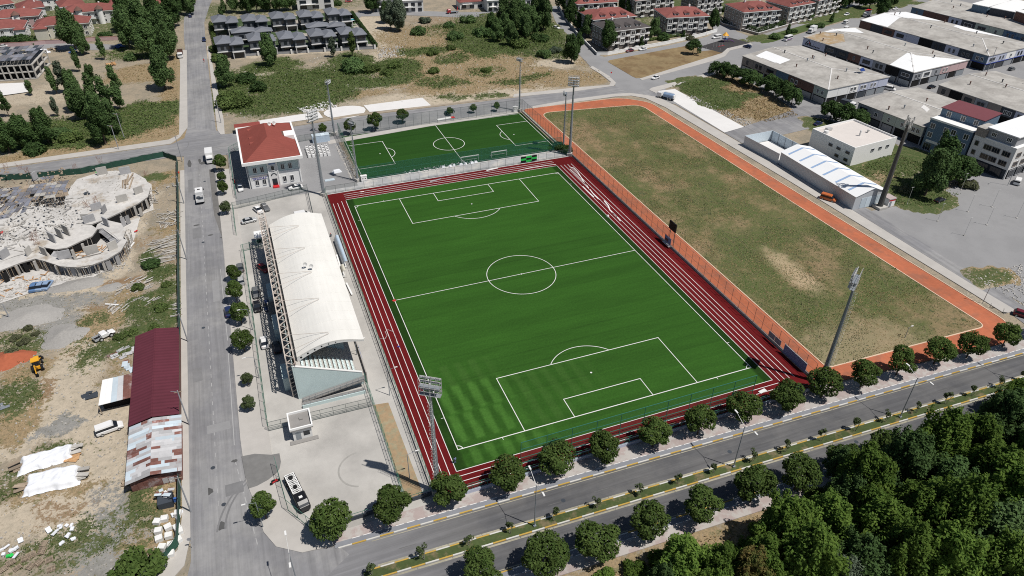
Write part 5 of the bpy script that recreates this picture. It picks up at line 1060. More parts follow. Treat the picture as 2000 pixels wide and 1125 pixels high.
# goals parked by the small pitch fence
def goal(label, x, y, w_, h_, rz=0):
    o = thing('goal', label, 'goal', (x,y,.03), rz); f = MB(); f.tube((0,0,0), (0,0,h_), .08, .08, 8).build('post', K['white'], o); MB().tube((w_,0,0), (w_,0,h_), .08, .08, 8).build('post', K['white'], o); MB().bar((-.08,0,h_), (w_+.08,0,h_), .3, .18).build('crossbar', K['white'], o)
    for x_ in (0, w_): MB().bar((x_,0,h_), (x_,1.8,0), .06).build('side_stay', K['white'], o)
    MB().bar((0,1.8,.05), (w_,1.8,.05), .06).build('ground_bar', K['white'], o)
    nt_ = MB(); nt_.quad((0,0,h_),(w_,0,h_),(w_,1.8,.03),(0,1.8,.03)); nt_.quad((0,0,h_),(0,1.8,.03),(0,0,.03)); nt_.build('net', M('goal_net', (.75,.75,.75), .7, alpha=.22), o)
goal('small white goal beside the netting left of another goal', 6.0, 70.6, 6.2, 2.1); goal('small white goal further right along the netting', 17.2, 71.2, 5.6, 2.0)
# bulk bags and container
bgm = MB(); bgm.box((0,0,.55), (1.02,1.02,1.1), taper=.94); bgm.box((0,0,1.16), (.72,.72,.14), taper=.6)
bag = bgm.mesh('bag', M('bulk_bag', (.76,.76,.76), .8, .08, 1.2, bump=.5)); lid = MB().box((0,0,0), (.6,.42,.03)).mesh('spout', K['black']); lm = MB()
for s in (-1,1):
    for q in (-1,1): lm.bar((s*.4,q*.4,1.1), (s*.32,q*.32,1.42), .06)
lpm = lm.mesh('lifting_loop', K['white'])
n_ = 0
for row in range(6):
    for k in range(6):
        x_ = -42.0+k*1.32+.05*math.sin(row*3+k); y_ = 93.0+row*1.42+.06*math.cos(row+k*2)-.12*k
        o = thing('bulk_bag', f'white bulk bag with black spout, row {["one","two","three","four","five","six"][row]} from the front, {ORD[k]} from left', 'bag', (x_,y_,.03), .05*math.sin(n_), 'white bulk bags in the clubhouse yard'); n_ += 1
        inst(bag, 'bag_body', o); inst(lpm, 'lifting_loop', o); inst(lid, 'spout', o, (0,0,1.25))
o = thing('container', 'pale blue sheet container behind the white bulk bags', 'container', (-39.2,104.6,0)); MB().bb(0,6.1,0,2.5,0,2.5).build('box', K['polycarb'], o)
for k in range(4): MB().bb(k*1.55,k*1.55+1.5,-.05,2.55,2.51,2.58).build('roof_sheet', K['corr_b'], o)
MB().bb(.3,1.3,-.04,0,.1,2.1).build('door', K['steel'], o)
# ---------------------------------------------------------------- vehicles (local x points forward)
PAINT = {}
def paint(nm):
    C_ = {'white': (.72,.72,.72), 'silver': (.40,.41,.42), 'grey': (.13,.135,.14), 'black': (.012,.012,.014), 'dark blue': (.018,.03,.09), 'red': (.32,.02,.025), 'dark red': (.13,.012,.02), 'blue': (.10,.19,.36), 'orange': (.48,.13,.04), 'dark green': (.012,.03,.03), 'pale blue': (.24,.34,.50), 'purple': (.16,.06,.22), 'yellow': (.72,.36,.03)}
    if nm not in PAINT: PAINT[nm] = M('paint_'+nm.replace(' ', '_'), C_[nm], .28, .04, .5, spec=.5)
    return PAINT[nm]
def loft(mb, st, mi=0):
    "stations (x, zlow, ztop, halfwidth): a rounded car shell"
    rings = []
    for (x, zl, zt, hw) in st:
        c_ = min(.16, (zt-zl)*.3); rings.append([(x,-hw+c_*.6,zl),(x,-hw,zl+c_),(x,-hw,zt-c_*1.2),(x,-hw+c_*1.1,zt),(x,hw-c_*1.1,zt),(x,hw,zt-c_*1.2),(x,hw,zl+c_),(x,hw-c_*.6,zl)])
    o = len(mb.v); n = 8; P = [p for r in rings for p in r]; F = []
    for i in range(len(rings)-1):
        for k in range(n): F.append((i*n+k, i*n+(k+1) % n, (i+1)*n+(k+1) % n, (i+1)*n+k))
    F = [f[::-1] for f in F]
    F.append(tuple(range(n))); F.append(tuple(range((len(rings)-1)*n+n-1, (len(rings)-1)*n-1, -1))); mb.add(P, F, mi); return mb
def frustum(mb, x0, x1, hw0, z0, x2, x3, hw1, z1, mi=0):
    return mb.add([(x0,-hw0,z0),(x1,-hw0,z0),(x1,hw0,z0),(x0,hw0,z0),(x2,-hw1,z1),(x3,-hw1,z1),(x3,hw1,z1),(x2,hw1,z1)], [(4,5,6,7),(0,1,5,4),(1,2,6,5),(2,3,7,6),(3,0,4,7)], mi)
wheel_me = MB().tube((0,-.11,0), (0,.11,0), .33, .33, 14).mesh('wheel', K['tyre']); rim_me = MB().tube((0,-.12,0), (0,.12,0), .2, .2, 10).mesh('rim', K['steel_l'])
lampw = M('headlamp', (.7,.7,.68), .2, .05, 1, spec=.6); lampr = M('tail_lamp', (.35,.015,.015), .3, .05, 1)
CARC = {}
def car_mesh(style, col):
    if (style, col) in CARC: return CARC[(style, col)]
    b_, g_, r_ = MB(), MB(), MB()
    if style == 'sedan':
        loft(b_, [(-2.22,.32,.84,.74),(-2.05,.25,.93,.84),(-1.2,.22,.96,.88),(1.1,.22,.93,.88),(1.9,.25,.82,.84),(2.2,.3,.66,.70)])
        frustum(g_, -1.75,1.05,.80,.92,-1.05,.28,.62,1.40); frustum(r_, -1.08,.31,.64,1.36,-1.0,.2,.56,1.46); dim = (2.2,.9,1.35,.80,-1.35)
    elif style == 'hatch':
        loft(b_, [(-2.05,.32,.95,.78),(-1.9,.25,1.02,.87),(-1.,.22,1.0,.89),(1.0,.22,.98,.89),(1.75,.25,.88,.85),(2.05,.3,.70,.72)])
        frustum(g_, -1.95,.98,.82,.98,-1.55,.32,.66,1.52); frustum(r_, -1.6,.34,.68,1.48,-1.5,.22,.60,1.58); dim = (2.05,.95,1.25,.82,-1.25)
    elif style == 'van':
        loft(b_, [(-2.45,.35,1.1,.86),(-2.3,.28,1.2,.95),(1.3,.28,1.18,.95),(2.1,.28,.98,.92),(2.45,.34,.78,.80)])
        frustum(g_, -2.40,1.55,.90,1.15,-2.30,.85,.80,1.72); frustum(r_, -2.42,.90,.86,1.68,-2.3,.7,.78,1.98); dim = (2.45,1.05,1.55,.88,-1.5)
    elif style == 'minibus':
        loft(b_, [(-3.0,.4,1.5,.95),(-2.9,.32,1.55,1.02),(2.6,.32,1.5,1.02),(3.0,.38,1.2,.95)]); frustum(g_, -2.98,2.8,1.0,1.5,-2.9,2.3,.92,2.25); frustum(r_, -2.95,2.35,.96,2.22,-2.85,2.2,.9,2.55); dim = (3.,1.1,1.9,.95,-1.9)
    mg = K['glass']; CARC[(style, col)] = (b_.mesh('body', paint(col)), g_.mesh('windows', mg), r_.mesh('roof', paint(col)), dim); return CARC[(style, col)]
def car(style, col, loc, hd, label, cat='car', name=None, group=None):
    b_, g_, r_, (fx, zl, wx, hw, wr) = car_mesh(style, col)
    o = thing(name or {'sedan': 'parked_car', 'hatch': 'parked_car', 'van': 'van', 'minibus': 'minibus'}[style], label, cat, (loc[0], loc[1], .02), R(hd), group)
    inst(b_, 'body', o); inst(g_, 'windows', o); inst(r_, 'roof', o)
    for x_ in (wx, wr):
        for s in (-1, 1): w_ = inst(wheel_me, 'wheel', o, (x_, s*hw, .33)); inst(rim_me, 'rim', w_)
    for s in (-1, 1):
        MBL['h'] = MBL.get('h') or MB().box((0,0,0), (.12,.36,.16)).mesh('headlight', lampw); MBL['t'] = MBL.get('t') or MB().box((0,0,0), (.10,.34,.18)).mesh('tail_light', lampr)
        inst(MBL['h'], 'headlight', o, (fx-.12, s*(hw-.24), .66)); inst(MBL['t'], 'tail_light', o, (-fx+.06, s*(hw-.24), .78))
    return o
MBL = {}
CARS = [('sedan','white',470,370,-88,'white car parked nose out beside the left wall of the clubhouse'),('sedan','white',578,369,186,'white saloon parked before the clubhouse door'),
 ('sedan','white',505,413,-70,'white car in the upper car park, left of a dark one'),('hatch','grey',519,409,-75,'dark grey hatchback in the upper car park'),('sedan','silver',487,434,10,'silver saloon parked near the upper car park fence'),('van','white',592,424,5,'white van half hidden behind the end of the grandstand roof'),
 ('sedan','red',515,527,-65,'dark red car in the shade behind the grandstand'),('hatch','grey',501,576,-88,'grey car behind the grandstand, above a darker one'),('sedan','black',503,602,-88,'black car behind the grandstand beside the fence'),('sedan','dark blue',524,600,-88,'dark blue car in the shade beside the rear stair'),('sedan','white',517,672,92,'white car parked by the fence behind the grandstand'),('sedan','black',541,682,92,'black car in the deep shade near the rear annex'),
 ('sedan','grey',470,526,92,'dark grey car half under a tree at the street kerb'),('hatch','silver',471,551,92,'silver car parked at the kerb outside the fence'),('sedan','dark blue',447,612,92,'dark blue car half under a street tree'),
 ('sedan','dark blue',371,33,100,'dark car driving at the top of the street'),('hatch','dark blue',399,80,-90,'dark blue car parked beside the grey villas'),
 ('sedan','white',1280,154,200,'white car driving near the junction beside the dry grass triangle'),('sedan','dark red',1230,101,190,'red car parked by the white garden wall'),('sedan','white',1255,98,188,'white car parked by the garden wall, right of the red one'),('van','white',1399,75,185,'white van beside the playground'),('hatch','dark blue',1459,93,115,'small dark blue car at the end of the playground pavement'),
 ('minibus','white',1538,79,200,'white and purple minibus at the median tip'),('van','white',1652,46,25,'white van on the avenue behind another van'),('van','white',1653,58,25,'white van by the workshop roof on the avenue'),('sedan','white',1748,19,200,'white car near the top of the avenue'),('sedan','silver',1734,22,200,'silver car half hidden by a bush on the avenue'),('sedan','white',1653,30,200,'white car across the avenue median'),
 ('van','orange',1617,391,-60,'orange van on the street beside the metal shed'),('sedan','black',1834,394,10,'black car beside the trees on the asphalt yard'),('sedan','dark blue',1597,244,15,'dark blue car near the white flat-roofed building'),('van','white',1737,176,-60,'white van at the corner of the long workshop'),('sedan','black',1819,172,8,'black car between the workshop blocks'),('hatch','grey',1975,137,10,'grey car beside the blue-trimmed workshop'),('van','white',1986,358,30,'white van before the grey office building'),('hatch','dark red',1996,618,-55,'dark red car at the right edge of the street'),
 ('van','grey',818,18,182,'dark grey van on the far street'),('hatch','dark green',878,221,187,'dark green car behind the small pitch fence'),('sedan','white',1086,56,-60,'white car by the side street hedge'),('sedan','red',681,4,180,'red car at the top edge by the white building'),('sedan','white',1037,8,160,'white car on the far street behind the scrub'),('van','white',216,841,12,'white van with dark side windows on the dirt yard'),('sedan','white',6,92,180,'white car at the left edge before the red-roofed houses')]
for (st_, col, u, v, hd, lb) in CARS: car(st_, col, at(u, v), hd, lb, 'minibus' if st_ == 'minibus' else 'van' if st_ == 'van' else 'car', group='parked and driving cars')
mbp = [o for o in COL.objects if o.name.startswith('minibus')][0]
for s in (-1, 1): MB().bb(-2.8,2.2,s*1.03-.02,s*1.03+.02,.6,1.1).build('purple_stripe', paint('purple'), mbp)
def truck(label, loc, hd, parts, L_, name='truck', cat='truck'):
    o = thing(name, label, cat, (loc[0], loc[1], .02), R(hd))
    MB().bb(-L_/2,L_/2-.3,-.45,.45,.5,.8).build('chassis', K['black'], o)
    for x_ in (L_/2-1.1, -L_/2+1.2) + ((-L_/2+2.4,) if L_ > 7.5 else ()):
        for s in (-1, 1): w_ = inst(wheel_me, 'wheel', o, (x_, s*.95, .48), scale=1.45); inst(rim_me, 'rim', w_)
    for (nm, mat_, bx_) in parts:
        if callable(bx_): m = MB(); bx_(m); m.build(nm, mat_, o)
        else: MB().bb(*bx_).build(nm, mat_, o)
    return o
def cab(x1, w_=1.1, h=2.5, col='white'):
    return [('cab', paint(col), lambda m: loft(m, [(x1-2.0,.6,h,w_),(x1-1.9,.5,h+.05,w_),(x1-.5,.5,h,w_),(x1-.02,.5,h*.62,w_),(x1,.6,h*.5,w_*.95)])), ('windscreen', K['glass'], lambda m: m.quad((x1-.46,-w_*.9,h-.12),(x1+.0,-w_*.9,h*.63),(x1+.0,w_*.9,h*.63),(x1-.46,w_*.9,h-.12))), ('headlight', lampw, (x1-.02,x1+.04,-w_*.85,-w_*.5,.75,.95)), ('headlight', lampw, (x1-.02,x1+.04,w_*.5,w_*.85,.75,.95))]
def tray(x0, x1, z0, h, w_=1.15): return lambda m: (m.bb(x0,x1,-w_,w_,z0,z0+.1), m.bb(x0,x1,-w_,-w_+.08,z0+.1,z0+h), m.bb(x0,x1,w_-.08,w_,z0+.1,z0+h), m.bb(x0,x0+.08,-w_+.08,w_-.08,z0+.1,z0+h), m.bb(x1-.08,x1,-w_+.08,w_-.08,z0+.1,z0+h))
def loadp(x0, x1, z0, seed, n=14):
    def f(m):
        r = random.Random(seed)
        for i in range(n): m.box((r.uniform(x0+.3,x1-.3), r.uniform(-.8,.8), z0+r.uniform(.15,.4)), (r.uniform(.3,1.1), r.uniform(.2,.7), r.uniform(.2,.5)), r.uniform(0,3))
    return f
truck('white lorry with open bed of scrap driving along the street', at(392,390), 90, [('box', paint('white'), (-.3,3.2,-1.1,1.1,.9,2.7)),('roof_hatch', K['dark'], (1.4,1.9,-.4,.4,2.71,2.78)),('bed', paint('white'), tray(-3.6,-.35,.9,.8,1.1)),('load', K['wall_dark'], loadp(-3.4,-.5,.95,3)),('windscreen', K['glass'], (3.2,3.24,-.95,.95,1.6,2.4)),('mirror', K['black'], (3.0,3.2,-1.4,-1.15,1.7,2.1)),('mirror', K['black'], (3.0,3.2,1.15,1.4,1.7,2.1))], 7.0)
truck('white box lorry parked by the tree at the crossroads', at(411,313), -90, cab(3.6)+[('box', paint('white'), (-3.6,1.5,-1.2,1.2,.85,3.3))], 7.2)
truck('white lorry with empty brown tipper body at the kerb', at(353,110), -90, cab(4.2)+[('bed', K['wall_brown'], tray(-4.2,2.1,1.0,1.3,1.2))], 8.4)
truck('white box lorry on the avenue', at(1585,64), 205, cab(3.2)+[('box', paint('white'), (-3.2,1.1,-1.2,1.2,.85,3.4))], 6.4)
truck('white lorry with red roof on the avenue', at(1692,32), 205, cab(3.2)+[('box', paint('white'), (-3.2,1.1,-1.2,1.2,.85,3.2)),('roof_cover', K['redp'], (-3.2,1.1,-1.2,1.2,3.21,3.4))], 6.4)
truck('lorry with dark raised body beside the workshop corner', at(1655,209), -70, cab(3.)+[('bed', K['wall_dark'], (-3.,.9,-1.15,1.15,.9,2.7))], 6.0)
truck('red breakdown lorry with open deck on the far street', at(884,26), 180, cab(3.4,1.1,2.4,'red')+[('deck', K['steel'], (-3.4,1.3,-1.1,1.1,.85,1.05)),('boom', K['redp'], lambda m: (m.bar((-2.6,0,1.1),(-3.2,0,3.4),.3)))], 6.8)
def tankb(m):
    m.tube((-3.4,0,1.75), (.9,0,1.75), 1.1, 1.1, 16)
truck('white and blue water tanker beside the white concrete slab', at(1300,193), 122, cab(3.7)+[('tank', paint('pale blue'), tankb),('tank_rail', K['white'], lambda m: (m.bar((-3.2,-.4,2.95),(.7,-.4,2.95),.06), m.bar((-3.2,.4,2.95),(.7,.4,2.95),.06))),('rear_pump', K['offwhite'], (-3.9,-3.45,-.9,.9,.9,2.2)),('fender', K['white'], (-2.8,-1.0,-1.18,1.18,1.0,1.1))], 7.6)
# lighting truck on the concrete yard: black van with a white framed deck
def frame_deck(m):
    for y_ in (-.8, .8): m.bar((-4.2,y_,1.55), (.6,y_,1.55), .14)
    for i in range(13):
        x_ = -4.2+i*.4; m.bar((x_,-.8,1.55), (x_,.8,1.55), .10)
        if i < 12: m.bar((x_,-.8,1.55), (x_+.4,.0,1.55), .06); m.bar((x_,.8,1.55), (x_+.4,.0,1.55), .06)
truck('black lorry with white lattice deck parked on the corner yard', at(582,968), -78, [('cab', paint('black'), lambda m: loft(m, [(1.2,.6,2.1,1.0),(1.3,.5,2.2,1.05),(3.2,.5,2.1,1.05),(4.2,.5,1.4,1.0),(4.5,.6,1.1,.85)])),('deck', K['black'], (-4.3,1.2,-1.0,1.0,.85,1.35)),('deck_frame', K['white'], frame_deck),('windscreen', K['glass'], lambda m: m.quad((3.22,-.9,2.08),(4.12,-.85,1.46),(4.12,.85,1.46),(3.22,.9,2.08))),('hose_reel', K['dark'], lambda m: (m.tube((-3.2,0,1.7),(-3.2,0,1.72),.45,.45,14), m.tube((-.7,0,1.7),(-.7,0,1.72),.4,.4,14))),('plate', K['white'], (2.2,2.7,-.3,.3,2.2,2.26))], 8.8)
# stripped car shells and wrecked pickup on the lot
for i, (u, v, col) in enumerate(((67,563,'blue'),(80,561,'pale blue'),(93,559,'pale blue'))):
    b_, g_, r_, d_ = car_mesh('sedan', col); o = thing('car_shell', f'{["darker","middle pale","right-hand pale"][i]} blue scrapped car shell without wheels on the building lot', 'car shell', at(u, v)+V(0,0,-.15), R(88-i*6), 'scrapped car shells'); inst(b_, 'body', o); inst(r_, 'roof', o); inst(g_, 'windows', o)
truck('wrecked white pickup lying among weeds', at(205,659), 30, [('cab', paint('white'), lambda m: (loft(m, [(-.8,.5,1.5,.85),(-.6,.45,1.6,.88),(.5,.45,1.55,.88),(1.0,.45,1.0,.86),(2.3,.45,.9,.8)]))),('bed', paint('silver'), tray(-2.4,-.85,.5,.55,.85)),('windscreen', K['glass'], lambda m: m.quad((.52,-.7,1.5),(1.0,-.74,1.03),(1.0,.74,1.03),(.52,.7,1.5)))], 4.6, 'wrecked_pickup', 'pickup')
o = thing('backhoe_loader', 'yellow backhoe loader on the dirt track', 'digger', at(76,718), R(100))
MB().bb(-1.5,1.4,-.55,.55,.7,1.35).build('chassis', K['yellow'], o); MB().bb(.2,1.9,-.5,.5,1.36,1.9).build('engine_hood', K['yellow'], o); MB().bb(-1.2,.15,-.7,.7,1.36,2.6).build('cab', K['glass'], o); MB().bb(-1.3,.25,-.8,.8,2.61,2.75).build('cab_roof', K['yellow'], o)
for x_, s_ in ((-1.1,2.1),(1.5,1.5)):
    for s in (-1,1): w_ = inst(wheel_me, 'wheel', o, (x_, s*.85, .33*s_), scale=s_); inst(rim_me, 'rim', w_)
bm = MB(); bm.bar((1.2,-.6,1.4), (2.8,-.6,.6), .16); bm.bar((1.2,.6,1.4), (2.8,.6,.6), .16); bm.build('loader_arm', K['yellow'], o); MB().box((3.1,0,.45), (.7,2.2,.7), taper=.7).build('bucket', K['black'], o)
bm = MB(); bm.bar((-1.5,0,1.0), (-2.7,.2,2.6), .22); bm.bar((-2.7,.2,2.6), (-3.3,.3,.9), .18); bm.build('backhoe_arm', K['yellow'], o); MB().box((-3.3,.3,.6), (.5,.6,.6), taper=.7).build('rear_bucket', K['black'], o)
# ---------------------------------------------------------------- workshops on the right
RW = random.Random(11)
WC = ['wall_beige','wall_dark','wall_brown','wall_green','wall_grey','wall_w','wall_lav','stone','blue_wall']
def box_thing(name, label, cat, S, E_, Wp, group=None):
    "an Empty at the near-left corner; x runs to E_, y runs to Wp"
    a, b_, c_ = Vector(S), Vector(E_), Vector(Wp); rz = math.atan2(b_.y-a.y, b_.x-a.x)
    return thing(name, label, cat, (a.x, a.y, 0), rz, group), (b_-a).length, (c_-a).length
def workshop(label, S, E_, Wp, h, wcols, scols, roofm='fibro', white=(), rust=(), rise=1.6, clutter=6, hipS=True):
    o, X, Y = box_thing('workshop', label, 'workshop', S, E_, Wp, 'workshop blocks')
    MB().bb(.3,X-.3,.3,Y-.3,0,h).build('core_wall', K['wall_grey'], o)
    # roof: four low planes over a long ridge
    ov = .35; rx0, rx1, ry0, ry1 = -ov, X+ov, -ov, Y+ov; xm = X/2; ya = X*.42 if hipS else ry0; z0 = h+.02; z1 = h+rise
    P = [(rx0,ry0,z0),(rx1,ry0,z0),(rx1,ry1,z0),(rx0,ry1,z0),(xm,ya,z1),(xm,ry1,z1)]
    r_ = MB(); r_.add(P, [(0,1,4),(1,2,5,4),(3,0,4,5),(2,3,5)]); r_.bb(rx0,rx1,ry0,ry1,h-.25,h+.0); ro = r_.build('roof', K[roofm], o)
    zr = lambda x_, y_: z0+(z1-z0)*max(0, min(1-abs(x_-xm)/(xm+ov), (y_-ry0)/(ya-ry0) if ya > ry0 else 1))
    def patch(poly, m, nm='roof_patch', dz=.05):
        px_ = [p[0] for p in poly]; py_ = [p[1] for p in poly]; c_ = .55; m_ = MB()
        for i in range(int((max(px_)-min(px_))/c_)+1):
            xa = min(px_)+i*c_; ys_ = []; xc = xa+c_/2
            for k in range(len(poly)):
                (x0_, y0_), (x1_, y1_) = poly[k], poly[(k+1) % len(poly)]
                if (x0_ > xc) != (x1_ > xc): ys_.append(y0_+(y1_-y0_)*(xc-x0_)/(x1_-x0_))
            ys_.sort()
            for a_, b_ in zip(ys_[::2], ys_[1::2]):
                n_ = max(1, int((b_-a_)/3.)); xb = min(xa+c_, X+.35)
                for q in range(n_):
                    u0, u1 = a_+(b_-a_)*q/n_, a_+(b_-a_)*(q+1)/n_; m_.quad((xa,u0,zr(xa,u0)+dz),(xb,u0,zr(xb,u0)+dz),(xb,u1,zr(xb,u1)+dz),(xa,u1,zr(xa,u1)+dz))
        m_.build(nm, K[m], ro)
    for q in white: patch(q, 'whiteroof')
    for q in rust: patch(q, 'rusty_roof')
    rg = MB(); rg.bar((xm,ya,z1+.05), (xm,ry1,z1+.05), .4, .1)
    if hipS: rg.bar((rx0,ry0,z0+.05), (xm,ya,z1+.05), .4, .1); rg.bar((rx1,ry0,z0+.05), (xm,ya,z1+.05), .4, .1)
    rg.build('ridge_cap', K['concrete_w'], ro)
    for k in range(clutter):
        x_, y_ = RW.uniform(2, X-2), RW.uniform(2, Y-2); z_ = zr(x_, y_); v_ = MB(); v_.tube((x_,y_,z_), (x_,y_,z_+1.1), .22, .22, 8); v_.tube((x_,y_,z_+1.1), (x_,y_,z_+1.35), .36, .3, 8); v_.build('roof_vent', K[RW.choice(['wall_dark','steel','wall_brown'])], ro)
    def facade(side, Ln, cols):
        n_ = len(cols); bw = Ln/n_
        for i, c_ in enumerate(cols):
            a0, a1 = i*bw+.06, (i+1)*bw-.06; mid = (a0+a1)/2
            def put(nm, m, p0, p1, d0, d1, z0_, z1_):
                if side == 's': MB().bb(p0,p1,-d1,-d0,z0_,z1_).build(nm, K[m], o)
                else: MB().bb(-d1,-d0,Y-p1,Y-p0,z0_,z1_).build(nm, K[m], o)
            put('facade_panel', c_, a0, a1, -.28, .12, h*.45, h-.26)
            put('shopfront', 'dark', a0+.5, a1-.5, -.28, -.1, .1, h*.42); put('shop_pier', 'wall_grey', a0, a0+.45, -.28, .05, 0, h*.44)
            if RW.random() < .7: put('shutter', RW.choice(['steel','wall_dark','wall_grey','glass']), a0+.7, a1-.7, -.08, -.04, .1, h*.38)
            if c_ == 'dark': continue
            k = RW.choice([0,1,2,2,3]); ww = RW.choice([.9,1.2]); L_ = []
            if k == 3: L_ = [(mid, h*.6, bw*.55, h*.2)]
            else: L_ = [(a0+(a1-a0)*(q+1)/(k+1), h*.58, ww, 1.5) for q in range(k)]
            wins(o, side, X, Y, L_, RW.choice(['white','wall_grey','wall_dark']), 1, off=.14)
    facade('w', Y, wcols); facade('s', X, scols); return o, X, Y, zr, patch
A_, XA, YA, zrA, pA = workshop('long low workshop with grey roof behind the row of dark trees', (162.8,72.2), (198.6,76.2), (156.7,121.5), 6.8, ['wall_beige','wall_beige','wall_beige','blue_wall','wall_brown','wall_brown','wall_green'], ['white','white','white','wall_lav','wall_lav','wall_lav'], white=([(4,46),(12,48),(12.5,33),(5,32)],), clutter=8)
sp = MB(); sp.box((27,7,9.0), (2.6,1.6,.12), rot=Matrix.Rotation(.6, 3, 'X')); sp.build('solar_panel', M('solar', (.03,.06,.22), .2), A_); MB().tube((24.8,7.5,9.6), (26.4,7.5,9.6), .35, .35, 10).build('water_tank', K['steel_l'], A_)
B_, XB, YB, zrB, pB = workshop('long workshop with rust-stained corner and triangle logo on its wall', (213.4,77.0), (251.4,82.3), (206.9,137.7), 6.7, ['wall_lav','wall_lav','wall_dark','wall_dark','wall_brown','wall_lav','wall_grey','dark','wall_dark'], ['wall_grey','white','wall_grey','wall_pink','wall_pink','wall_pink'], white=([(-.2,12),(18,17),(18.5,13),(37,-.2),(19,-.2),(.1,-.1)],[(12,60),(36,60),(30,50)]), rust=([(.1,60),(12,60),(17,52),(9,44),(.2,46)],), clutter=8)
lg = MB(); yy = YB-3.6      # the triangular roof-shaped logo and its dark lettering
for (a, b_) in (((1.6,4.4),(0,6.0)),((0,6.0),(-1.6,4.4)),((-1.6,4.4),(1.6,4.4))): lg.bar((-.16,yy+a[0],a[1]), (-.16,yy+b_[0],b_[1]), .06, .34)
lg.build('logo', K['black'], B_); MB().bar((-.18,yy-.4,5.1), (-.18,yy-1.0,4.6), .05, .3).build('logo_accent', K['redp'], B_)
lt = MB(); r_ = random.Random(2); p_ = YB-1.6
while p_ > YB-10.5: w_ = r_.uniform(.3,.7); lt.bb(-.17,-.13,p_-w_,p_,3.55,4.1); p_ -= w_+r_.uniform(.12,.4)
lt.build('sign_lettering', K['black'], B_)
C_, XC, YC, zrC, pC = workshop('long workshop with large white roof sheets and blue trim', (264.5,82.8), (301,88), (256,152.6), 7.1, ['wall_brown','wall_dark','wall_brown','wall_lav','wall_lav','dark','wall_dark','wall_lav','wall_dark','blue_wall'], ['wall_lav','wall_lav','white','wall_lav','wall_lav'], white=([(-.3,70),(36.5,70),(36.5,48),(17,60),(0.1,54)],[(36.4,40),(36.4,12),(27,30),(30,38)]), clutter=8)
MB().bb(-.2,.0,-.4,14.,3.0,3.3).build('trim', K['bluetrim'], C_); MB().bb(-.3,XC,-.22,-.02,3.0,3.3).build('trim', K['bluetrim'], C_)
D_, XD, YD, zrD, pD = workshop('farthest workshop at the top right with blue painted bays', (317.6,76), (355,82), (302.5,164.8), 7.2, ['blue_wall','wall_brown','wall_brown','wall_lav','wall_dark','wall_green','wall_green','blue_wall','blue_wall','blue_wall','wall_beige','wall_grey'], ['wall_grey']*5, clutter=10, hipS=False)
lt = MB(); r_ = random.Random(9)
for row, (z_, a0, a1) in enumerate(((5.6,.60,.63),(4.2,.60,.68))):
    p_ = YD*(1-a0)
    while p_ > YD*(1-a1)-2: w_ = r_.uniform(.4,.9); lt.bb(-.16,-.13,p_-w_,p_,z_,z_+.9); p_ -= w_+.25
lt.build('sign_lettering', M('blue_letter', (.04,.10,.22), .8), D_)
E_, XE_, YE_, zrE, pE = workshop('low workshop at the right edge behind the maroon-roofed house', (216,24), (254,29), (211.2,61.5), 6.6, ['wall_beige','dark','wall_beige','wall_grey','wall_beige','wall_dark','wall_lav'], ['wall_grey']*5, clutter=6, hipS=False)
F_, XF, YF, zrF, pF = workshop('square grey-roofed workshop with pale green bays', (167.6,28.1), (203,33), (163.6,56.2), 6.9, ['wall_grey','wall_grey','wall_green','wall_green','wall_cream'], ['wall_grey']*5, clutter=3, hipS=False, rise=1.2)
pF([(12,8),(15,9),(17,13),(14,12)], 'concrete_w')
# neighbours: blue house, grey office, white building, far dark blocks
o, X, Y = box_thing('apartment_house', 'four-storey dark blue building with white paired windows', 'building', (168.9,10.9), (184.8,14.5), (165.8,25.6))
MB().bb(0,X,0,Y,0,11.3).build('wall', K['blue_wall'], o); MB().bb(-.15,5.6,-.05,Y+.15,11.3,11.5).build('lower_roof', K['white'], o); MB().bb(-.15,.1,-.05,Y+.15,11.5,11.9).build('parapet', K['white'], o)
MB().bb(5.6,X+.1,.2,Y-.1,11.51,14.2).build('upper_wall', K['blue_wall'], o); rr_ = MB(); rr_.add([(5.3,-.1,14.2),(X+.3,-.1,14.6),(X+.3,Y+.2,14.6),(5.3,Y+.2,14.2),(5.3,-.1,14.4),(X+.3,-.1,14.8),(X+.3,Y+.2,14.8),(5.3,Y+.2,14.4)], [(4,5,6,7),(0,1,5,4),(1,2,6,5),(2,3,7,6),(3,0,4,7)]); rr_.build('roof', M('plum_roof', (.17,.055,.065), .7, .1, .5), o)
wins(o, 'w', X, Y, [(p, z_, 1.5, 1.7) for z_ in (5.2,8.4) for p in (1.6,6.4,9.0,13.4)], 'white', 1)
for p in (2.5,7,12): inst(winmesh(1.4,1.6,'white',1), 'window', o, (5.57,p,12.0), -math.pi/2)
for p in (1.,8.): MB().bb(-.2,-.02,Y-p-5,Y-p,3.3,4.2).build('sign_board', K['offwhite'], o)
wins(o, 'w', X, Y, [(p, .4, 2.6, 2.4) for p in (2,6,10)], 'wall_grey', 2)
o, X, Y = box_thing('office_building', 'grey-white office building with set-back top storey and white roof', 'building', (171.5,-3.6), (197,.6), (169.5,10.3))
MB().bb(0,X,0,Y,3.4,10.9).build('wall', K['wall_w'], o); MB().bb(.3,X-.3,.3,Y-.1,0,3.4).build('ground_floor', K['wall_dark'], o)
MB().bb(.6,X,1.2,Y-3.6,10.9,14.4).build('upper_wall', K['wall_grey'], o); rr_ = MB().bb(.0,X+.4,.6,Y-3.,14.4,14.7).build('roof', K['whiteroof'], o); MB().bb(-.1,6,Y-3.5,Y+.1,10.9,13.6).build('stair_tower', K['wall_beige'], o); MB().bb(-.2,6.2,Y-3.6,Y+.2,13.6,13.8).build('stair_roof', K['fibro'], o)
MB().bb(-.05,X,-.05,Y-3.5,10.9,11.2).build('parapet', K['white'], o)
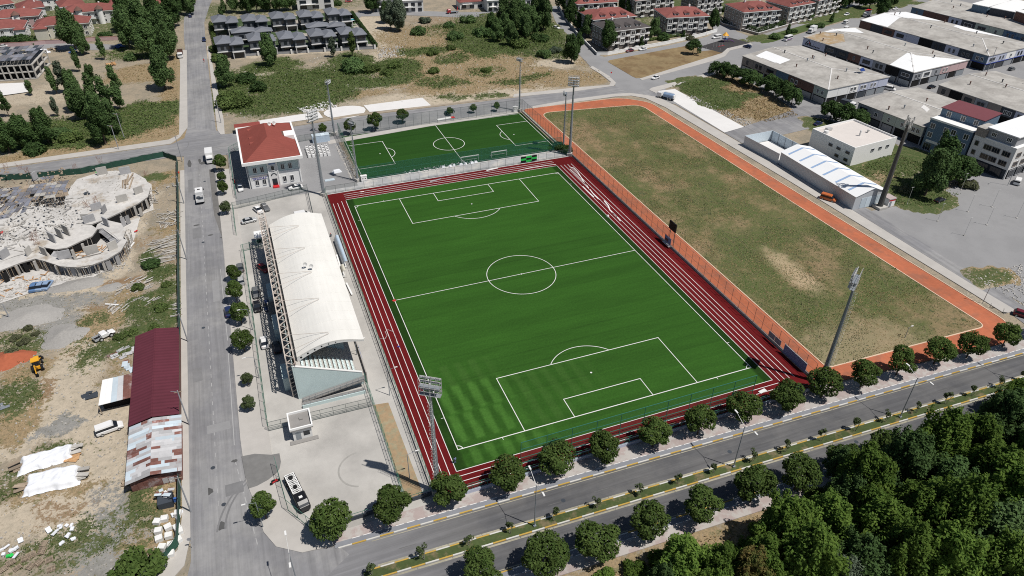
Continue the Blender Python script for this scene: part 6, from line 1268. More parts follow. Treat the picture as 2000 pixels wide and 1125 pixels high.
wins(o, 'w', X, Y, [(p, z_, 2.4, 1.5) for z_ in (4.4,7.6) for p in (5.4,8.2,11.6)], 'wall_beige', 2); wins(o, 'w', X, Y, [(1.6, z_, 1.1, 1.4) for z_ in (4.6,7.8)], 'wall_beige', 0)
wins(o, 's', X, Y, [(p, z_, 2.4, 1.5) for z_ in (4.4,7.6) for p in (3,7.5,12,16.5,21)], 'wall_beige', 2); wins(o, 's', X, Y, [(p, .4, 3.4, 2.6) for p in (3.2,8,13,18)], 'wall_grey', 2); wins(o, 'w', X, Y, [(p, .4, 3.6, 2.5) for p in (6,10.5)], 'wall_dark', 3)
for p in (3.5,8.5): inst(winmesh(1.5,1.2,'white',2), 'window', o, (.57,p,12.2), -math.pi/2)
for x_ in (.15, X-.5): MB().bb(x_,x_+.4,.0,.4,0,3.4).build('pillar', K['wall_w'], o)
o, X, Y = box_thing('white_building', 'plain white flat-roofed building with parapet near the metal shed', 'building', (130.4,22.3), (151.2,24.6), (131.4,41))
MB().bb(0,X,0,Y,0,6.3).build('wall', K['white'], o); MB().bb(.3,X-.3,.3,Y-.3,6.3,6.36).build('roof', M('pinkish_roof', (.60,.56,.53), .9, .08, .4), o)
for a in ((0,X,0,.3),(0,X,Y-.3,Y),(0,.3,.3,Y-.3),(X-.3,X,.3,Y-.3)): MB().bb(*a,6.31,6.95).build('parapet', K['white'], o)
wins(o, 's', X, Y, [(p, 4.0, 1.3, .7) for p in (9.5,13.3,17)], 'wall_grey', 0); wins(o, 'w', X, Y, [(p, 3.9, 1.5, .8) for p in (9,12.5,16.4)], 'wall_grey', 0); wins(o, 'w', X, Y, [(p, 1.2, 1.5, .9) for p in (12.5,16.4)], 'wall_grey', 0)
MB().tube((11,7.5,6.36), (11,7.5,8.4), .3, .3, 8).build('chimney', K['offwhite'], o); MB().tube((2.2,14.5,6.36), (2.2,14.5,7.3), .9, .8, 12).build('water_tank', K['offwhite'], o); MB().box((5,16,6.9), (2.2,1.4,.9)).build('roof_unit', K['steel_l'], o); MB().tube((16,8.5,6.36), (16.1,8.3,7.2), .1, .5, 10, cap=False).build('satellite_dish', K['steel_l'], o)
# metal shed and its walled yard
o = thing('metal_shed', 'long white metal shed with blue roof lights beside the street', 'shed', (108.5,-2.6,0)); X, Y = 12.2, 35.
MB().bb(0,X,0,Y,0,4.6).build('wall', K['shed'], o); g = MB(); g.add([(0,0,4.6),(X,0,4.6),(X/2,0,6.3),(0,.1,4.6),(X,.1,4.6),(X/2,.1,6.3)], [(0,1,2),(5,4,3),(0,2,5,3),(1,4,5,2)]); g.build('gable', K['shed'], o)
ro = MB(); ro.add([(-.3,-.3,4.58),(X/2,-.3,6.4),(X/2,Y+.2,6.4),(-.3,Y+.2,4.58)], [(0,1,2,3)]); ro.add([(X/2,-.3,6.4),(X+.3,-.3,4.58),(X+.3,Y+.2,4.58),(X/2,Y+.2,6.4)], [(0,1,2,3)]); ro = ro.build('roof', K['whiteroof'], o)
sl_ = lambda x_: 4.63+(6.45-4.63)*(1-abs(x_-X/2)/(X/2+.3))
for i in range(6):
    y_ = 3.6+i*5.6
    for (xa, xb) in ((.6,X/2-.1),(X/2+.1,X-.6)): MB().quad((xa,y_,sl_(xa)),(xb,y_,sl_(xb)),(xb,y_+.8,sl_(xb)),(xa,y_+.8,sl_(xa))).build('roof_light', K['shed_blue'], ro)
for i in range(4): MB().bb(2.6+i*2.1,4.6+i*2.1,-.06,0,.1,3.6).build('door_panel', K['corr_b'], o)
MB().bb(-.05,0,.0,Y,4.3,4.6).build('gutter', K['steel_l'], o)
o = thing('yard_wall', 'high pale sheet wall round the yard at the end of the metal shed', 'wall', (106.6,32.6,0)); MB().bar((1.6,0,1.9), (0,17.2,1.9), .15, 3.8).build('wall_panel', K['shed'], o); MB().bar((.2,17.2,1.9), (12.5,17.8,1.9), .15, 3.8).build('wall_panel', K['corr_b'], o); MB().bar((12.5,17.7,1.9), (13.6,.6,1.9), .15, 3.8).build('wall_panel', K['corr_b'], o)
for i in range(5): MB().bar((12.45+.2*i,17.5-i*3.4,0), (12.45+.2*i,17.5-i*3.4,3.9), .2).build('post', K['steel'], o)
struct(MB().quad((107.3,33.,.07),(119.,33.6,.07),(118.8,50,.07),(107.3,49.4,.07)).build('shed_yard', K['concrete_w']))
# ---------------------------------------------------------------- flats with red roofs
def by_roof(name, label, cat, sw, se, h, depth, group=None):
    a, b_ = at(*sw, h), at(*se, h); rz = math.atan2(b_.y-a.y, b_.x-a.x); return thing(name, label, cat, (a.x, a.y, 0), rz, group), (b_-a).length, depth
def flats(label, sw, se, depth, roofm, front='wall_w', side='stone', h=9.4, seed=0, garage=True):
    r_ = random.Random(seed); o, X, Y = by_roof('apartment_block', label, 'building', sw, se, h, depth, 'red-roofed apartment blocks')
    MB().bb(0,X,0,Y,0,h).build('wall', K[side], o); n_ = 4; bw = X/n_
    for i in range(n_): MB().bb(i*bw+bw*.12, i*bw+bw*.62, -.35, .0, (2.6 if garage else .2), h-.1).build('facade_bay', K[front], o)
    MB().bb(-.5,X+.5,-.8,Y+.5,h,h+.3).build('eaves', K['white'], o)
    ro = MB().hip(-.4,X+.4,-.7,Y+.4,h+.31,3.0,0,0,'x' if X > Y else 'y').build('roof', K[roofm], o)
    for k in range(3):
        x_ = X*(.25+.25*k); d_ = MB(); d_.bb(x_-1.2,x_+1.2,.9,3.4,h+.5,h+1.9); d_.build('dormer_wall', K['white'], ro); d_ = MB(); d_.add([(x_-1.5,.6,h+1.9),(x_+1.5,.6,h+1.9),(x_,.6,h+2.7),(x_-1.5,4.4,h+1.9),(x_+1.5,4.4,h+1.9),(x_,4.4,h+2.7)], [(0,1,2),(0,2,5,3),(1,4,5,2),(3,5,4)]); d_.build('dormer_roof', K[roofm], ro); inst(winmesh(1.4,.8,'white',1), 'dormer_window', ro, (x_,.87,h+.9))
    for k in range(2): MB().bb(X*(.3+.4*k)-.4,X*(.3+.4*k)+.4,Y*.55,Y*.55+.8,h+2.0,h+4.0).build('chimney', K['white'], ro)
    for i in range(n_):
        for f in range(3):
            z_ = .6+f*3.0+.3
            if f or not garage: inst(winmesh(bw*.34,1.6,'white',1), 'window', o, (i*bw+bw*.37,-.39,z_))
            MB().bb(i*bw+bw*.64,i*bw+bw*.98,-1.2,.0,z_-.45,z_-.25).build('balcony_slab', K[front], o); MB().bb(i*bw+bw*.64,i*bw+bw*.98,-1.25,-1.15,z_-.25,z_+.6).build('balcony_rail', K['white'], o); MB().bb(i*bw+bw*.66,i*bw+bw*.96,-.06,-.01,z_-.2,z_+1.9).build('balcony_door', K['glass'], o)
    wins(o, 'w', X, Y, [(Y*(k+.5)/5, .9+f*3.0, 1.5, 1.6) for k in range(5) for f in range(3)], 'white', 1); wins(o, 'e', X, Y, [(Y*(k+.5)/4, .9+f*3.0, 1.5, 1.6) for k in range(4) for f in range(3)], 'white', 1)
    return o
flats('flats with a dark brown roof at the garden corner', (1190,62.7), (1268,53), 16, 'darkroof', seed=1)
flats('red-roofed flats directly behind the dark-roofed ones', (1159,39.6), (1241,32), 18, 'redroof2', seed=2)
flats('red-roofed flats with a large dormer beside the white wall', (1302,35.5), (1384,32), 18, 'redroof2', seed=3)
flats('red-roofed flats cut by the top edge, above the side street', (1127,9), (1206,4), 18, 'redroof2', seed=4)
flats('flats at the top edge between two red-roofed blocks', (1241,2), (1316,-5), 18, 'redroof2', seed=5)
flats('stone-clad red-roofed flats behind the clipped hedge', (1452,25), (1524,19.5), 18, 'redroof2', 'offwhite', 'wall_beige', seed=6)
flats('red-roofed flats right of the hedged block along the avenue', (1542,15), (1590,6), 16, 'redroof2', 'offwhite', 'wall_beige', seed=7)
flats('flats at the top edge beside the avenue trees', (1598,2), (1642,-8), 16, 'redroof2', 'offwhite', 'wall_beige', seed=8)
flats('flats at the top edge right of the large dormer block', (1362,0), (1412,-6), 14, 'redroof2', seed=9)
# garden walls and clipped hedge
def wall_run(label, pts, h, m, name='garden_wall', cap='white', px=True, th=.3):
    P = [at2(*p) for p in pts] if px else pts; o = thing(name, label, 'wall', (P[0][0], P[0][1], 0)); b0 = Vector((P[0][0], P[0][1], 0))
    for i in range(len(P)-1):
        a = Vector((P[i][0],P[i][1],h/2))-b0; b_ = Vector((P[i+1][0],P[i+1][1],h/2))-b0; MB().bar(a, b_, th, h).build('wall_panel', K[m], o); MB().bar(a+V(0,0,h/2+.06), b_+V(0,0,h/2+.06), th+.12, .1).build('coping', K[cap], o)
    return o
wall_run('white garden wall in front of the flats', [(1165,108),(1186,108),(1240,98),(1300,87),(1375,70),(1400,62)], 1.5, 'white')
wall_run('low stone garden wall along the side street', [(1165,108),(1130,72),(1100,33),(1090,14)], 1.4, 'wall_grey', cap='offwhite')
wall_run('low garden wall under the clipped hedge', [(1398,40),(1412,50),(1480,69),(1535,53),(1630,24)], 1.2, 'wall_beige', cap='offwhite')
def hedge(label, pts, h, wd, lf='dark', dens=26):
    P = [at2(*p) for p in pts]; o = thing('hedge', label, 'hedge', (P[0][0], P[0][1], 0)); r = np.random.default_rng(int(abs(P[0][0])*7) % 999); bl = []; b0 = Vector((P[0][0],P[0][1],0))
    for i in range(len(P)-1):
        a, b_ = Vector((P[i][0],P[i][1],0))-b0, Vector((P[i+1][0],P[i+1][1],0))-b0; n_ = max(2, int((b_-a).length/wd*1.4))
        for k in range(n_): q = a+(b_-a)*(k+.5)/n_; bl.append((q.x, q.y, h*.5, wd*.62, wd*.62, h*.55*r.uniform(.9, 1.15)))
    v, f = leaf_arrays(bl, len(bl)*dens*4, .3, r, .7); inst(np_mesh('foliage', v, f, LF[lf]), 'foliage', o); return o
hedge('tall clipped hedge round the stone-clad flats', [(1399,38),(1414,46),(1480,65),(1532,49)], 2.8, 2.4); hedge('clipped hedge along the avenue below the right-hand flats', [(1542,46),(1600,30),(1640,18)], 2.2, 2.2)
hedge('dark hedge in front of the red-roofed houses at the left', [(0,80),(40,76),(72,80)], 2.4, 2.4); hedge('dark hedge bounding the right side of the grey villas', [(688,28),(735,92)], 2.0, 1.6)
hedge('green hedge left of the grey villas along the street', [(412,50),(420,85),(432,112)], 2.2, 2.0, 'bramble'); hedge('low hedge behind the playground flats', [(1245,84),(1290,76),(1330,70)], 1.4, 1.4, 'bramble')
# grey villas
vw = MB(); VX, VY = 11.4, 13.5
def villa(label, u, v, k):
    c_ = at(u, v, 7.6); o = thing('villa', label, 'house', (c_.x-VX/2, c_.y-VY/2, 0), R(2), 'grey hipped villas')
    for nm, me_ in VM: inst(me_, nm, o)
    return o
_a = MB(); _a.bb(0,6.4,2,VY,0,6.6); _a.bb(6.4,VX,0,VY-3,0,6.2)
_r = MB(); _r.hip(-.6,6.9,1.4,VY+.6,6.62,1.7,0,0,'y'); _r2 = MB(); _r2.hip(5.6,VX+.7,-.7,VY-2.4,6.24,1.6,0,0,'y')
_w = MB(); _w.bb(7.0,11.0,-.05,0,.3,2.6); _w.bb(7.2,10.8,-.05,0,3.6,5.6); _w2 = MB(); _w2.bb(1.5,3.,1.95,2,3.8,5.4); _w2.bb(4.,5.6,1.95,2,3.8,5.4); _w2.bb(1.,5.6,1.95,2,.3,2.5)
_b = MB(); _b.bb(6.2,VX+.5,-1.6,-.06,2.9,3.2); _b.bb(-.3,5.9,.7,1.94,2.9,3.15); _p = MB(); _p.bb(6.3,6.7,-1.5,-1.1,0,2.89); _p2 = MB(); _p2.bb(VX,VX+.4,-1.5,-1.1,0,2.89)
_v = MB(); _v.bb(3.,3.5,8,8.5,7.6,8.9); _e = MB()
for y_ in (3.,6.,9.,12.): _e.bb(-.06,0,y_,y_+1.1,3.7,5.2); _e.bb(VX,VX+.06,y_-2,y_-.9,3.5,5.)
VM = [('wall', _a.mesh('wall', K['villa'])), ('roof', _r.mesh('roof', K['greyroof'])), ('roof', _r2.mesh('roof', K['greyroof'])), ('window', _w.mesh('window', K['glass'])), ('window', _w2.mesh('window', K['glass'])), ('balcony', _b.mesh('balcony', K['villa_l'])), ('pillar', _p.mesh('pillar', K['villa_l'])), ('pillar', _p2.mesh('pillar', K['villa_l'])), ('chimney', _v.mesh('chimney', K['villa'])), ('side_window', _e.mesh('side_window', K['glass']))]
for row, L_ in (('front', [(446,75),(509,69),(568,65.5),(627,60.5),(686,57)]), ('back', [(438,34),(496,32),(551,27),(605,24),(659,19.5)])):
    for i, (u, v) in enumerate(L_): villa(f'grey villa with hipped slate roof in the {row} row, {ORD[i]} from the street', u, v, i)
for i, (u, v) in enumerate(((489,51),(633,41))): o = villa(f'wide grey villa between the front and back rows, {"nearer" if i == 0 else "farther from"} the street', u, v, i); o.scale = (1.55,.55,.95); o.location.x -= 3
gw = wall_run('grey villa garden wall with pale pillars', [(428,113),(500,108),(735,95)], 1.2, 'wall_grey', cap='wall_dark')
for i in range(10):
    p = at(440+i*32.5, 112.2-i*1.88); MB().box((p.x-gw.location.x, p.y-gw.location.y, .95), (.8,.8,1.9)).build('pillar', K['offwhite'], gw)
struct(MB().quad(*[tuple(at(*q)+V(0,0,.02)) for q in ((420,112),(735,95),(690,22),(415,40))]).build('villa_gardens', M('villa_garden', (.045,.075,.03), .95, .3, .5, col2=(.36,.33,.29), mixs=.05, lo=.5, hi=.55)))
pl = thing('swimming_pool', 'small turquoise garden pool at the right end of the villas', 'pool', at(684,39)); MB().box((0,0,.06), (8,5,.12)).build('pool_deck', K['offwhite'], pl); MB().box((0,0,.125), (6.4,3.4,.03)).build('pool_water', M('pool_water', (.03,.30,.36), .1, .05, .5), pl)
# red-roofed houses
def rhouse(label, sw, se, depth, wallm, h=6.2, turret=(), wing=None):
    o, X, Y = by_roof('house', label, 'house', sw, se, h, depth, 'red-roofed houses'); MB().bb(0,X,0,Y,0,h).build('wall', K[wallm], o); MB().bb(-.5,X+.5,-.6,Y+.5,h,h+.25).build('eaves', K['white'], o)
    ro = MB().hip(-.45,X+.45,-.55,Y+.45,h+.26,2.7,0).build('roof', K['redroof2'], o)
    n_ = max(3, int(X/3.2)); wins(o, 's', X, Y, [(X*(k+.5)/n_, z_, 1.3, 1.4) for k in range(n_) for z_ in (.9,3.9)], 'white', 1); wins(o, 'e', X, Y, [(Y*(k+.5)/3, z_, 1.2, 1.4) for k in range(3) for z_ in (.9,3.9)], 'white', 1)
    MB().bb(X*.35,X*.62,-1.4,-.05,2.8,3.0).build('balcony', K[wallm], o); MB().bb(X*.35,X*.62,-1.4,-1.3,3.0,3.8).build('balcony_rail', K['white'], o)
    for t_ in turret: x_ = X*t_; MB().tube((x_,-.5,0), (x_,-.5,h+1.6), 1.5, 1.5, 14).build('turret', K['white'], o); MB().tube((x_,-.5,h+1.6), (x_,-.5,h+3.4), 2.2, .1, 14).build('turret_roof', K['wall_brown'], o)
    MB().bb(X*.7,X*.7+.7,Y*.5,Y*.5+.7,h+1.8,h+3.6).build('chimney', K['white'], ro)
    if wing: MB().bb(X*wing[0],X*wing[1],-wing[2],-.01,0,h-.6).build('wing_wall', K[wallm], o); MB().hip(X*wing[0],X*wing[1],-wing[2],2.5,h-.6,2.0,.5,0,'y').build('wing_roof', K['redroof2'], o)
rhouse('long cream house with red roof before the pink garden wall', (66,53), (172,45), 12, 'wall_cream', wing=(.0,.22,2.5))
rhouse('white house with red roof at the left edge behind the hedge', (-25,59), (46,53), 12, 'wall_w', wing=(.75,1.,2.))
rhouse('pink house with red roof and turret', (-20,38), (74,31), 12, 'wall_pink', turret=(.55,))
rhouse('white house with two brown-capped round turrets', (122,27), (222,20), 12, 'wall_w', turret=(.32,.72))
rhouse('red-roofed house behind the pink one', (36,20), (86,14), 14, 'wall_w'); rhouse('brownish-roofed house behind the turreted one', (118,15), (166,9), 14, 'wall_w')
rhouse('red-roofed house at the upper left corner', (-10,12), (26,7), 12, 'wall_grey'); rhouse('small red-roofed house at the top edge among trees', (214,11), (254,5), 10, 'wall_w'); rhouse('red-roofed house half hidden by trees near the street top', (296,12), (322,8), 10, 'wall_brown'); rhouse('red-roofed house at the top edge left of centre', (60,2), (112,-4), 12, 'wall_w')
wall_run('wavy pink garden wall before the red-roofed houses', [(0,92),(45,90),(90,86),(140,84),(185,80),(232,78)], 1.8, 'wall_pink', cap='brick')
# white modern houses at the top
def mhouse(label, sw, se, depth, h, m='wall_w', roofm=None):
    o, X, Y = by_roof('modern_house', label, 'house', sw, se, h, depth, 'white houses on the far street'); MB().bb(0,X,0,Y,0,h).build('wall', K[m], o)
    if roofm: MB().hip(0,X,0,Y,h+.01,1.8,.6).build('roof', K[roofm], o)
    else: MB().bb(-.3,X+.3,-.5,Y+.3,h,h+.3).build('roof', K['white'], o)
    n_ = 3; wins(o, 's', X, Y, [(X*(k+.5)/n_, z_, X/n_*.5, 1.5) for k in range(n_) for z_ in ((.7,3.6) if h > 5 else (.7,))], 'wall_dark', 1); MB().bb(X*.1,X*.5,-1.3,-.05,2.9,3.1).build('balcony', K['white'], o); return o
mhouse('white modern building with brown panels behind the villas', (578,-4), (650,-8), 12, 6.8); mhouse('white flat-roofed house left on the far street', (735,1), (772,-1), 12, 6.4); mhouse('white house with balconies beside the dark van', (786,2), (826,0), 10, 6.4); mhouse('red-roofed low house on the far street', (898,5), (945,2), 10, 4, 'wall_w', 'redroof2'); mhouse('white house right of the low red roof', (952,2), (985,0), 10, 6.2); mhouse('white house at the top behind the scrub trees', (1015,0), (1050,-3), 10, 6.2)
mhouse('tall dark glazed block at the top right corner', (1935,15), (1982,24), 30, 12, 'wall_dark'); mhouse('dark brick block at the very top right', (1985,22), (2040,38), 30, 13, 'wall_brown'); mhouse('blue-grey block at the top right behind the workshops', (1900,8), (1930,14), 30, 12, 'blue_wall')
# small buildings by the stadium
o = thing('kiosk', 'small hut with red-brown roof behind the clubhouse', 'hut', at(462,262)); MB().bb(0,8.5,0,3,0,2.4).build('wall', K['corr_b'], o); MB().bb(-.3,8.9,-.4,3.2,2.4,2.6).build('roof', M('hut_roof', (.25,.06,.05), .8), o); MB().bb(-.32,8.92,-.46,-.4,2.35,2.62).build('fascia', K['timber_o'], o)
# playground
pg = thing('playground', 'small playground with yellow-capped tower on dark rubber', 'playground', at(1417,88)); MB().box((0,0,.06), (26,13,.08), R(20)).build('rubber_floor', M('rubber', (.05,.048,.05), .9), pg)
q = at(1415,82)-pg.location
for dx, dy in ((-1,-1),(1,-1),(1,1),(-1,1)): MB().tube((q.x+dx,q.y+dy,.1), (q.x+dx,q.y+dy,3.4), .1, .1, 6).build('tower_post', paint('purple'), pg)
MB().tube((q.x,q.y,3.4), (q.x,q.y,4.9), 1.7, .2, 8).build('tower_roof', K['yellow'], pg); MB().box((q.x,q.y,1.7), (2.2,2.2,.15)).build('tower_deck', K['blue'], pg); MB().bar((q.x+1.1,q.y-.5,1.7), (q.x+4.5,q.y-2,.3), .8, .15).build('slide', paint('purple'), pg)
MB().bar((-6,-2,.4), (-3,-3,.9), .25, .1).build('seesaw', K['redp'], pg)
for k in range(4): MB().bar((-8+k*1.4,-1-.5*k,.1), (-8+k*1.4,-1-.5*k,2.2), .1).build('swing_post', K['steel_l'], pg)
for k in range(14): a = 2*math.pi*k/14; MB().bar((13.5*math.cos(a),7*math.sin(a)+3*math.cos(a),.1), (13.5*math.cos(a),7*math.sin(a)+3*math.cos(a),1.2), .08).build('railing_post', K['steel_l'], pg)
# ---------------------------------------------------------------- the unfinished building on the left lot
RB = random.Random(21)
site = thing('building_shell', 'unfinished concrete building shell with curved slabs, wall stubs and timber props', 'building shell', (-118, 62, 0)); S0 = Vector(site.location)
def L(u, v, z=0.): return at(u, v, z)-S0
ZS = 3.3
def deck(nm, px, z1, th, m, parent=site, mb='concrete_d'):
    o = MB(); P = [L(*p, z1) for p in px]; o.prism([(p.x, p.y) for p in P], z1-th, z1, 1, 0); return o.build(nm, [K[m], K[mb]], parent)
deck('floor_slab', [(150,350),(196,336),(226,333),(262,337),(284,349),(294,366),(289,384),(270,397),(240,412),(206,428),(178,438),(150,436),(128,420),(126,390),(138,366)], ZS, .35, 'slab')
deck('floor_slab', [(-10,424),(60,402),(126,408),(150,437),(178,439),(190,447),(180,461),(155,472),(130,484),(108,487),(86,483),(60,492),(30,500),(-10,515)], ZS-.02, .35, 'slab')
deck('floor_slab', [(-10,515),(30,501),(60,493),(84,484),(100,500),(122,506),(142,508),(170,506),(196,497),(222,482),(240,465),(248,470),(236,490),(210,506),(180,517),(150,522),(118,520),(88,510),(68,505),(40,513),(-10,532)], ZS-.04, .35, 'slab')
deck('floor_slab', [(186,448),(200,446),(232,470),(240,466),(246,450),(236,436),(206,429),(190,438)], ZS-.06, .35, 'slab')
deck('courtyard_floor', [(106,500),(130,490),(160,478),(190,462),(215,476),(196,494),(150,505),(122,504)], .35, .3, 'slab')
# corrugated formwork bands along the courtyard
def band(px_in, px_out, z0, z1, n):
    for i in range(n):
        f0, f1 = i/n, (i+.86)/n
        def ip(P, f): k = f*(len(P)-1); j = min(int(k), len(P)-2); t_ = k-j; return (P[j][0]*(1-t_)+P[j+1][0]*t_, P[j][1]*(1-t_)+P[j+1][1]*t_)
        a, b_, c_, d = L(*ip(px_in,f0), z0), L(*ip(px_in,f1), z0), L(*ip(px_out,f1), z1), L(*ip(px_out,f0), z1); MB().add([a,b_,c_,d,a-V(0,0,.12),b_-V(0,0,.12),c_-V(0,0,.12),d-V(0,0,.12)], [(0,1,2,3),(7,6,5,4),(0,4,5,1),(1,5,6,2),(2,6,7,3),(3,7,4,0)]).build('formwork_board', K['formwork'], site)
band([(183,452),(196,455),(212,468),(222,480)], [(189,445),(206,447),(226,461),(234,470)], 2.2, 3.3, 16); band([(98,500),(104,502),(112,503)], [(108,486),(114,490),(119,498)], 3.2, 2.4, 7)
# wall stubs: (u, v of the foot centre, length, heading, height)
STUB = [(201,341,4.2,8,3.4),(246,340,4.4,5,3.2),(70,350,3.,60,3.2),(240,394,4.2,15,3.),(272,378,3.6,30,3.),(190,410,4.,20,3.),(176,434,4.2,20,3.),(209,441,3.6,-55,3.4),(104,472,4.4,-55,3.6),(119,464,4.4,-55,3.8),(132,458,4.4,-55,3.8),(58,497,3.,70,3.),(12,503,3.6,55,3.2),(88,498,3.6,-50,3.2),(128,505,4.2,4,3.2),(181,495,4.4,12,3.2),(222,487,3.4,35,3.2),(168,430,3.,-20,2.6),(205,415,3.4,70,2.8)]
for (u, v, ln_, hd, hh) in STUB:
    p = L(u, v, ZS-.05); ln_ *= .72; hh *= .76; MB().box((p.x, p.y, ZS-.05+hh/2), (ln_, .28, hh), R(hd)).build('wall_stub', K['concrete' if RB.random() < .5 else 'formwork'], site)
for (u, v) in ((196,318),(146,330),(42,332),(54,338),(12,330),(286,345),(70,462),(72,478),(64,470),(190,395),(172,405)):
    p = L(u, v, ZS); rb_ = MB()
    for k in range(10): rb_.bar((p.x+RB.uniform(-1.,1.), p.y+RB.uniform(-.3,.3), ZS), (p.x+RB.uniform(-1.1,1.1), p.y+RB.uniform(-.35,.35), ZS+RB.uniform(1.6,2.6)), .035)
    rb_.build('rebar', K['rust'], site)
# concrete columns and timber props under the slab edges
prop = MB().bar((0,0,0), (.25,.1,3.05), .11).mesh('prop', K['timber']); prop2 = MB().bar((0,0,0), (-.15,.2,3.05), .11).mesh('prop', K['timber_g'])
def props(px, n, jit=.5, me_=None):
    for i in range(n):
        f = (i+RB.uniform(.1,.9))/n; k = f*(len(px)-1); j = min(int(k), len(px)-2); t_ = k-j; u = px[j][0]*(1-t_)+px[j+1][0]*t_; v = px[j][1]*(1-t_)+px[j+1][1]*t_
        p = L(u, v, ZS-.3); inst(prop if RB.random() < .5 else prop2, 'prop', site, (p.x+RB.uniform(-jit,jit), p.y+RB.uniform(-jit*.3,jit*.6), 0), RB.uniform(0,6.28))
props([(0,533),(40,514),(68,506),(88,511),(118,521),(150,523),(180,518),(210,507),(236,491),(248,471)], 75); props([(206,430),(240,414),(270,399),(289,386),(295,368)], 16); props([(110,489),(130,485),(155,473),(180,462)], 8, .2); props([(250,450),(248,465),(240,485)], 14)
for (u, v) in ((30,520),(66,512),(108,520),(150,522),(200,512),(236,425),(262,405),(285,392),(140,490),(160,478)):
    p = L(u, v, ZS-.3); MB().box((p.x, p.y+.5, 1.5), (.6,.5,3.)).build('column', K['concrete'], site)
for (px, m) in (([(0,536),(40,516),(60,512)],'dark'),([(120,523),(180,520),(214,509)],'formwork'),([(214,509),(238,492),(250,474)],'formwork'),([(232,428),(250,419)],'formwork'),([(268,408),(288,396)],'concrete')):
    for i in range(len(px)-1):
        a, b_ = L(*px[i], .0), L(*px[i+1], .0); a = L(px[i][0], px[i][1], ZS); b_ = L(px[i+1][0], px[i+1][1], ZS); n_ = max(2, int((b_-a).length/1.3))
        for k in range(n_):
            q0 = a+(b_-a)*(k+.08)/n_; q1 = a+(b_-a)*(k+.92)/n_; q0.z = q1.z = 1.5
            if RB.random() < .38: MB().bar(q0+V(0,.9,0), q1+V(0,.9,0), .06, 2.7).build('shutter_panel', K[m], site)
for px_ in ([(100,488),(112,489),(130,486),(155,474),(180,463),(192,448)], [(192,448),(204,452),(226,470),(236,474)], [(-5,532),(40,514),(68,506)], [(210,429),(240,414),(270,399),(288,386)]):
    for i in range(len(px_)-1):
        a, b_ = L(*px_[i], ZS), L(*px_[i+1], ZS); MB().bar(V(a.x,a.y+1.0,1.45), V(b_.x,b_.y+1.0,1.45), .12, 2.9).build('void_shade_sheet', K['dark'], site)  # black sheets below the slab edges paint in the shade of the voids
# timber formwork decks at the upper left of the site: each plywood sheet its own piece
def plydeck(corner, ex, ey, nx, ny, z, miss=.12):
    a = L(*corner, z); X_ = L(*ex, z)-a; Y_ = L(*ey, z)-a
    for i in range(nx):
        for j in range(ny):
            if RB.random() < miss: continue
            p = a+X_*(i/nx)+Y_*(j/ny); q = a+X_*((i+.93)/nx)+Y_*(j/ny); r_ = a+X_*((i+.93)/nx)+Y_*((j+.93)/ny); s_ = a+X_*(i/nx)+Y_*((j+.93)/ny); dz = V(0,0,RB.uniform(-.05,.05))
            MB().add([p+dz,q+dz,r_+dz,s_+dz,p+dz-V(0,0,.08),q+dz-V(0,0,.08),r_+dz-V(0,0,.08),s_+dz-V(0,0,.08)], [(0,1,2,3),(7,6,5,4),(0,4,5,1),(1,5,6,2),(2,6,7,3),(3,7,4,0)]).build('plywood_sheet', RB.choice([K['ply_d'], K['ply_d'], K['ply_d'], K['ply_b'], K['ply_b'], K['timber'], K['ply_w']]), site)
    for i in range(nx+1):
        f = i/nx; bm_ = MB(); bm_.bar(a+X_*f-V(0,0,.2), a+X_*f+Y_-V(0,0,.2), .16, .2); bm_.build('joist', K['timber'], site)
    for i in range(nx*2+1):
        f = i/(nx*2); p = a+X_*f; inst(prop, 'prop', site, (p.x, p.y, z-3.3), RB.uniform(0,6.28)); p = p+Y_*RB.uniform(.2,1); inst(prop2, 'prop', site, (p.x, p.y, z-3.3), RB.uniform(0,6.28))
K['ply_d'] = M('ply_grey', (.17,.17,.19), .8, .25, .8, rnd=.3); K['ply_b'] = M('ply_blue', (.20,.21,.25), .8, .25, .8, rnd=.25); K['ply_w'] = M('ply_pale', (.38,.365,.34), .8, .25, .8, rnd=.25)
plydeck((26,396),(118,384),(48,362),8,5,ZS+.1,.1); plydeck((118,384),(144,380),(110,364),3,3,ZS,.15); plydeck((-20,432),(28,422),(12,396),5,4,ZS+.1,.1); plydeck((28,422),(62,408),(40,396),3,2,ZS+.05,.2); plydeck((50,362),(112,352),(54,350),7,2,ZS-.3,.35); plydeck((-30,400),(22,394),(0,368),6,5,ZS-.5,.3)
struct(MB().quad(*[tuple(at(*q)+V(0,0,.03)) for q in ((-20,600),(60,572),(130,552),(170,547),(226,520),(262,468),(275,420),(300,410),(296,360),(270,345),(180,345),(100,380),(-20,400))]).build('site_floor', K['slab']))
# loose planks on the slabs: long ones as things of the site, splinters as litter
def planks(label, u, v, z, n, spread, ln_, mats, name='timber_pile', hd=None, th=.16, kind=None):
    c_ = at(u, v, z); o = thing(name, label, 'timber', c_)
    for i in range(n):
        a = R(hd+RB.uniform(-14,14)) if hd is not None else RB.uniform(0, 3.14); l_ = ln_*RB.uniform(.6,1.15); x_, y_ = RB.uniform(-spread[0],spread[0]), RB.uniform(-spread[1],spread[1]); zz = .06+abs(RB.gauss(0,.16))
        key = ('plk', round(l_,0), th); 
        if key not in POSTS: POSTS[key] = MB().box((0,0,0), (max(1,key[1]),th*1.3,th*.6)).mesh('plank', K['timber_g'])
        p = inst(POSTS[key], 'plank', o, (x_, y_, zz), (RB.uniform(-.08,.08), RB.uniform(-.1,.1), a))
        if mats != 'timber_g': p.data = p.data if False else planked(key, mats)
    return o
PLK = {}
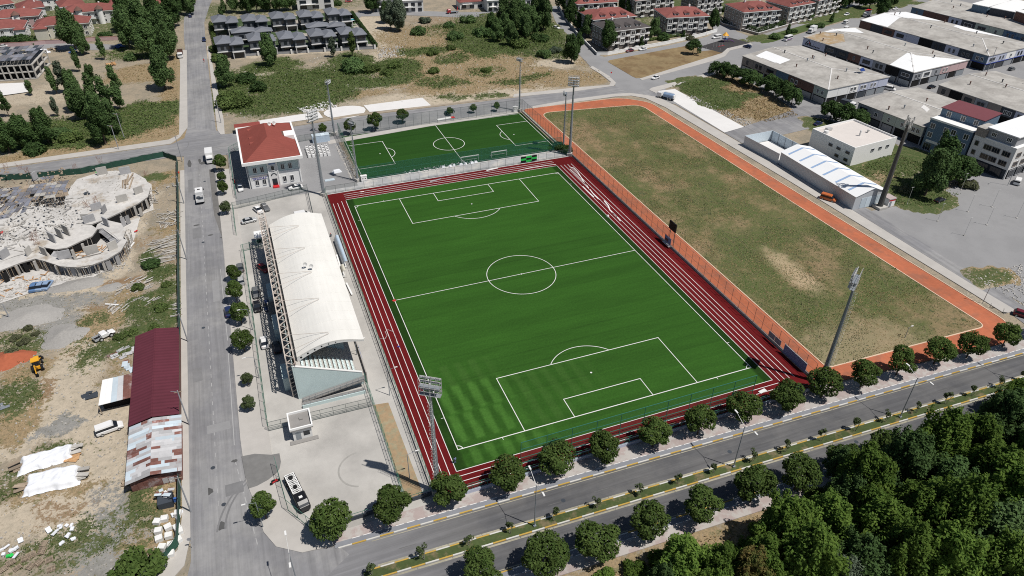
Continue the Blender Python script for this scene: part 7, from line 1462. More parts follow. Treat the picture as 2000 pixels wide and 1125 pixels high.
def planked(key, m):
    if (key, m) not in PLK: d = POSTS[key].copy(); d.materials.clear(); d.materials.append(K[m]); PLK[(key, m)] = d
    return PLK[(key, m)]
planks('long brown beams lying on the upper concrete slab', 242, 358, ZS, 7, (2.2,2), 7, 'timber', 'beam_stack', 85, .3)
planks('broken planks strewn over the middle of the concrete slab', 60, 445, ZS, 34, (9,7), 2.6, 'timber_g', 'scattered_planks'); planks('broken planks strewn over the left of the slab', 20, 470, ZS, 30, (7,7), 2.6, 'timber_g', 'scattered_planks'); planks('planks and offcuts near the plywood decks', 110, 400, ZS, 26, (8,5), 2.4, 'timber_g', 'scattered_planks'); planks('planks fallen in the curved courtyard', 168, 492, .4, 22, (6,2), 2.4, 'timber_o', 'scattered_planks'); planks('tangle of sticks at the slab rim by the dirt track', 290, 385, .1, 26, (2.4,5), 3., 'timber_g', 'scattered_planks'); planks('sticks and splinters below the left slab edge', 25, 560, .05, 34, (9,5), 2., 'timber_o', 'scattered_planks')
for (u, v, n, sp_, ln_, lb, hd) in ((330,428,30,(2.6,4.5),3.,'grey timber pile against the street screen near the site',None),(322,480,40,(3.4,5.5),4.,'large grey timber stack along the street screen',8),(318,508,20,(4,1.6),3.4,'grey planks below the large stack',6),(262,560,26,(3.8,2.2),2.6,'grey timber heap among green weeds',35),(285,588,22,(3.4,2.2),2.4,'pale stick heap right of the weedy timber',30),(232,600,20,(2.2,2.2),2.2,'small grey heap beside a white beam',60),(214,518,26,(3.2,2.),2.2,'splintered wood below the curved slab',None),(345,602,14,(.9,3.5),1.6,'white stacked boards at the street screen',0),(270,545,10,(3,.8),2,'thin pale sticks in the brambles',20)):
    planks(lb, u, v, 0., n, sp_, ln_, 'timber_g', 'timber_pile', hd)
for i, (u, v, l_, hd, lb) in enumerate(((219,596,3.4,-25,'single white beam lying on dry grass'),(255,484,5.,70,'long pale plank beside the dirt track'))):
    o = thing('beam', lb, 'beam', at(u,v), R(hd)); MB().box((0,0,.2), (l_,.35,.25)).build('beam_body', K['white'], o)
# second unfinished block at the upper left
o, X, Y = box_thing('concrete_frame', 'three-level bare concrete frame with dark formwork roof at the left edge', 'building shell', at2(-14,160), at2(74,154), at2(-2,118)); Y = 22.
for z_ in (.0,3.,6.): MB().bb(0,X,0,Y,z_,z_+.35).build('floor_slab', K['concrete'], o)
for i in range(8):
    for j in range(4):
        for z_ in (.35,3.35): MB().bb(i*(X-.5)/7,i*(X-.5)/7+.5,j*(Y-.5)/3,j*(Y-.5)/3+.5,z_,z_+2.65).build('column', K['concrete'], o)
for z_ in (.36,3.36): MB().bb(2,X-2,2.,2.2,z_,z_+2.6).build('dark_backing', K['dark'], o)  # black sheets behind the front columns carry the darkness of the openings
for i in range(9):
    for j in range(5):
        if RB.random() < .14: continue
        MB().bb(i*X/9+.05,(i+1)*X/9-.05,j*Y/5+.05,(j+1)*Y/5-.05,8.4+RB.uniform(-.1,.1),8.5+RB.uniform(0,.1)).build('plywood_sheet', RB.choice([K['ply_d'],K['ply_d'],K['ply_b'],K['wall_dark']]), o)
for i in range(16): inst(prop2 if i % 2 else prop, 'prop', o, (RB.uniform(0,X), RB.uniform(0,Y*.5), 6.35), RB.uniform(0,6)); 
for i in range(12): MB().bar((X*i/12,-.1,6.3), (X*(i+.8)/12,-.2,8.3), .1).build('brace', K['timber_g'], o)
sheet('concrete_slab', [(-10,165),(58,162),(60,180),(-10,190)], .3, K['concrete_w'], True)
# debris and covered goods by that block
for (u, v, sx, m, lb) in ((86,102,5,'tarp','heap of pale boards by the dirt track'),(100,98,3,'timber','brown boards near the pink wall'),(140,103,3.2,'blue','blue tarpaulin heap under the tree'),(232,92,3.4,'blue','blue tarpaulin heap at the end of the yard wall'),(215,128,2.6,'timber_o','pile of yellowish beams beside the bushes')):
    c_ = at(u, v); o = thing('debris_heap', lb, 'heap', c_)
    for k in range(9): MB().box((RB.uniform(-sx,sx)*.6, RB.uniform(-sx,sx)*.5, .2+RB.uniform(0,.7)), (RB.uniform(1,3), RB.uniform(.4,1.6), RB.uniform(.1,.5)), rot=Matrix.Rotation(RB.uniform(0,6), 3, 'Z') @ Matrix.Rotation(RB.uniform(-.4,.4), 3, 'X')).build('piece', K[m], o)
# ---------------------------------------------------------------- sheds of the left lot
o = thing('long_shed', 'long shed with maroon ribbed metal roof beside the street', 'shed', (-92.6,-26.8,0)); X, Y, xr = 8.9, 29.2, 4.2
MB().bb(.3,X-.2,.2,Y-.2,0,3.1).build('wall', K['wall_brown'], o)
for i in range(15):
    y0_, y1_ = -.2+i*(Y+.4)/15, -.2+(i+1)*(Y+.4)/15-.012
    for (xa, za, xb, zb) in ((-.2,3.1,xr,4.15),(xr,4.15,X+.1,3.25)): MB().add([(xa,y0_,za),(xb,y0_,zb),(xb,y1_,zb),(xa,y1_,za),(xa,y0_,za-.06),(xb,y0_,zb-.06),(xb,y1_,zb-.06),(xa,y1_,za-.06)], [(0,1,2,3),(7,6,5,4),(0,4,5,1),(1,5,6,2),(2,6,7,3),(3,7,4,0)]).build('roof_sheet', K['maroon'], o)
MB().bar((xr,-.2,4.2), (xr,Y+.2,4.2), .3, .06).build('ridge_cap', K['maroon'], o)
o = thing('patchwork_shed', 'shed roofed with mismatched rusty and grey metal sheets', 'shed', (-92.4,-42,0)); X, Y, xr = 9.0, 15., 4.1
MB().bb(.3,X-.3,.4,Y-.1,0,2.8).build('wall', K['corr_r'], o)
for i in range(19):
    y0_ = -.2+i*Y/19; y1_ = y0_+Y/19+.06
    for (xa, za, xb, zb, nn) in ((-.3,2.85,xr,3.9,2),(xr,3.9,X+.2,3.05,3)):
        nn = RB.choice([2,2,3,4]); cut = [0]+sorted(RB.uniform(.12,.9) for _ in range(nn-1))+[1]
        for k in range(nn):
            f0, f1 = cut[k], cut[k+1]; c0, c1 = xa+(xb-xa)*f0, xa+(xb-xa)*f1; d0, d1 = za+(zb-za)*f0, za+(zb-za)*f1; dz = RB.uniform(0,.06); MB().add([(c0,y0_,d0+dz),(c1,y0_,d1+dz),(c1,y1_,d1+dz+.02),(c0,y1_,d0+dz+.02)], [(0,1,2,3)]).build('roof_sheet', K[RB.choice(['corr_r','corr_g','corr_g','corr_b','corr_r','corr_g','corr_g','corr_b','corr_g'])], o)
for k in range(8): MB().bb(.4+k*1.02,1.3+k*1.02,.34,.39,.2+RB.uniform(0,.3),1.2+RB.uniform(0,1.2)).build('wall_sheet', K[RB.choice(['corr_r','corr_g'])], o)
o = thing('lean_to', 'lean-to with white, blue and rusty sheet roof on the dirt yard', 'shed', at(194,790)); q0 = Vector(o.location)
cs = [at(192,792,2.6)-q0, at(263,774,2.9)-q0, at(262,728,2.9)-q0, at(200,742,2.6)-q0]
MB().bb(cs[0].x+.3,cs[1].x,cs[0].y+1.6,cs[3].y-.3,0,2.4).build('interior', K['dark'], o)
cols_ = ['white','white','corr_b','corr_g','corr_r','corr_r']
for i, m in enumerate(cols_):
    f0, f1 = i/6, (i+.99)/6; a, b_, c_, d = cs[0].lerp(cs[1],f0), cs[0].lerp(cs[1],f1), cs[3].lerp(cs[2],f1), cs[3].lerp(cs[2],f0); MB().add([a,b_,c_,d,a-V(0,0,.08),b_-V(0,0,.08),c_-V(0,0,.08),d-V(0,0,.08)], [(0,1,2,3),(7,6,5,4),(0,4,5,1),(1,5,6,2),(2,6,7,3),(3,7,4,0)]).build('roof_sheet', K[m], o)
for p in cs: MB().bar((p.x,p.y,0), (p.x,p.y,p.z-.1), .12).build('post', K['timber'], o)
for (u, v, sx, sy, m, lb, hd) in ((232,693,3.6,3,'corr_g','flat patchwork of metal sheets on the weeds',20),(255,715,2.2,4,'corr_b','metal sheets leaning by the maroon shed',10),(262,682,1.6,3,'corr_g','rusty sheets at the shed wall',0),(176,772,2.2,2.4,'wall_dark','dark steel sheet lying on the dirt yard',5),(8,793,2.4,1.6,'steel','grey sheet on dry weeds at the left edge',10)):
    o = thing('metal_sheets', lb, 'sheets', at(u,v), R(hd))
    for k in range(7): MB().box((RB.uniform(-sx,sx)*.5, RB.uniform(-sy,sy)*.5, .06+k*.03), (sx*RB.uniform(.4,.7), sy*RB.uniform(.25,.5), .03), RB.uniform(-.3,.3)).build('sheet', K[m if RB.random() < .7 else 'corr_r' if m.startswith('corr') else m], o)
# tarpaulin-covered stacks
def tarp_stack(label, a, b_, wd, h, seed):
    A_, B_ = at(*a), at(*b_); o = thing('covered_stack', label, 'stack', A_, math.atan2(B_.y-A_.y, B_.x-A_.x)); Ln = (B_-A_).length; r = np.random.default_rng(seed)
    nx, ny = 36, 22; X_ = np.linspace(-.5, Ln+.5, nx); Y_ = np.linspace(-wd/2-.6, wd/2+.6, ny); gx_, gy_ = np.meshgrid(X_, Y_); e = np.minimum(np.minimum(gx_+.3, Ln+.3-gx_), np.minimum(gy_+wd/2+.4, wd/2+.4-gy_))
    z_ = .06+h*smooth(-.1, .55, e)*(.75+.4*fbm(gx_, gy_, 3., seed))+.5*(fbm(gx_, gy_, 1.1, seed+3)-.5); ji = 1.2*(fbm(gx_, gy_, 2.2, seed+9)-.5)
    k = (np.arange(ny-1)[:, None]*nx+np.arange(nx-1)[None]).ravel(); f = np.stack([k, k+1, k+nx+1, k+nx], 1); me_ = np_mesh('tarpaulin', np.stack([(gx_+ji).ravel(), (gy_+ji).ravel(), z_.ravel()], 1), f, K['tarp']); inst(me_, 'tarpaulin', o)
    for i in range(5): MB().box((Ln+.4+.2*i, RB.uniform(-wd*.3,wd*.3), .2+.16*i), (2.,.8,.12), RB.uniform(-.3,.3)).build('board', K['timber_g'], o); MB().box((-.4-.2*i, RB.uniform(-wd*.3,wd*.3), .2+.14*i), (2.,.7,.1), RB.uniform(-.3,.3)).build('board', K['timber'], o)
tarp_stack('timber stack under a white tarpaulin, upper of two', (44,912), (140,884), 2.9, 1.1, 5); tarp_stack('timber stack under a white tarpaulin, lower of two', (56,950), (152,930), 3.6, 1.3, 12)
o = thing('soil_patch_boards', 'brown plywood lying at the end of the upper covered stack', 'boards', at(143,893)); 
for k in range(4): MB().box((RB.uniform(-1,1),RB.uniform(-.6,.6),.08+.06*k), (2.4,1.2,.05), RB.uniform(-.5,.5)).build('board', K['timber_o'], o)
# pallets
ps = MB().box((0,0,0), (1.2,.11,.025)).mesh('slat', K['timber']); pb = MB().box((0,0,0), (.1,1.0,.09)).mesh('bearer', K['timber'])
def pallets(label, u, v, n, hd):
    o = thing('pallet_stack', label, 'pallets', at(u,v), R(hd), 'wooden pallets on the left lot')
    for k in range(n):
        ox_, oy_ = RB.uniform(-.12,.12), RB.uniform(-.1,.1)
        for x_ in (-.5,0,.5): inst(pb, 'bearer', o, (x_+ox_, oy_, .06+k*.15))
        for j in range(6): inst(ps, 'slat', o, (ox_, -.44+j*.176+oy_, .12+k*.15))
for i, (u, v, n, hd) in enumerate(((8,1112,2,30),(22,1100,3,25),(34,1110,2,35),(50,1092,2,10),(62,1085,3,20),(82,1078,3,75),(88,1062,2,70),(96,1095,3,15),(78,1100,4,40),(100,1112,2,10),(60,1108,2,50))): pallets(f'wooden pallet stack at the bottom left, {ORD[i]} from the left', u, v, n, hd)
# wrapped block pallets by the curved screen
bk = MB(); bk.box((0,0,.5), (1.15,1.05,.8)); bkm = bk.mesh('wrapped_blocks', M('wrapped_blocks', (.70,.70,.69), .6, .12, 1.5, col2=(.50,.44,.42), mixs=1.2, lo=.6, hi=.7, bump=.4)); bp_ = MB().box((0,0,.07), (1.2,1.1,.12)).mesh('pallet', K['timber'])
for i, (x_, y_) in enumerate(((1310,690),(1370,665),(1320,765),(1400,735),(1475,735),(1325,830),(1405,805),(1485,840),(1350,900),(1425,880),(1355,975),(1420,955),(1350,1035),(1495,770),(1480,620))):
    o = thing('block_pallet', f'wrapped pallet of white blocks by the curved screen, {ORD[i]} from the top', 'pallet', at(x_*.2356, 860+y_*.2356), RB.uniform(-.4,.4), 'wrapped block pallets'); inst(bkm, 'wrapped_blocks', o); inst(bp_, 'pallet', o)
o = thing('junk_shelter', 'little shelter of scrap sheets beside the patchwork shed', 'shelter', at(326,982)); MB().bb(-1.2,1.2,-1.4,1.2,0,1.5).build('shelter_wall', K['wall_dark'], o)
for k in range(10): MB().box((RB.uniform(-1.2,1.2), RB.uniform(-.4,1.8), 1.55+.05*k), (RB.uniform(.6,1.5), RB.uniform(.3,.9), .04), RB.uniform(-.6,.6)).build('roof_sheet', K[RB.choice(['corr_g','corr_r','white','corr_b'])], o)
MB().box((1.5,-.2,.4), (.5,.5,.8)).build('barrel', K['blue'], o)
o = thing('scrap_pile', 'pile of corrugated scrap at the shed gable', 'scrap', at(330,935))
for k in range(12): MB().box((RB.uniform(-1.4,1.6), RB.uniform(-1,1.6), .15+.1*k), (RB.uniform(.8,1.8), RB.uniform(.4,1), .05), RB.uniform(-.6,.6)).build('scrap_sheet', K[RB.choice(['corr_g','corr_r','corr_g'])], o)
o = thing('tyre_ring', 'big old tyre lying on the grass by the shed', 'tyre', at(269,950)); t_ = MB()
for k in range(16):
    a, b_ = 2*math.pi*k/16, 2*math.pi*(k+1)/16; t_.tube((.75*math.cos(a),.75*math.sin(a),.25), (.75*math.cos(b_),.75*math.sin(b_),.25), .26, .26, 8)
t_.build('tyre', K['tyre'], o)
for (u, v, n, m, lb, sx) in ((118,1040,9,'tarp','white plastic sacks and sheeting on weeds',2.0),(135,1056,5,'tarp','white plastic scraps right of the sacks',1.3),(18,1076,7,'tarp','pale plastic sheeting at the left edge',2.6),(20,1083,2,'green_b','bright green plastic on the sheeting',.8),(250,940,5,'timber','broken boards by the patchwork shed',1.2),(195,335+2,4,'green_b','bright green sheet on the slab',.9),(171,378,6,'wall_dark','dark tarpaulin bundle on the slab',1.3),(346,1008,7,'tarp','white pipes leaning at the screen',1.),(346,338,4,'redp','red and white banner scraps by the screen',.6),(205,525,0,'redp','',1),(265,453,2,'redp','pink plastic scrap on the dirt track',.5),(5,455,3,'redp','red machine on the slab edge',.8),(338,362,8,'rubble','bricks and rubble by the screen',1.8)):
    if not n: continue
    o = thing('litter_heap', lb, 'heap', at(u, v, ZS if 330 < v < 460 and u < 260 and m in ('green_b','wall_dark','redp') else 0))
    for k in range(n): MB().box((RB.uniform(-sx,sx), RB.uniform(-sx,sx)*.7, .12+RB.uniform(0,.3)), (RB.uniform(.3,1.1)*max(.6,sx*.6), RB.uniform(.3,.8), RB.uniform(.05,.35)), rot=Matrix.Rotation(RB.uniform(0,6),3,'Z') @ Matrix.Rotation(RB.uniform(-.3,.3),3,'Y')).build('piece', K[m], o)
# heaps
def heap(name, label, u, v, rx, ry, h, m, seed):
    c_ = at(u, v); n_, k_ = 26, 9; vs_ = [(0,0,h)]; fs_ = []; r = random.Random(seed)
    for j in range(1, k_+1):
        for i in range(n_): a = 2*math.pi*i/n_; f = j/k_*(1+.10*math.sin(3*a+seed)+.06*math.sin(7*a)); vs_.append((rx*f*math.cos(a), ry*f*math.sin(a), h*(1-j/k_)**1.15*(1+r.uniform(-.12,.12))-.05*(j == k_)))
    for i in range(n_): fs_.append((0, 1+i, 1+(i+1) % n_))
    for j in range(k_-1):
        for i in range(n_): a0 = 1+j*n_; fs_.append((a0+i, a0+n_+i, a0+n_+(i+1) % n_, a0+(i+1) % n_))
    m_ = MB(); m_.add(vs_, fs_); return tag(m_.build(name, K[m], None, (c_.x, c_.y, -.05), smooth=True), label, 'heap')
heap('soil_heap', 'orange-red soil heap at the left edge', 18, 702, 5.2, 3.6, 1.7, 'redsoil', 1); heap('gravel_heap', 'grey gravel heap left of the brambles', 125, 655, 5.5, 5, 1.3, 'gravel', 2); heap('gravel_heap', 'low grey gravel mound before the concrete slab', 55, 620, 8, 5, 1.0, 'gravel', 3); heap('gravel_heap', 'weedy grey mound beside the car shells', 150, 556, 7, 3, .9, 'gravel', 4); heap('gravel_heap', 'small grey gravel patch on the track', 215, 561, 3, 2, .4, 'gravel', 5)
# rubble litter
def litter(name, label, poly, n, smin, smax, m, seed, z=0.):
    P = [at2(*q) for q in poly]; r = np.random.default_rng(seed); xs = [p[0] for p in P]; ys = [p[1] for p in P]; X_ = r.uniform(min(xs), max(xs), n*4); Y_ = r.uniform(min(ys), max(ys), n*4); ok = in_poly(X_, Y_, P); X_, Y_ = X_[ok][:n], Y_[ok][:n]; m_ = MB()
    for x_, y_ in zip(X_, Y_): s = r.uniform(smin, smax); m_.box((x_, y_, z+s*.2), (s, s*r.uniform(.3, .9), s*.5), r.uniform(0, 6), taper=.7)
    stuff(m_.build(name, m), label, 'rubble')
litter('rubble', 'pale rubble scattered over the building lot', CLOT, 1500, .08, .42, K['rubble'], 31); litter('rubble', 'stones and rubble scattered behind the small pitch', NLOT, 1300, .1, .6, K['rubble'], 32); litter('rubble', 'splinters and debris on the raw concrete slabs', [(0,430),(126,410),(180,440),(180,458),(108,484),(0,505)], 520, .08, .45, K['timber_g'], 33, ZS); litter('rubble', 'debris on the upper slab', [(150,352),(262,340),(288,366),(240,408),(180,434),(130,415)], 220, .1, .45, K['timber_g'], 34, ZS)
litter('rubble', 'rubble along the strip beside the small pitch', [(655,285),(665,285),(700,345),(684,350)], 260, .2, .7, K['rubble'], 35); litter('rubble', 'white rubble and sacks along the service strip', [(790,335),(930,312),(932,318),(795,342)], 120, .2, .7, K['concrete_w'], 36); litter('rubble', 'concrete rubble by the far slabs', [(580,213),(640,200),(660,210),(600,222)], 90, .4, 1.4, K['concrete_w'], 37); litter('rubble', 'rubble at the villa garden corner', [(735,95),(790,90),(790,110),(740,115)], 160, .3, 1., K['rubble'], 38)
litter('rubble', 'stones at the dirt corner on the right', [(1900,540),(2000,515),(2000,600),(1960,575)], 260, .2, .6, K['rubble'], 39); litter('rubble', 'stones along the weedy ditch', [(1340,190),(1350,186),(1470,240),(1455,247)], 200, .3, .8, K['rubble'], 40)
litter('rubble', 'dark debris and offcuts on the raw concrete slabs', [(0,420),(126,405),(180,440),(180,458),(108,484),(0,508)], 150, .15, .6, K['wall_dark'], 43, ZS); litter('rubble', 'dark debris round the plywood decks', [(-10,350),(130,345),(150,370),(120,400),(0,430)], 130, .2, .8, K['timber'], 44, 3.4)
litter('rubble', 'rubble and earth at the foot of the slab', [(0,560),(120,530),(230,515),(255,470),(262,475),(240,525),(130,548),(0,590)], 500, .15, .6, K['rubble'], 45)
# ---------------------------------------------------------------- lamps and poles
lh = MB().box((0,0,0), (.85,.28,.13)).mesh('lamp_head', K['offwhite'])
def dlamp(label, x, y, h=10.8, face=0):
    o = thing('street_lamp', label, 'street lamp', (x,y,.1), face, 'double-armed boulevard lamps'); MB().tube((0,0,0), (0,0,h), .13, .07, 10).build('pole', K['steel'], o); MB().box((0,0,.15), (.5,.5,.3)).build('base_plate', K['steel'], o)
    for s in (-1,1): MB().tube((0,0,h-.1), (0,s*2.6,h+1.0), .05, .04, 6).build('arm', K['steel_l'], o); inst(lh, 'lamp_head', o, (0,s*2.9,h+1.08), math.pi/2)
for i, (u, v) in enumerate(((1043,1026),(1429,908),(1752,811),(1990,738))):
    p = at(u, v); dlamp(f'double-armed street lamp in the boulevard median, {["by the left tree pair","in the middle","right of the floodlight tower","at the right edge"][i]}', p.x, yM(p.x), 10.8)
dlamp('double-armed street lamp at the bottom left end of the median', -66.5, yM(-66.5)+.2, 10.8)
def slamp(label, p, h, hd, arm=1.6, m='steel'):
    o = thing('lamp_post', label, 'lamp post', p, R(hd), 'single-arm lamp posts'); MB().tube((0,0,0), (0,0,h), .09, .06, 8).build('pole', K[m], o); MB().tube((0,0,h-.05), (arm,0,h+.3), .04, .035, 6).build('arm', K[m], o); inst(lh, 'lamp_head', o, (arm+.3,0,h+.32), 0, .8)
slamp('lamp post by the corner fence and small tree', at(514,1030)+V(0,0,.12), 6.5, 180); slamp('lamp post beside the brown verge', (-44.6,-56,0), 6.5, 0); slamp('lamp post at the fence beside the stand ramp', (-47.2,-20,0), 6., 0); slamp('lamp post at the street fence behind the stand', (-68.2,-18,.1), 6., 180); slamp('lamp post by the street fence near the parked white car', (-68.2,0,.1), 6., 180); slamp('lamp post at the track fence opposite the goal line', (-43,-33,0), 7., 0)
def upole(label, p, h=9., lean=(0,0), cross=True):
    o = thing('utility_pole', label, 'utility pole', p, 0, 'utility poles along the left pavement'); t_ = Vector((lean[0],lean[1],h)); MB().tube((0,0,0), t_, .15, .10, 8).build('pole', K['wall_grey'], o)
    if cross: MB().bar(t_+V(-.7,0,-.4), t_+V(.7,0,-.4), .1).build('crossarm', K['timber'], o); MB().tube(t_*.96, t_*.96+V(-1.2,.2,.4), .04, .04, 6).build('lamp_arm', K['steel'], o)
for i, (u, v) in enumerate(((356,315),(359,398),(363.7,507),(366,667),(369,830),(372,1000))): upole(f'grey utility pole on the left pavement, {ORD[i]} from the crossroads', at(u,v)+V(.1 if i else 0,0,.12), 9.2 if i != 3 else 8)
upole('utility pole on the verge below the upper-left thicket', at(232,292), 9.); upole('utility pole beside the upper-left thicket', at(243,270), 9.5); upole('utility pole at the kerb beside the right villa street', at(432,240), 9.); upole('thin pole at the left fabric of the dirt yard', at(18,620), 4., (0,0), False)
o = upole('tall wooden utility pole between the far workshops', at(1927,143), 12.)
for k in range(3): MB().bar((-1.,0,11.6-k*.7), (1.,0,11.6-k*.7), .12).build('crossarm', K['timber'], o) if o else None
for i, (bx_, by_, tx_, ty_) in enumerate(((1128,553,1155,460),(1330,490,1365,395),(1490,458,1527,372),(1305,648,1345,555),(1455,578,1490,490),(1655,532,1695,445),(925,440,943,362),(1285,345,1308,265))):
    p = at(1500+bx_/3.41, 270+by_/3.41); o = thing('thin_pole', f'thin white pole on the asphalt yard, {ORD[i]} counted' if i < 6 else f'thin pale pole by the {"shed cabin" if i == 6 else "dark tree"} at the yard edge', 'pole', p, 0, 'thin poles on the asphalt yard'); MB().tube((0,0,0), (0,0,6.), .05, .035, 6).build('pole', K['steel_l'], o); MB().bar((-.5,0,5.9), (.5,0,5.9), .08).build('crossarm', K['steel_l'], o); MB().box((0,0,.1), (.5,.5,.2)).build('foot', K['concrete'], o)
slamp('lamp post at the white street corner before the office', at(1968,362), 9., 200); slamp('lamp post by the scooters on the right pavement', at(1919,592), 5., 120, .8); slamp('lamp post at the villa side of the avenue', at(1405,42), 8., -60); slamp('lamp post on the training field near its lower edge', at(1767,660), 3., 0, .6)
# signs, scooters, motorbikes
for lb, u, v in (('no-entry sign at the junction of the side street', 1193,152),('round sign at the corner by the workshop tree', 1533,96),('small sign at the boulevard corner pavement', 376,1070)):
    o = thing('road_sign', lb, 'sign', at(u,v)); MB().tube((0,0,0), (0,0,2.6), .05, .05, 6).build('pole', K['steel_l'], o); MB().tube((0,-.06,2.4), (0,-.03,2.4), .36, .36, 14).build('disc', K['white'] if 'round' in lb else K['redp'] if 'no-' in lb else K['wall_grey'], o)
for i, (u, v) in enumerate(((1937,602),(1962,612))):
    o = thing('electric_scooter', f'dark electric scooter standing on the right pavement, {"left" if i == 0 else "right"} of two', 'scooter', at(u,v)+V(0,0,.12), R(-40)); MB().box((0,0,.18), (.9,.18,.08)).build('deck', K['black'], o); MB().tube((-.45,0,.15), (-.55,0,1.15), .04, .03, 6).build('stem', K['black'], o); MB().bar((-.55,-.25,1.15), (-.55,.25,1.15), .05).build('handlebar', K['black'], o)
    for x_ in (-.48,.48): MB().tube((x_,-.04,.12), (x_,.04,.12), .12, .12, 10).build('wheel', K['tyre'], o)
def moto(label, u, v, hd, col='redp'):
    o = thing('motorcycle', label, 'motorcycle', at(u,v)+V(0,0,.1), R(hd)); 
    for x_ in (-.65,.65): MB().tube((x_,-.06,.32), (x_,.06,.32), .32, .32, 14).build('wheel', K['tyre'], o)
    MB().box((0,0,.6), (1.1,.28,.4), taper=.8).build('body', K[col], o); MB().box((-.3,0,.86), (.7,.3,.12)).build('seat', K['black'], o); MB().tube((.65,0,.32), (.42,0,1.05), .05, .05, 6).build('fork', K['steel_l'], o); MB().bar((.42,-.35,1.08), (.42,.35,1.08), .05).build('handlebar', K['black'], o)
moto('red motorcycle at the corner fence post', 538,944, 20); moto('red motorcycle parked by the clubhouse fence', 456,352, 95); moto('red motorcycle behind the clubhouse fence near the lane', 459,358, 80)
# people
def person(label, p, hd, pose, shirt, trousers, hat=None):
    o = thing('person', label, 'person', p, R(hd)); mb_ = bpy.data.meshes.new('body')
    if pose == 'stand': J = {'pel': (0,0,.95), 'chest': (0,0,1.35), 'neck': (0,0,1.5), 'head': (0,0,1.66), 'ls': (0,.2,1.42), 'le': (.03,.27,1.13), 'lh': (.08,.28,.86), 'rs': (0,-.2,1.42), 're': (.03,-.27,1.13), 'rh': (.08,-.28,.86), 'lk': (.04,.11,.5), 'lf': (0,.12,.06), 'lt': (.16,.13,.04), 'rk': (-.02,-.11,.5), 'rf': (-.08,-.12,.06), 'rt': (.08,-.13,.04)}
    else: J = {'pel': (-.15,0,.35), 'chest': (.02,0,.72), 'neck': (.08,0,.88), 'head': (.13,0,1.03), 'ls': (.04,.2,.8), 'le': (.22,.25,.56), 'lh': (.42,.18,.5), 'rs': (.04,-.2,.8), 're': (.22,-.25,.56), 'rh': (.42,-.18,.5), 'lk': (.3,.16,.55), 'lf': (.28,.18,.07), 'lt': (.44,.19,.05), 'rk': (.3,-.16,.55), 'rf': (.26,-.18,.07), 'rt': (.42,-.19,.05)}
    N_ = list(J); E_ = [('pel','chest'),('chest','neck'),('neck','head'),('chest','ls'),('ls','le'),('le','lh'),('chest','rs'),('rs','re'),('re','rh'),('pel','lk'),('lk','lf'),('lf','lt'),('pel','rk'),('rk','rf'),('rf','rt')]
    mb_.from_pydata([J[k] for k in N_], [(N_.index(a), N_.index(b_)) for a, b_ in E_], []); b_ = inst(mb_, 'body', o); mb_.materials.append(K[shirt]); md = b_.modifiers.new('skin', 'SKIN'); rad = {'pel': .16, 'chest': .17, 'neck': .065, 'head': .11, 'ls': .075, 'le': .05, 'lh': .04, 'rs': .075, 're': .05, 'rh': .04, 'lk': .075, 'lf': .05, 'lt': .045, 'rk': .075, 'rf': .05, 'rt': .045}
    for k, s_ in zip(N_, mb_.skin_vertices[0].data): s_.radius = (rad[k], rad[k]*.9); s_.use_root = (k == 'pel')
    b_.modifiers.new('subd', 'SUBSURF').levels = 1
    hd_ = Vector(J['head']); h = MB(); 
    for i in range(5):
        a0, a1 = -1.2+i*.5, -1.2+(i+1)*.5; h.tube(hd_+V(0,0,.13*math.sin(a0)), hd_+V(0,0,.13*math.sin(a1)), .115*math.cos(a0), .115*math.cos(a1), 10)
    h.build('head', K['skin'], o); MB().tube(hd_+V(0,0,.05), hd_+V(0,0,.15), .135, .06, 10).build('hat' if hat else 'hair', K[hat or 'black'], o); pe = Vector(J['pel']); MB().box(pe, (.3,.36,.2)).build('trousers', K[trousers], o)
person('seated worker with red cap beside the grandstand roof', at(647,462)+V(0,0,.05), 200, 'sit', 'wall_dark', 'wall_grey', 'redp'); person('person in a red shirt walking at the street edge', at(399,122)+V(0,0,.05), 80, 'stand', 'redp', 'wall_dark'); person('person in dark clothes standing by the long dugout', at(657,470)+V(0,0,.03), 20, 'stand', 'brick', 'wall_dark'); person('person in white standing on the near left track corner', at(889,905)+V(0,0,.04), 90, 'stand', 'bluecar', 'wall_dark')
# loose white turf strips on the right-hand track, turf offcuts and cables
def ribbon(label, pts, wd, name='turf_strip', m='line', z=.03):
    P = [at(u, v) for u, v in pts]; o0 = P[0]; mb_ = MB()
    for i in range(len(P)-1):
        a, b_ = P[i]-o0, P[i+1]-o0; mb_.bar(a+V(0,0,z), b_+V(0,0,z), wd, .03)
    return tag(mb_.build(name, K[m], None, o0), label, 'strip', 'white turf strips on the track')
ribbon('long loose white strip curling along the right-hand track', [(1112,326),(1120,328),(1128,336),(1136,348),(1142,358),(1150,368)], .3); ribbon('loose white strip crossing two lanes of the track', [(1113,330),(1124,340),(1136,352),(1140,356),(1148,364)], .22); ribbon('white strip below the first long one', [(1152,370),(1160,380),(1168,388),(1172,390)], .35); ribbon('crumpled white strip in the middle lanes', [(1180,392),(1188,402),(1191,410),(1198,417),(1205,424)], .4); ribbon('white offcuts along the inner lane', [(1138,364),(1148,374),(1160,385)], .35); ribbon('white strip end near the halfway line', [(1195,415),(1202,420),(1212,432)], .3); ribbon('white roll lying on the far straight', [(950,333),(972,328)], .7); ribbon('white strip along the top lane line', [(1012,333),(1040,327),(1086,321)], .25); ribbon('grey strip on the left of the far straight', [(840,355),(862,349)], .6, m='wall_grey'); ribbon('white scrap at the left end of the far straight', [(704,375),(711,374)], .5); ribbon('white goal frame part by the near right corner', [(1483,768),(1495,762)], .8, 'frame_part', 'offwhite', .2)
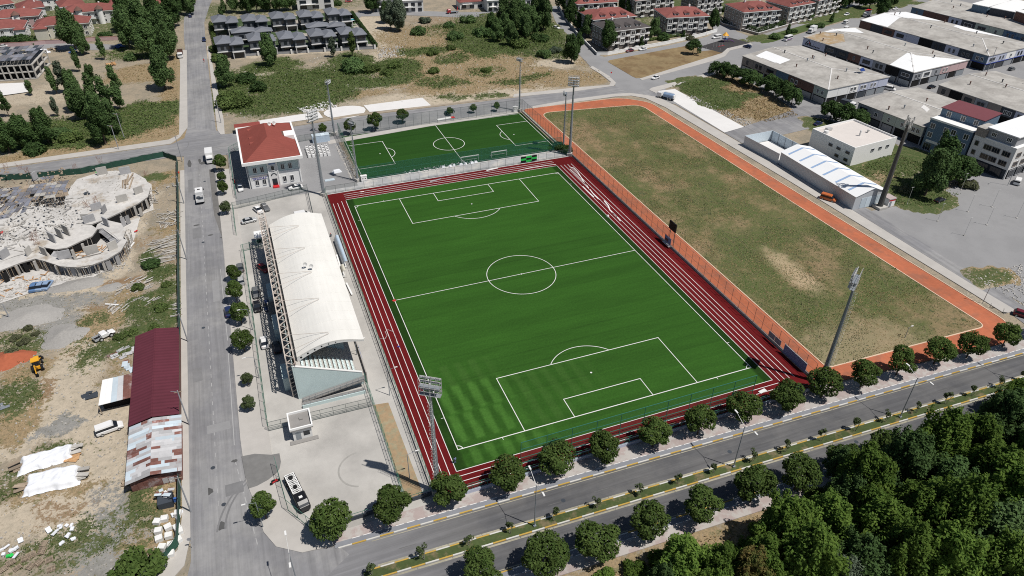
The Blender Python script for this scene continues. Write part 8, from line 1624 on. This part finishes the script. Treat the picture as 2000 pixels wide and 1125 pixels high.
ribbon('thin hose looping over the left-hand track', [(742,662),(752,662),(756,655),(752,648),(758,644),(768,648),(772,656),(776,672)], .08, 'hose', 'steel_l'); ribbon('blue reel lying on the left-hand track', [(776,677),(781,678)], .5, 'reel', 'navy', .1); ribbon('small red mat at the end of the halfway line', [(768,586),(772,588)], .8, 'mat', 'redp', .04)
for i, (u, v, lb) in enumerate(((1187,423,'white bag at the edge of the turf'),(946,398+30,'')),):
    if lb: o = thing('bag', lb, 'bag', at(u,v)); MB().box((0,0,.25), (.8,.5,.5), .4, taper=.7).build('bag_body', K['white'], o)
for i in range(7):
    o = thing('sand_bag', f'white sack on the service strip, {ORD[i]} from the left', 'sack', at(866+i*10.5+3*(i % 2), 327-i*1.6)+V(0,0,.03), RB.uniform(0,3), 'white sacks on the service strip'); MB().box((0,0,.3), (1.3,.8,.6), taper=.7).build('sack', K['tarp'], o)
o = thing('covered_pile', 'white covered pile in the clubhouse yard', 'pile', at(658,336)); MB().box((0,0,.4), (3.2,1.6,.8), .1, taper=.6).build('cover', K['tarp'], o)
o = thing('folded_tarp', 'folded light blue sheet near the tower foot', 'sheet', at(644,352)); MB().box((0,0,.1), (3.2,1.4,.2), .05).build('sheet', K['corr_b'], o)
o = thing('banner', 'white and red banner lying behind the small pitch', 'banner', at(868,232)); MB().box((0,0,.12), (6,1.6,.06), .1).build('cloth', K['offwhite'], o); MB().box((3.4,.1,.15), (1.4,1.5,.08), .1).build('red_end', K['redp'], o)
for i, (u, v) in enumerate(((1000,300),(1012,298),(1090,290),(1104,296))):
    tree('bush', i % 3, (at(u+12,v+4).x if i < 2 else at(u,v).x, at(u,v).y, 0), .55 if i < 2 else .95, f'dark creeper at the near right corner of the small pitch, {ORD[i]} clump', 'dark', 'creeper', 'creeper', 'creepers on the corner fence') if i > 1 else None
# low growth on the training field
def field_tufts(name, label, n, size, leaf, seed, thr, s_, zmax):
    r = np.random.default_rng(seed); X_ = r.uniform(50, 96, n); Y_ = r.uniform(-59, 103, n); ok = in_poly(X_, Y_, INN) & (fbm(X_, Y_, s_, seed+3)+.12*r.normal(size=n) > thr); X_, Y_ = X_[ok], Y_[ok]; m = len(X_)
    C_ = np.stack([X_, Y_, .03+zmax*r.uniform(.2, 1, m)], 1); nrm = r.normal(size=(m, 3))*.5+np.array([0, 0, .5]); nrm /= np.linalg.norm(nrm, axis=1)[:, None]; a = np.cross(nrm, r.normal(size=(m, 3))); a /= np.linalg.norm(a, axis=1)[:, None]; b_ = np.cross(nrm, a); s = size*r.uniform(.5, 1.5, m)[:, None]
    stuff(inst(np_mesh(name, np.stack([C_-a*s, C_-b_*s*.5, C_+a*s, C_+b_*s*.5], 1).reshape(-1, 3), np.arange(m*4).reshape(-1, 4), LF[leaf]), name), label, 'weeds')
field_tufts('field_weed', 'grey-green weeds in patches on the dry training field', 60000, .14, 'weed', 51, .60, 7, .18); field_tufts('field_grass', 'short green grass tufts on the training field', 60000, .13, 'bramble', 52, .60, 11, .12); field_tufts('field_straw', 'straw-coloured grass on the training field', 60000, .13, 'dry', 53, .52, 9, .12)
# repairs, covers and tyre marks on the roads
pm_ = M('road_repair', (.185,.185,.19), .9, .2, .6); pl_ = M('pale_repair', (.255,.255,.26), .9, .15, .6)
for i, (x_, y_, sx, sy, m) in enumerate(((-79.5,52,1.2,3.2,0),(-75.6,20,.8,5,1),(-80.6,-12,1.0,2.4,0),(-77,-30,2.2,1.2,1),(-76,70,1.,4,1),(-80.8,84,.7,5,0),(-75,-47,1.6,1.4,0),(-80,-44,.5,6,1))):
    sheet('road_patch', [(x_-sx,y_-sy),(x_+sx,y_-sy+.1),(x_+sx*.95,y_+sy),(x_-sx,y_+sy*.98)], .0076+.0001*i, pl_ if m else pm_)
for i, (x_, y_) in enumerate(((-78.5,-40.5),(-77,-50),(-78,46),(-79,5),(-76.5,86),(-20,-70.6),(15,-71.5),(40,-78.2),(-30,-77.8))):
    mh = MB(); mh.tube((x_,y_,.0), (x_,y_,.016), .42, .42, 16); struct(mh.build('manhole_cover', K['wall_dark']))
tm_ = M('tyre_mark', (.185,.185,.19), .9, .25, .6)
for i, (cx_, cy_, r_, a0, a1) in enumerate(((-64,-56,13,2.3,3.1),(-62,-58,16.5,2.2,3.0),(-52.5,-50.5,4.2,1.6,4.4),(-60,120,14,-2.6,-1.8),(-92,120,11,-.9,.1))):
    mk = MB(); arc(mk, cx_, cy_, r_, a0, a1, .34, .0182+.0002*i, 20); struct(mk.build('tyre_mark', tm_ if i != 2 else M('faint_tyre_mark', (.33,.32,.30), .9, .2, .6)))
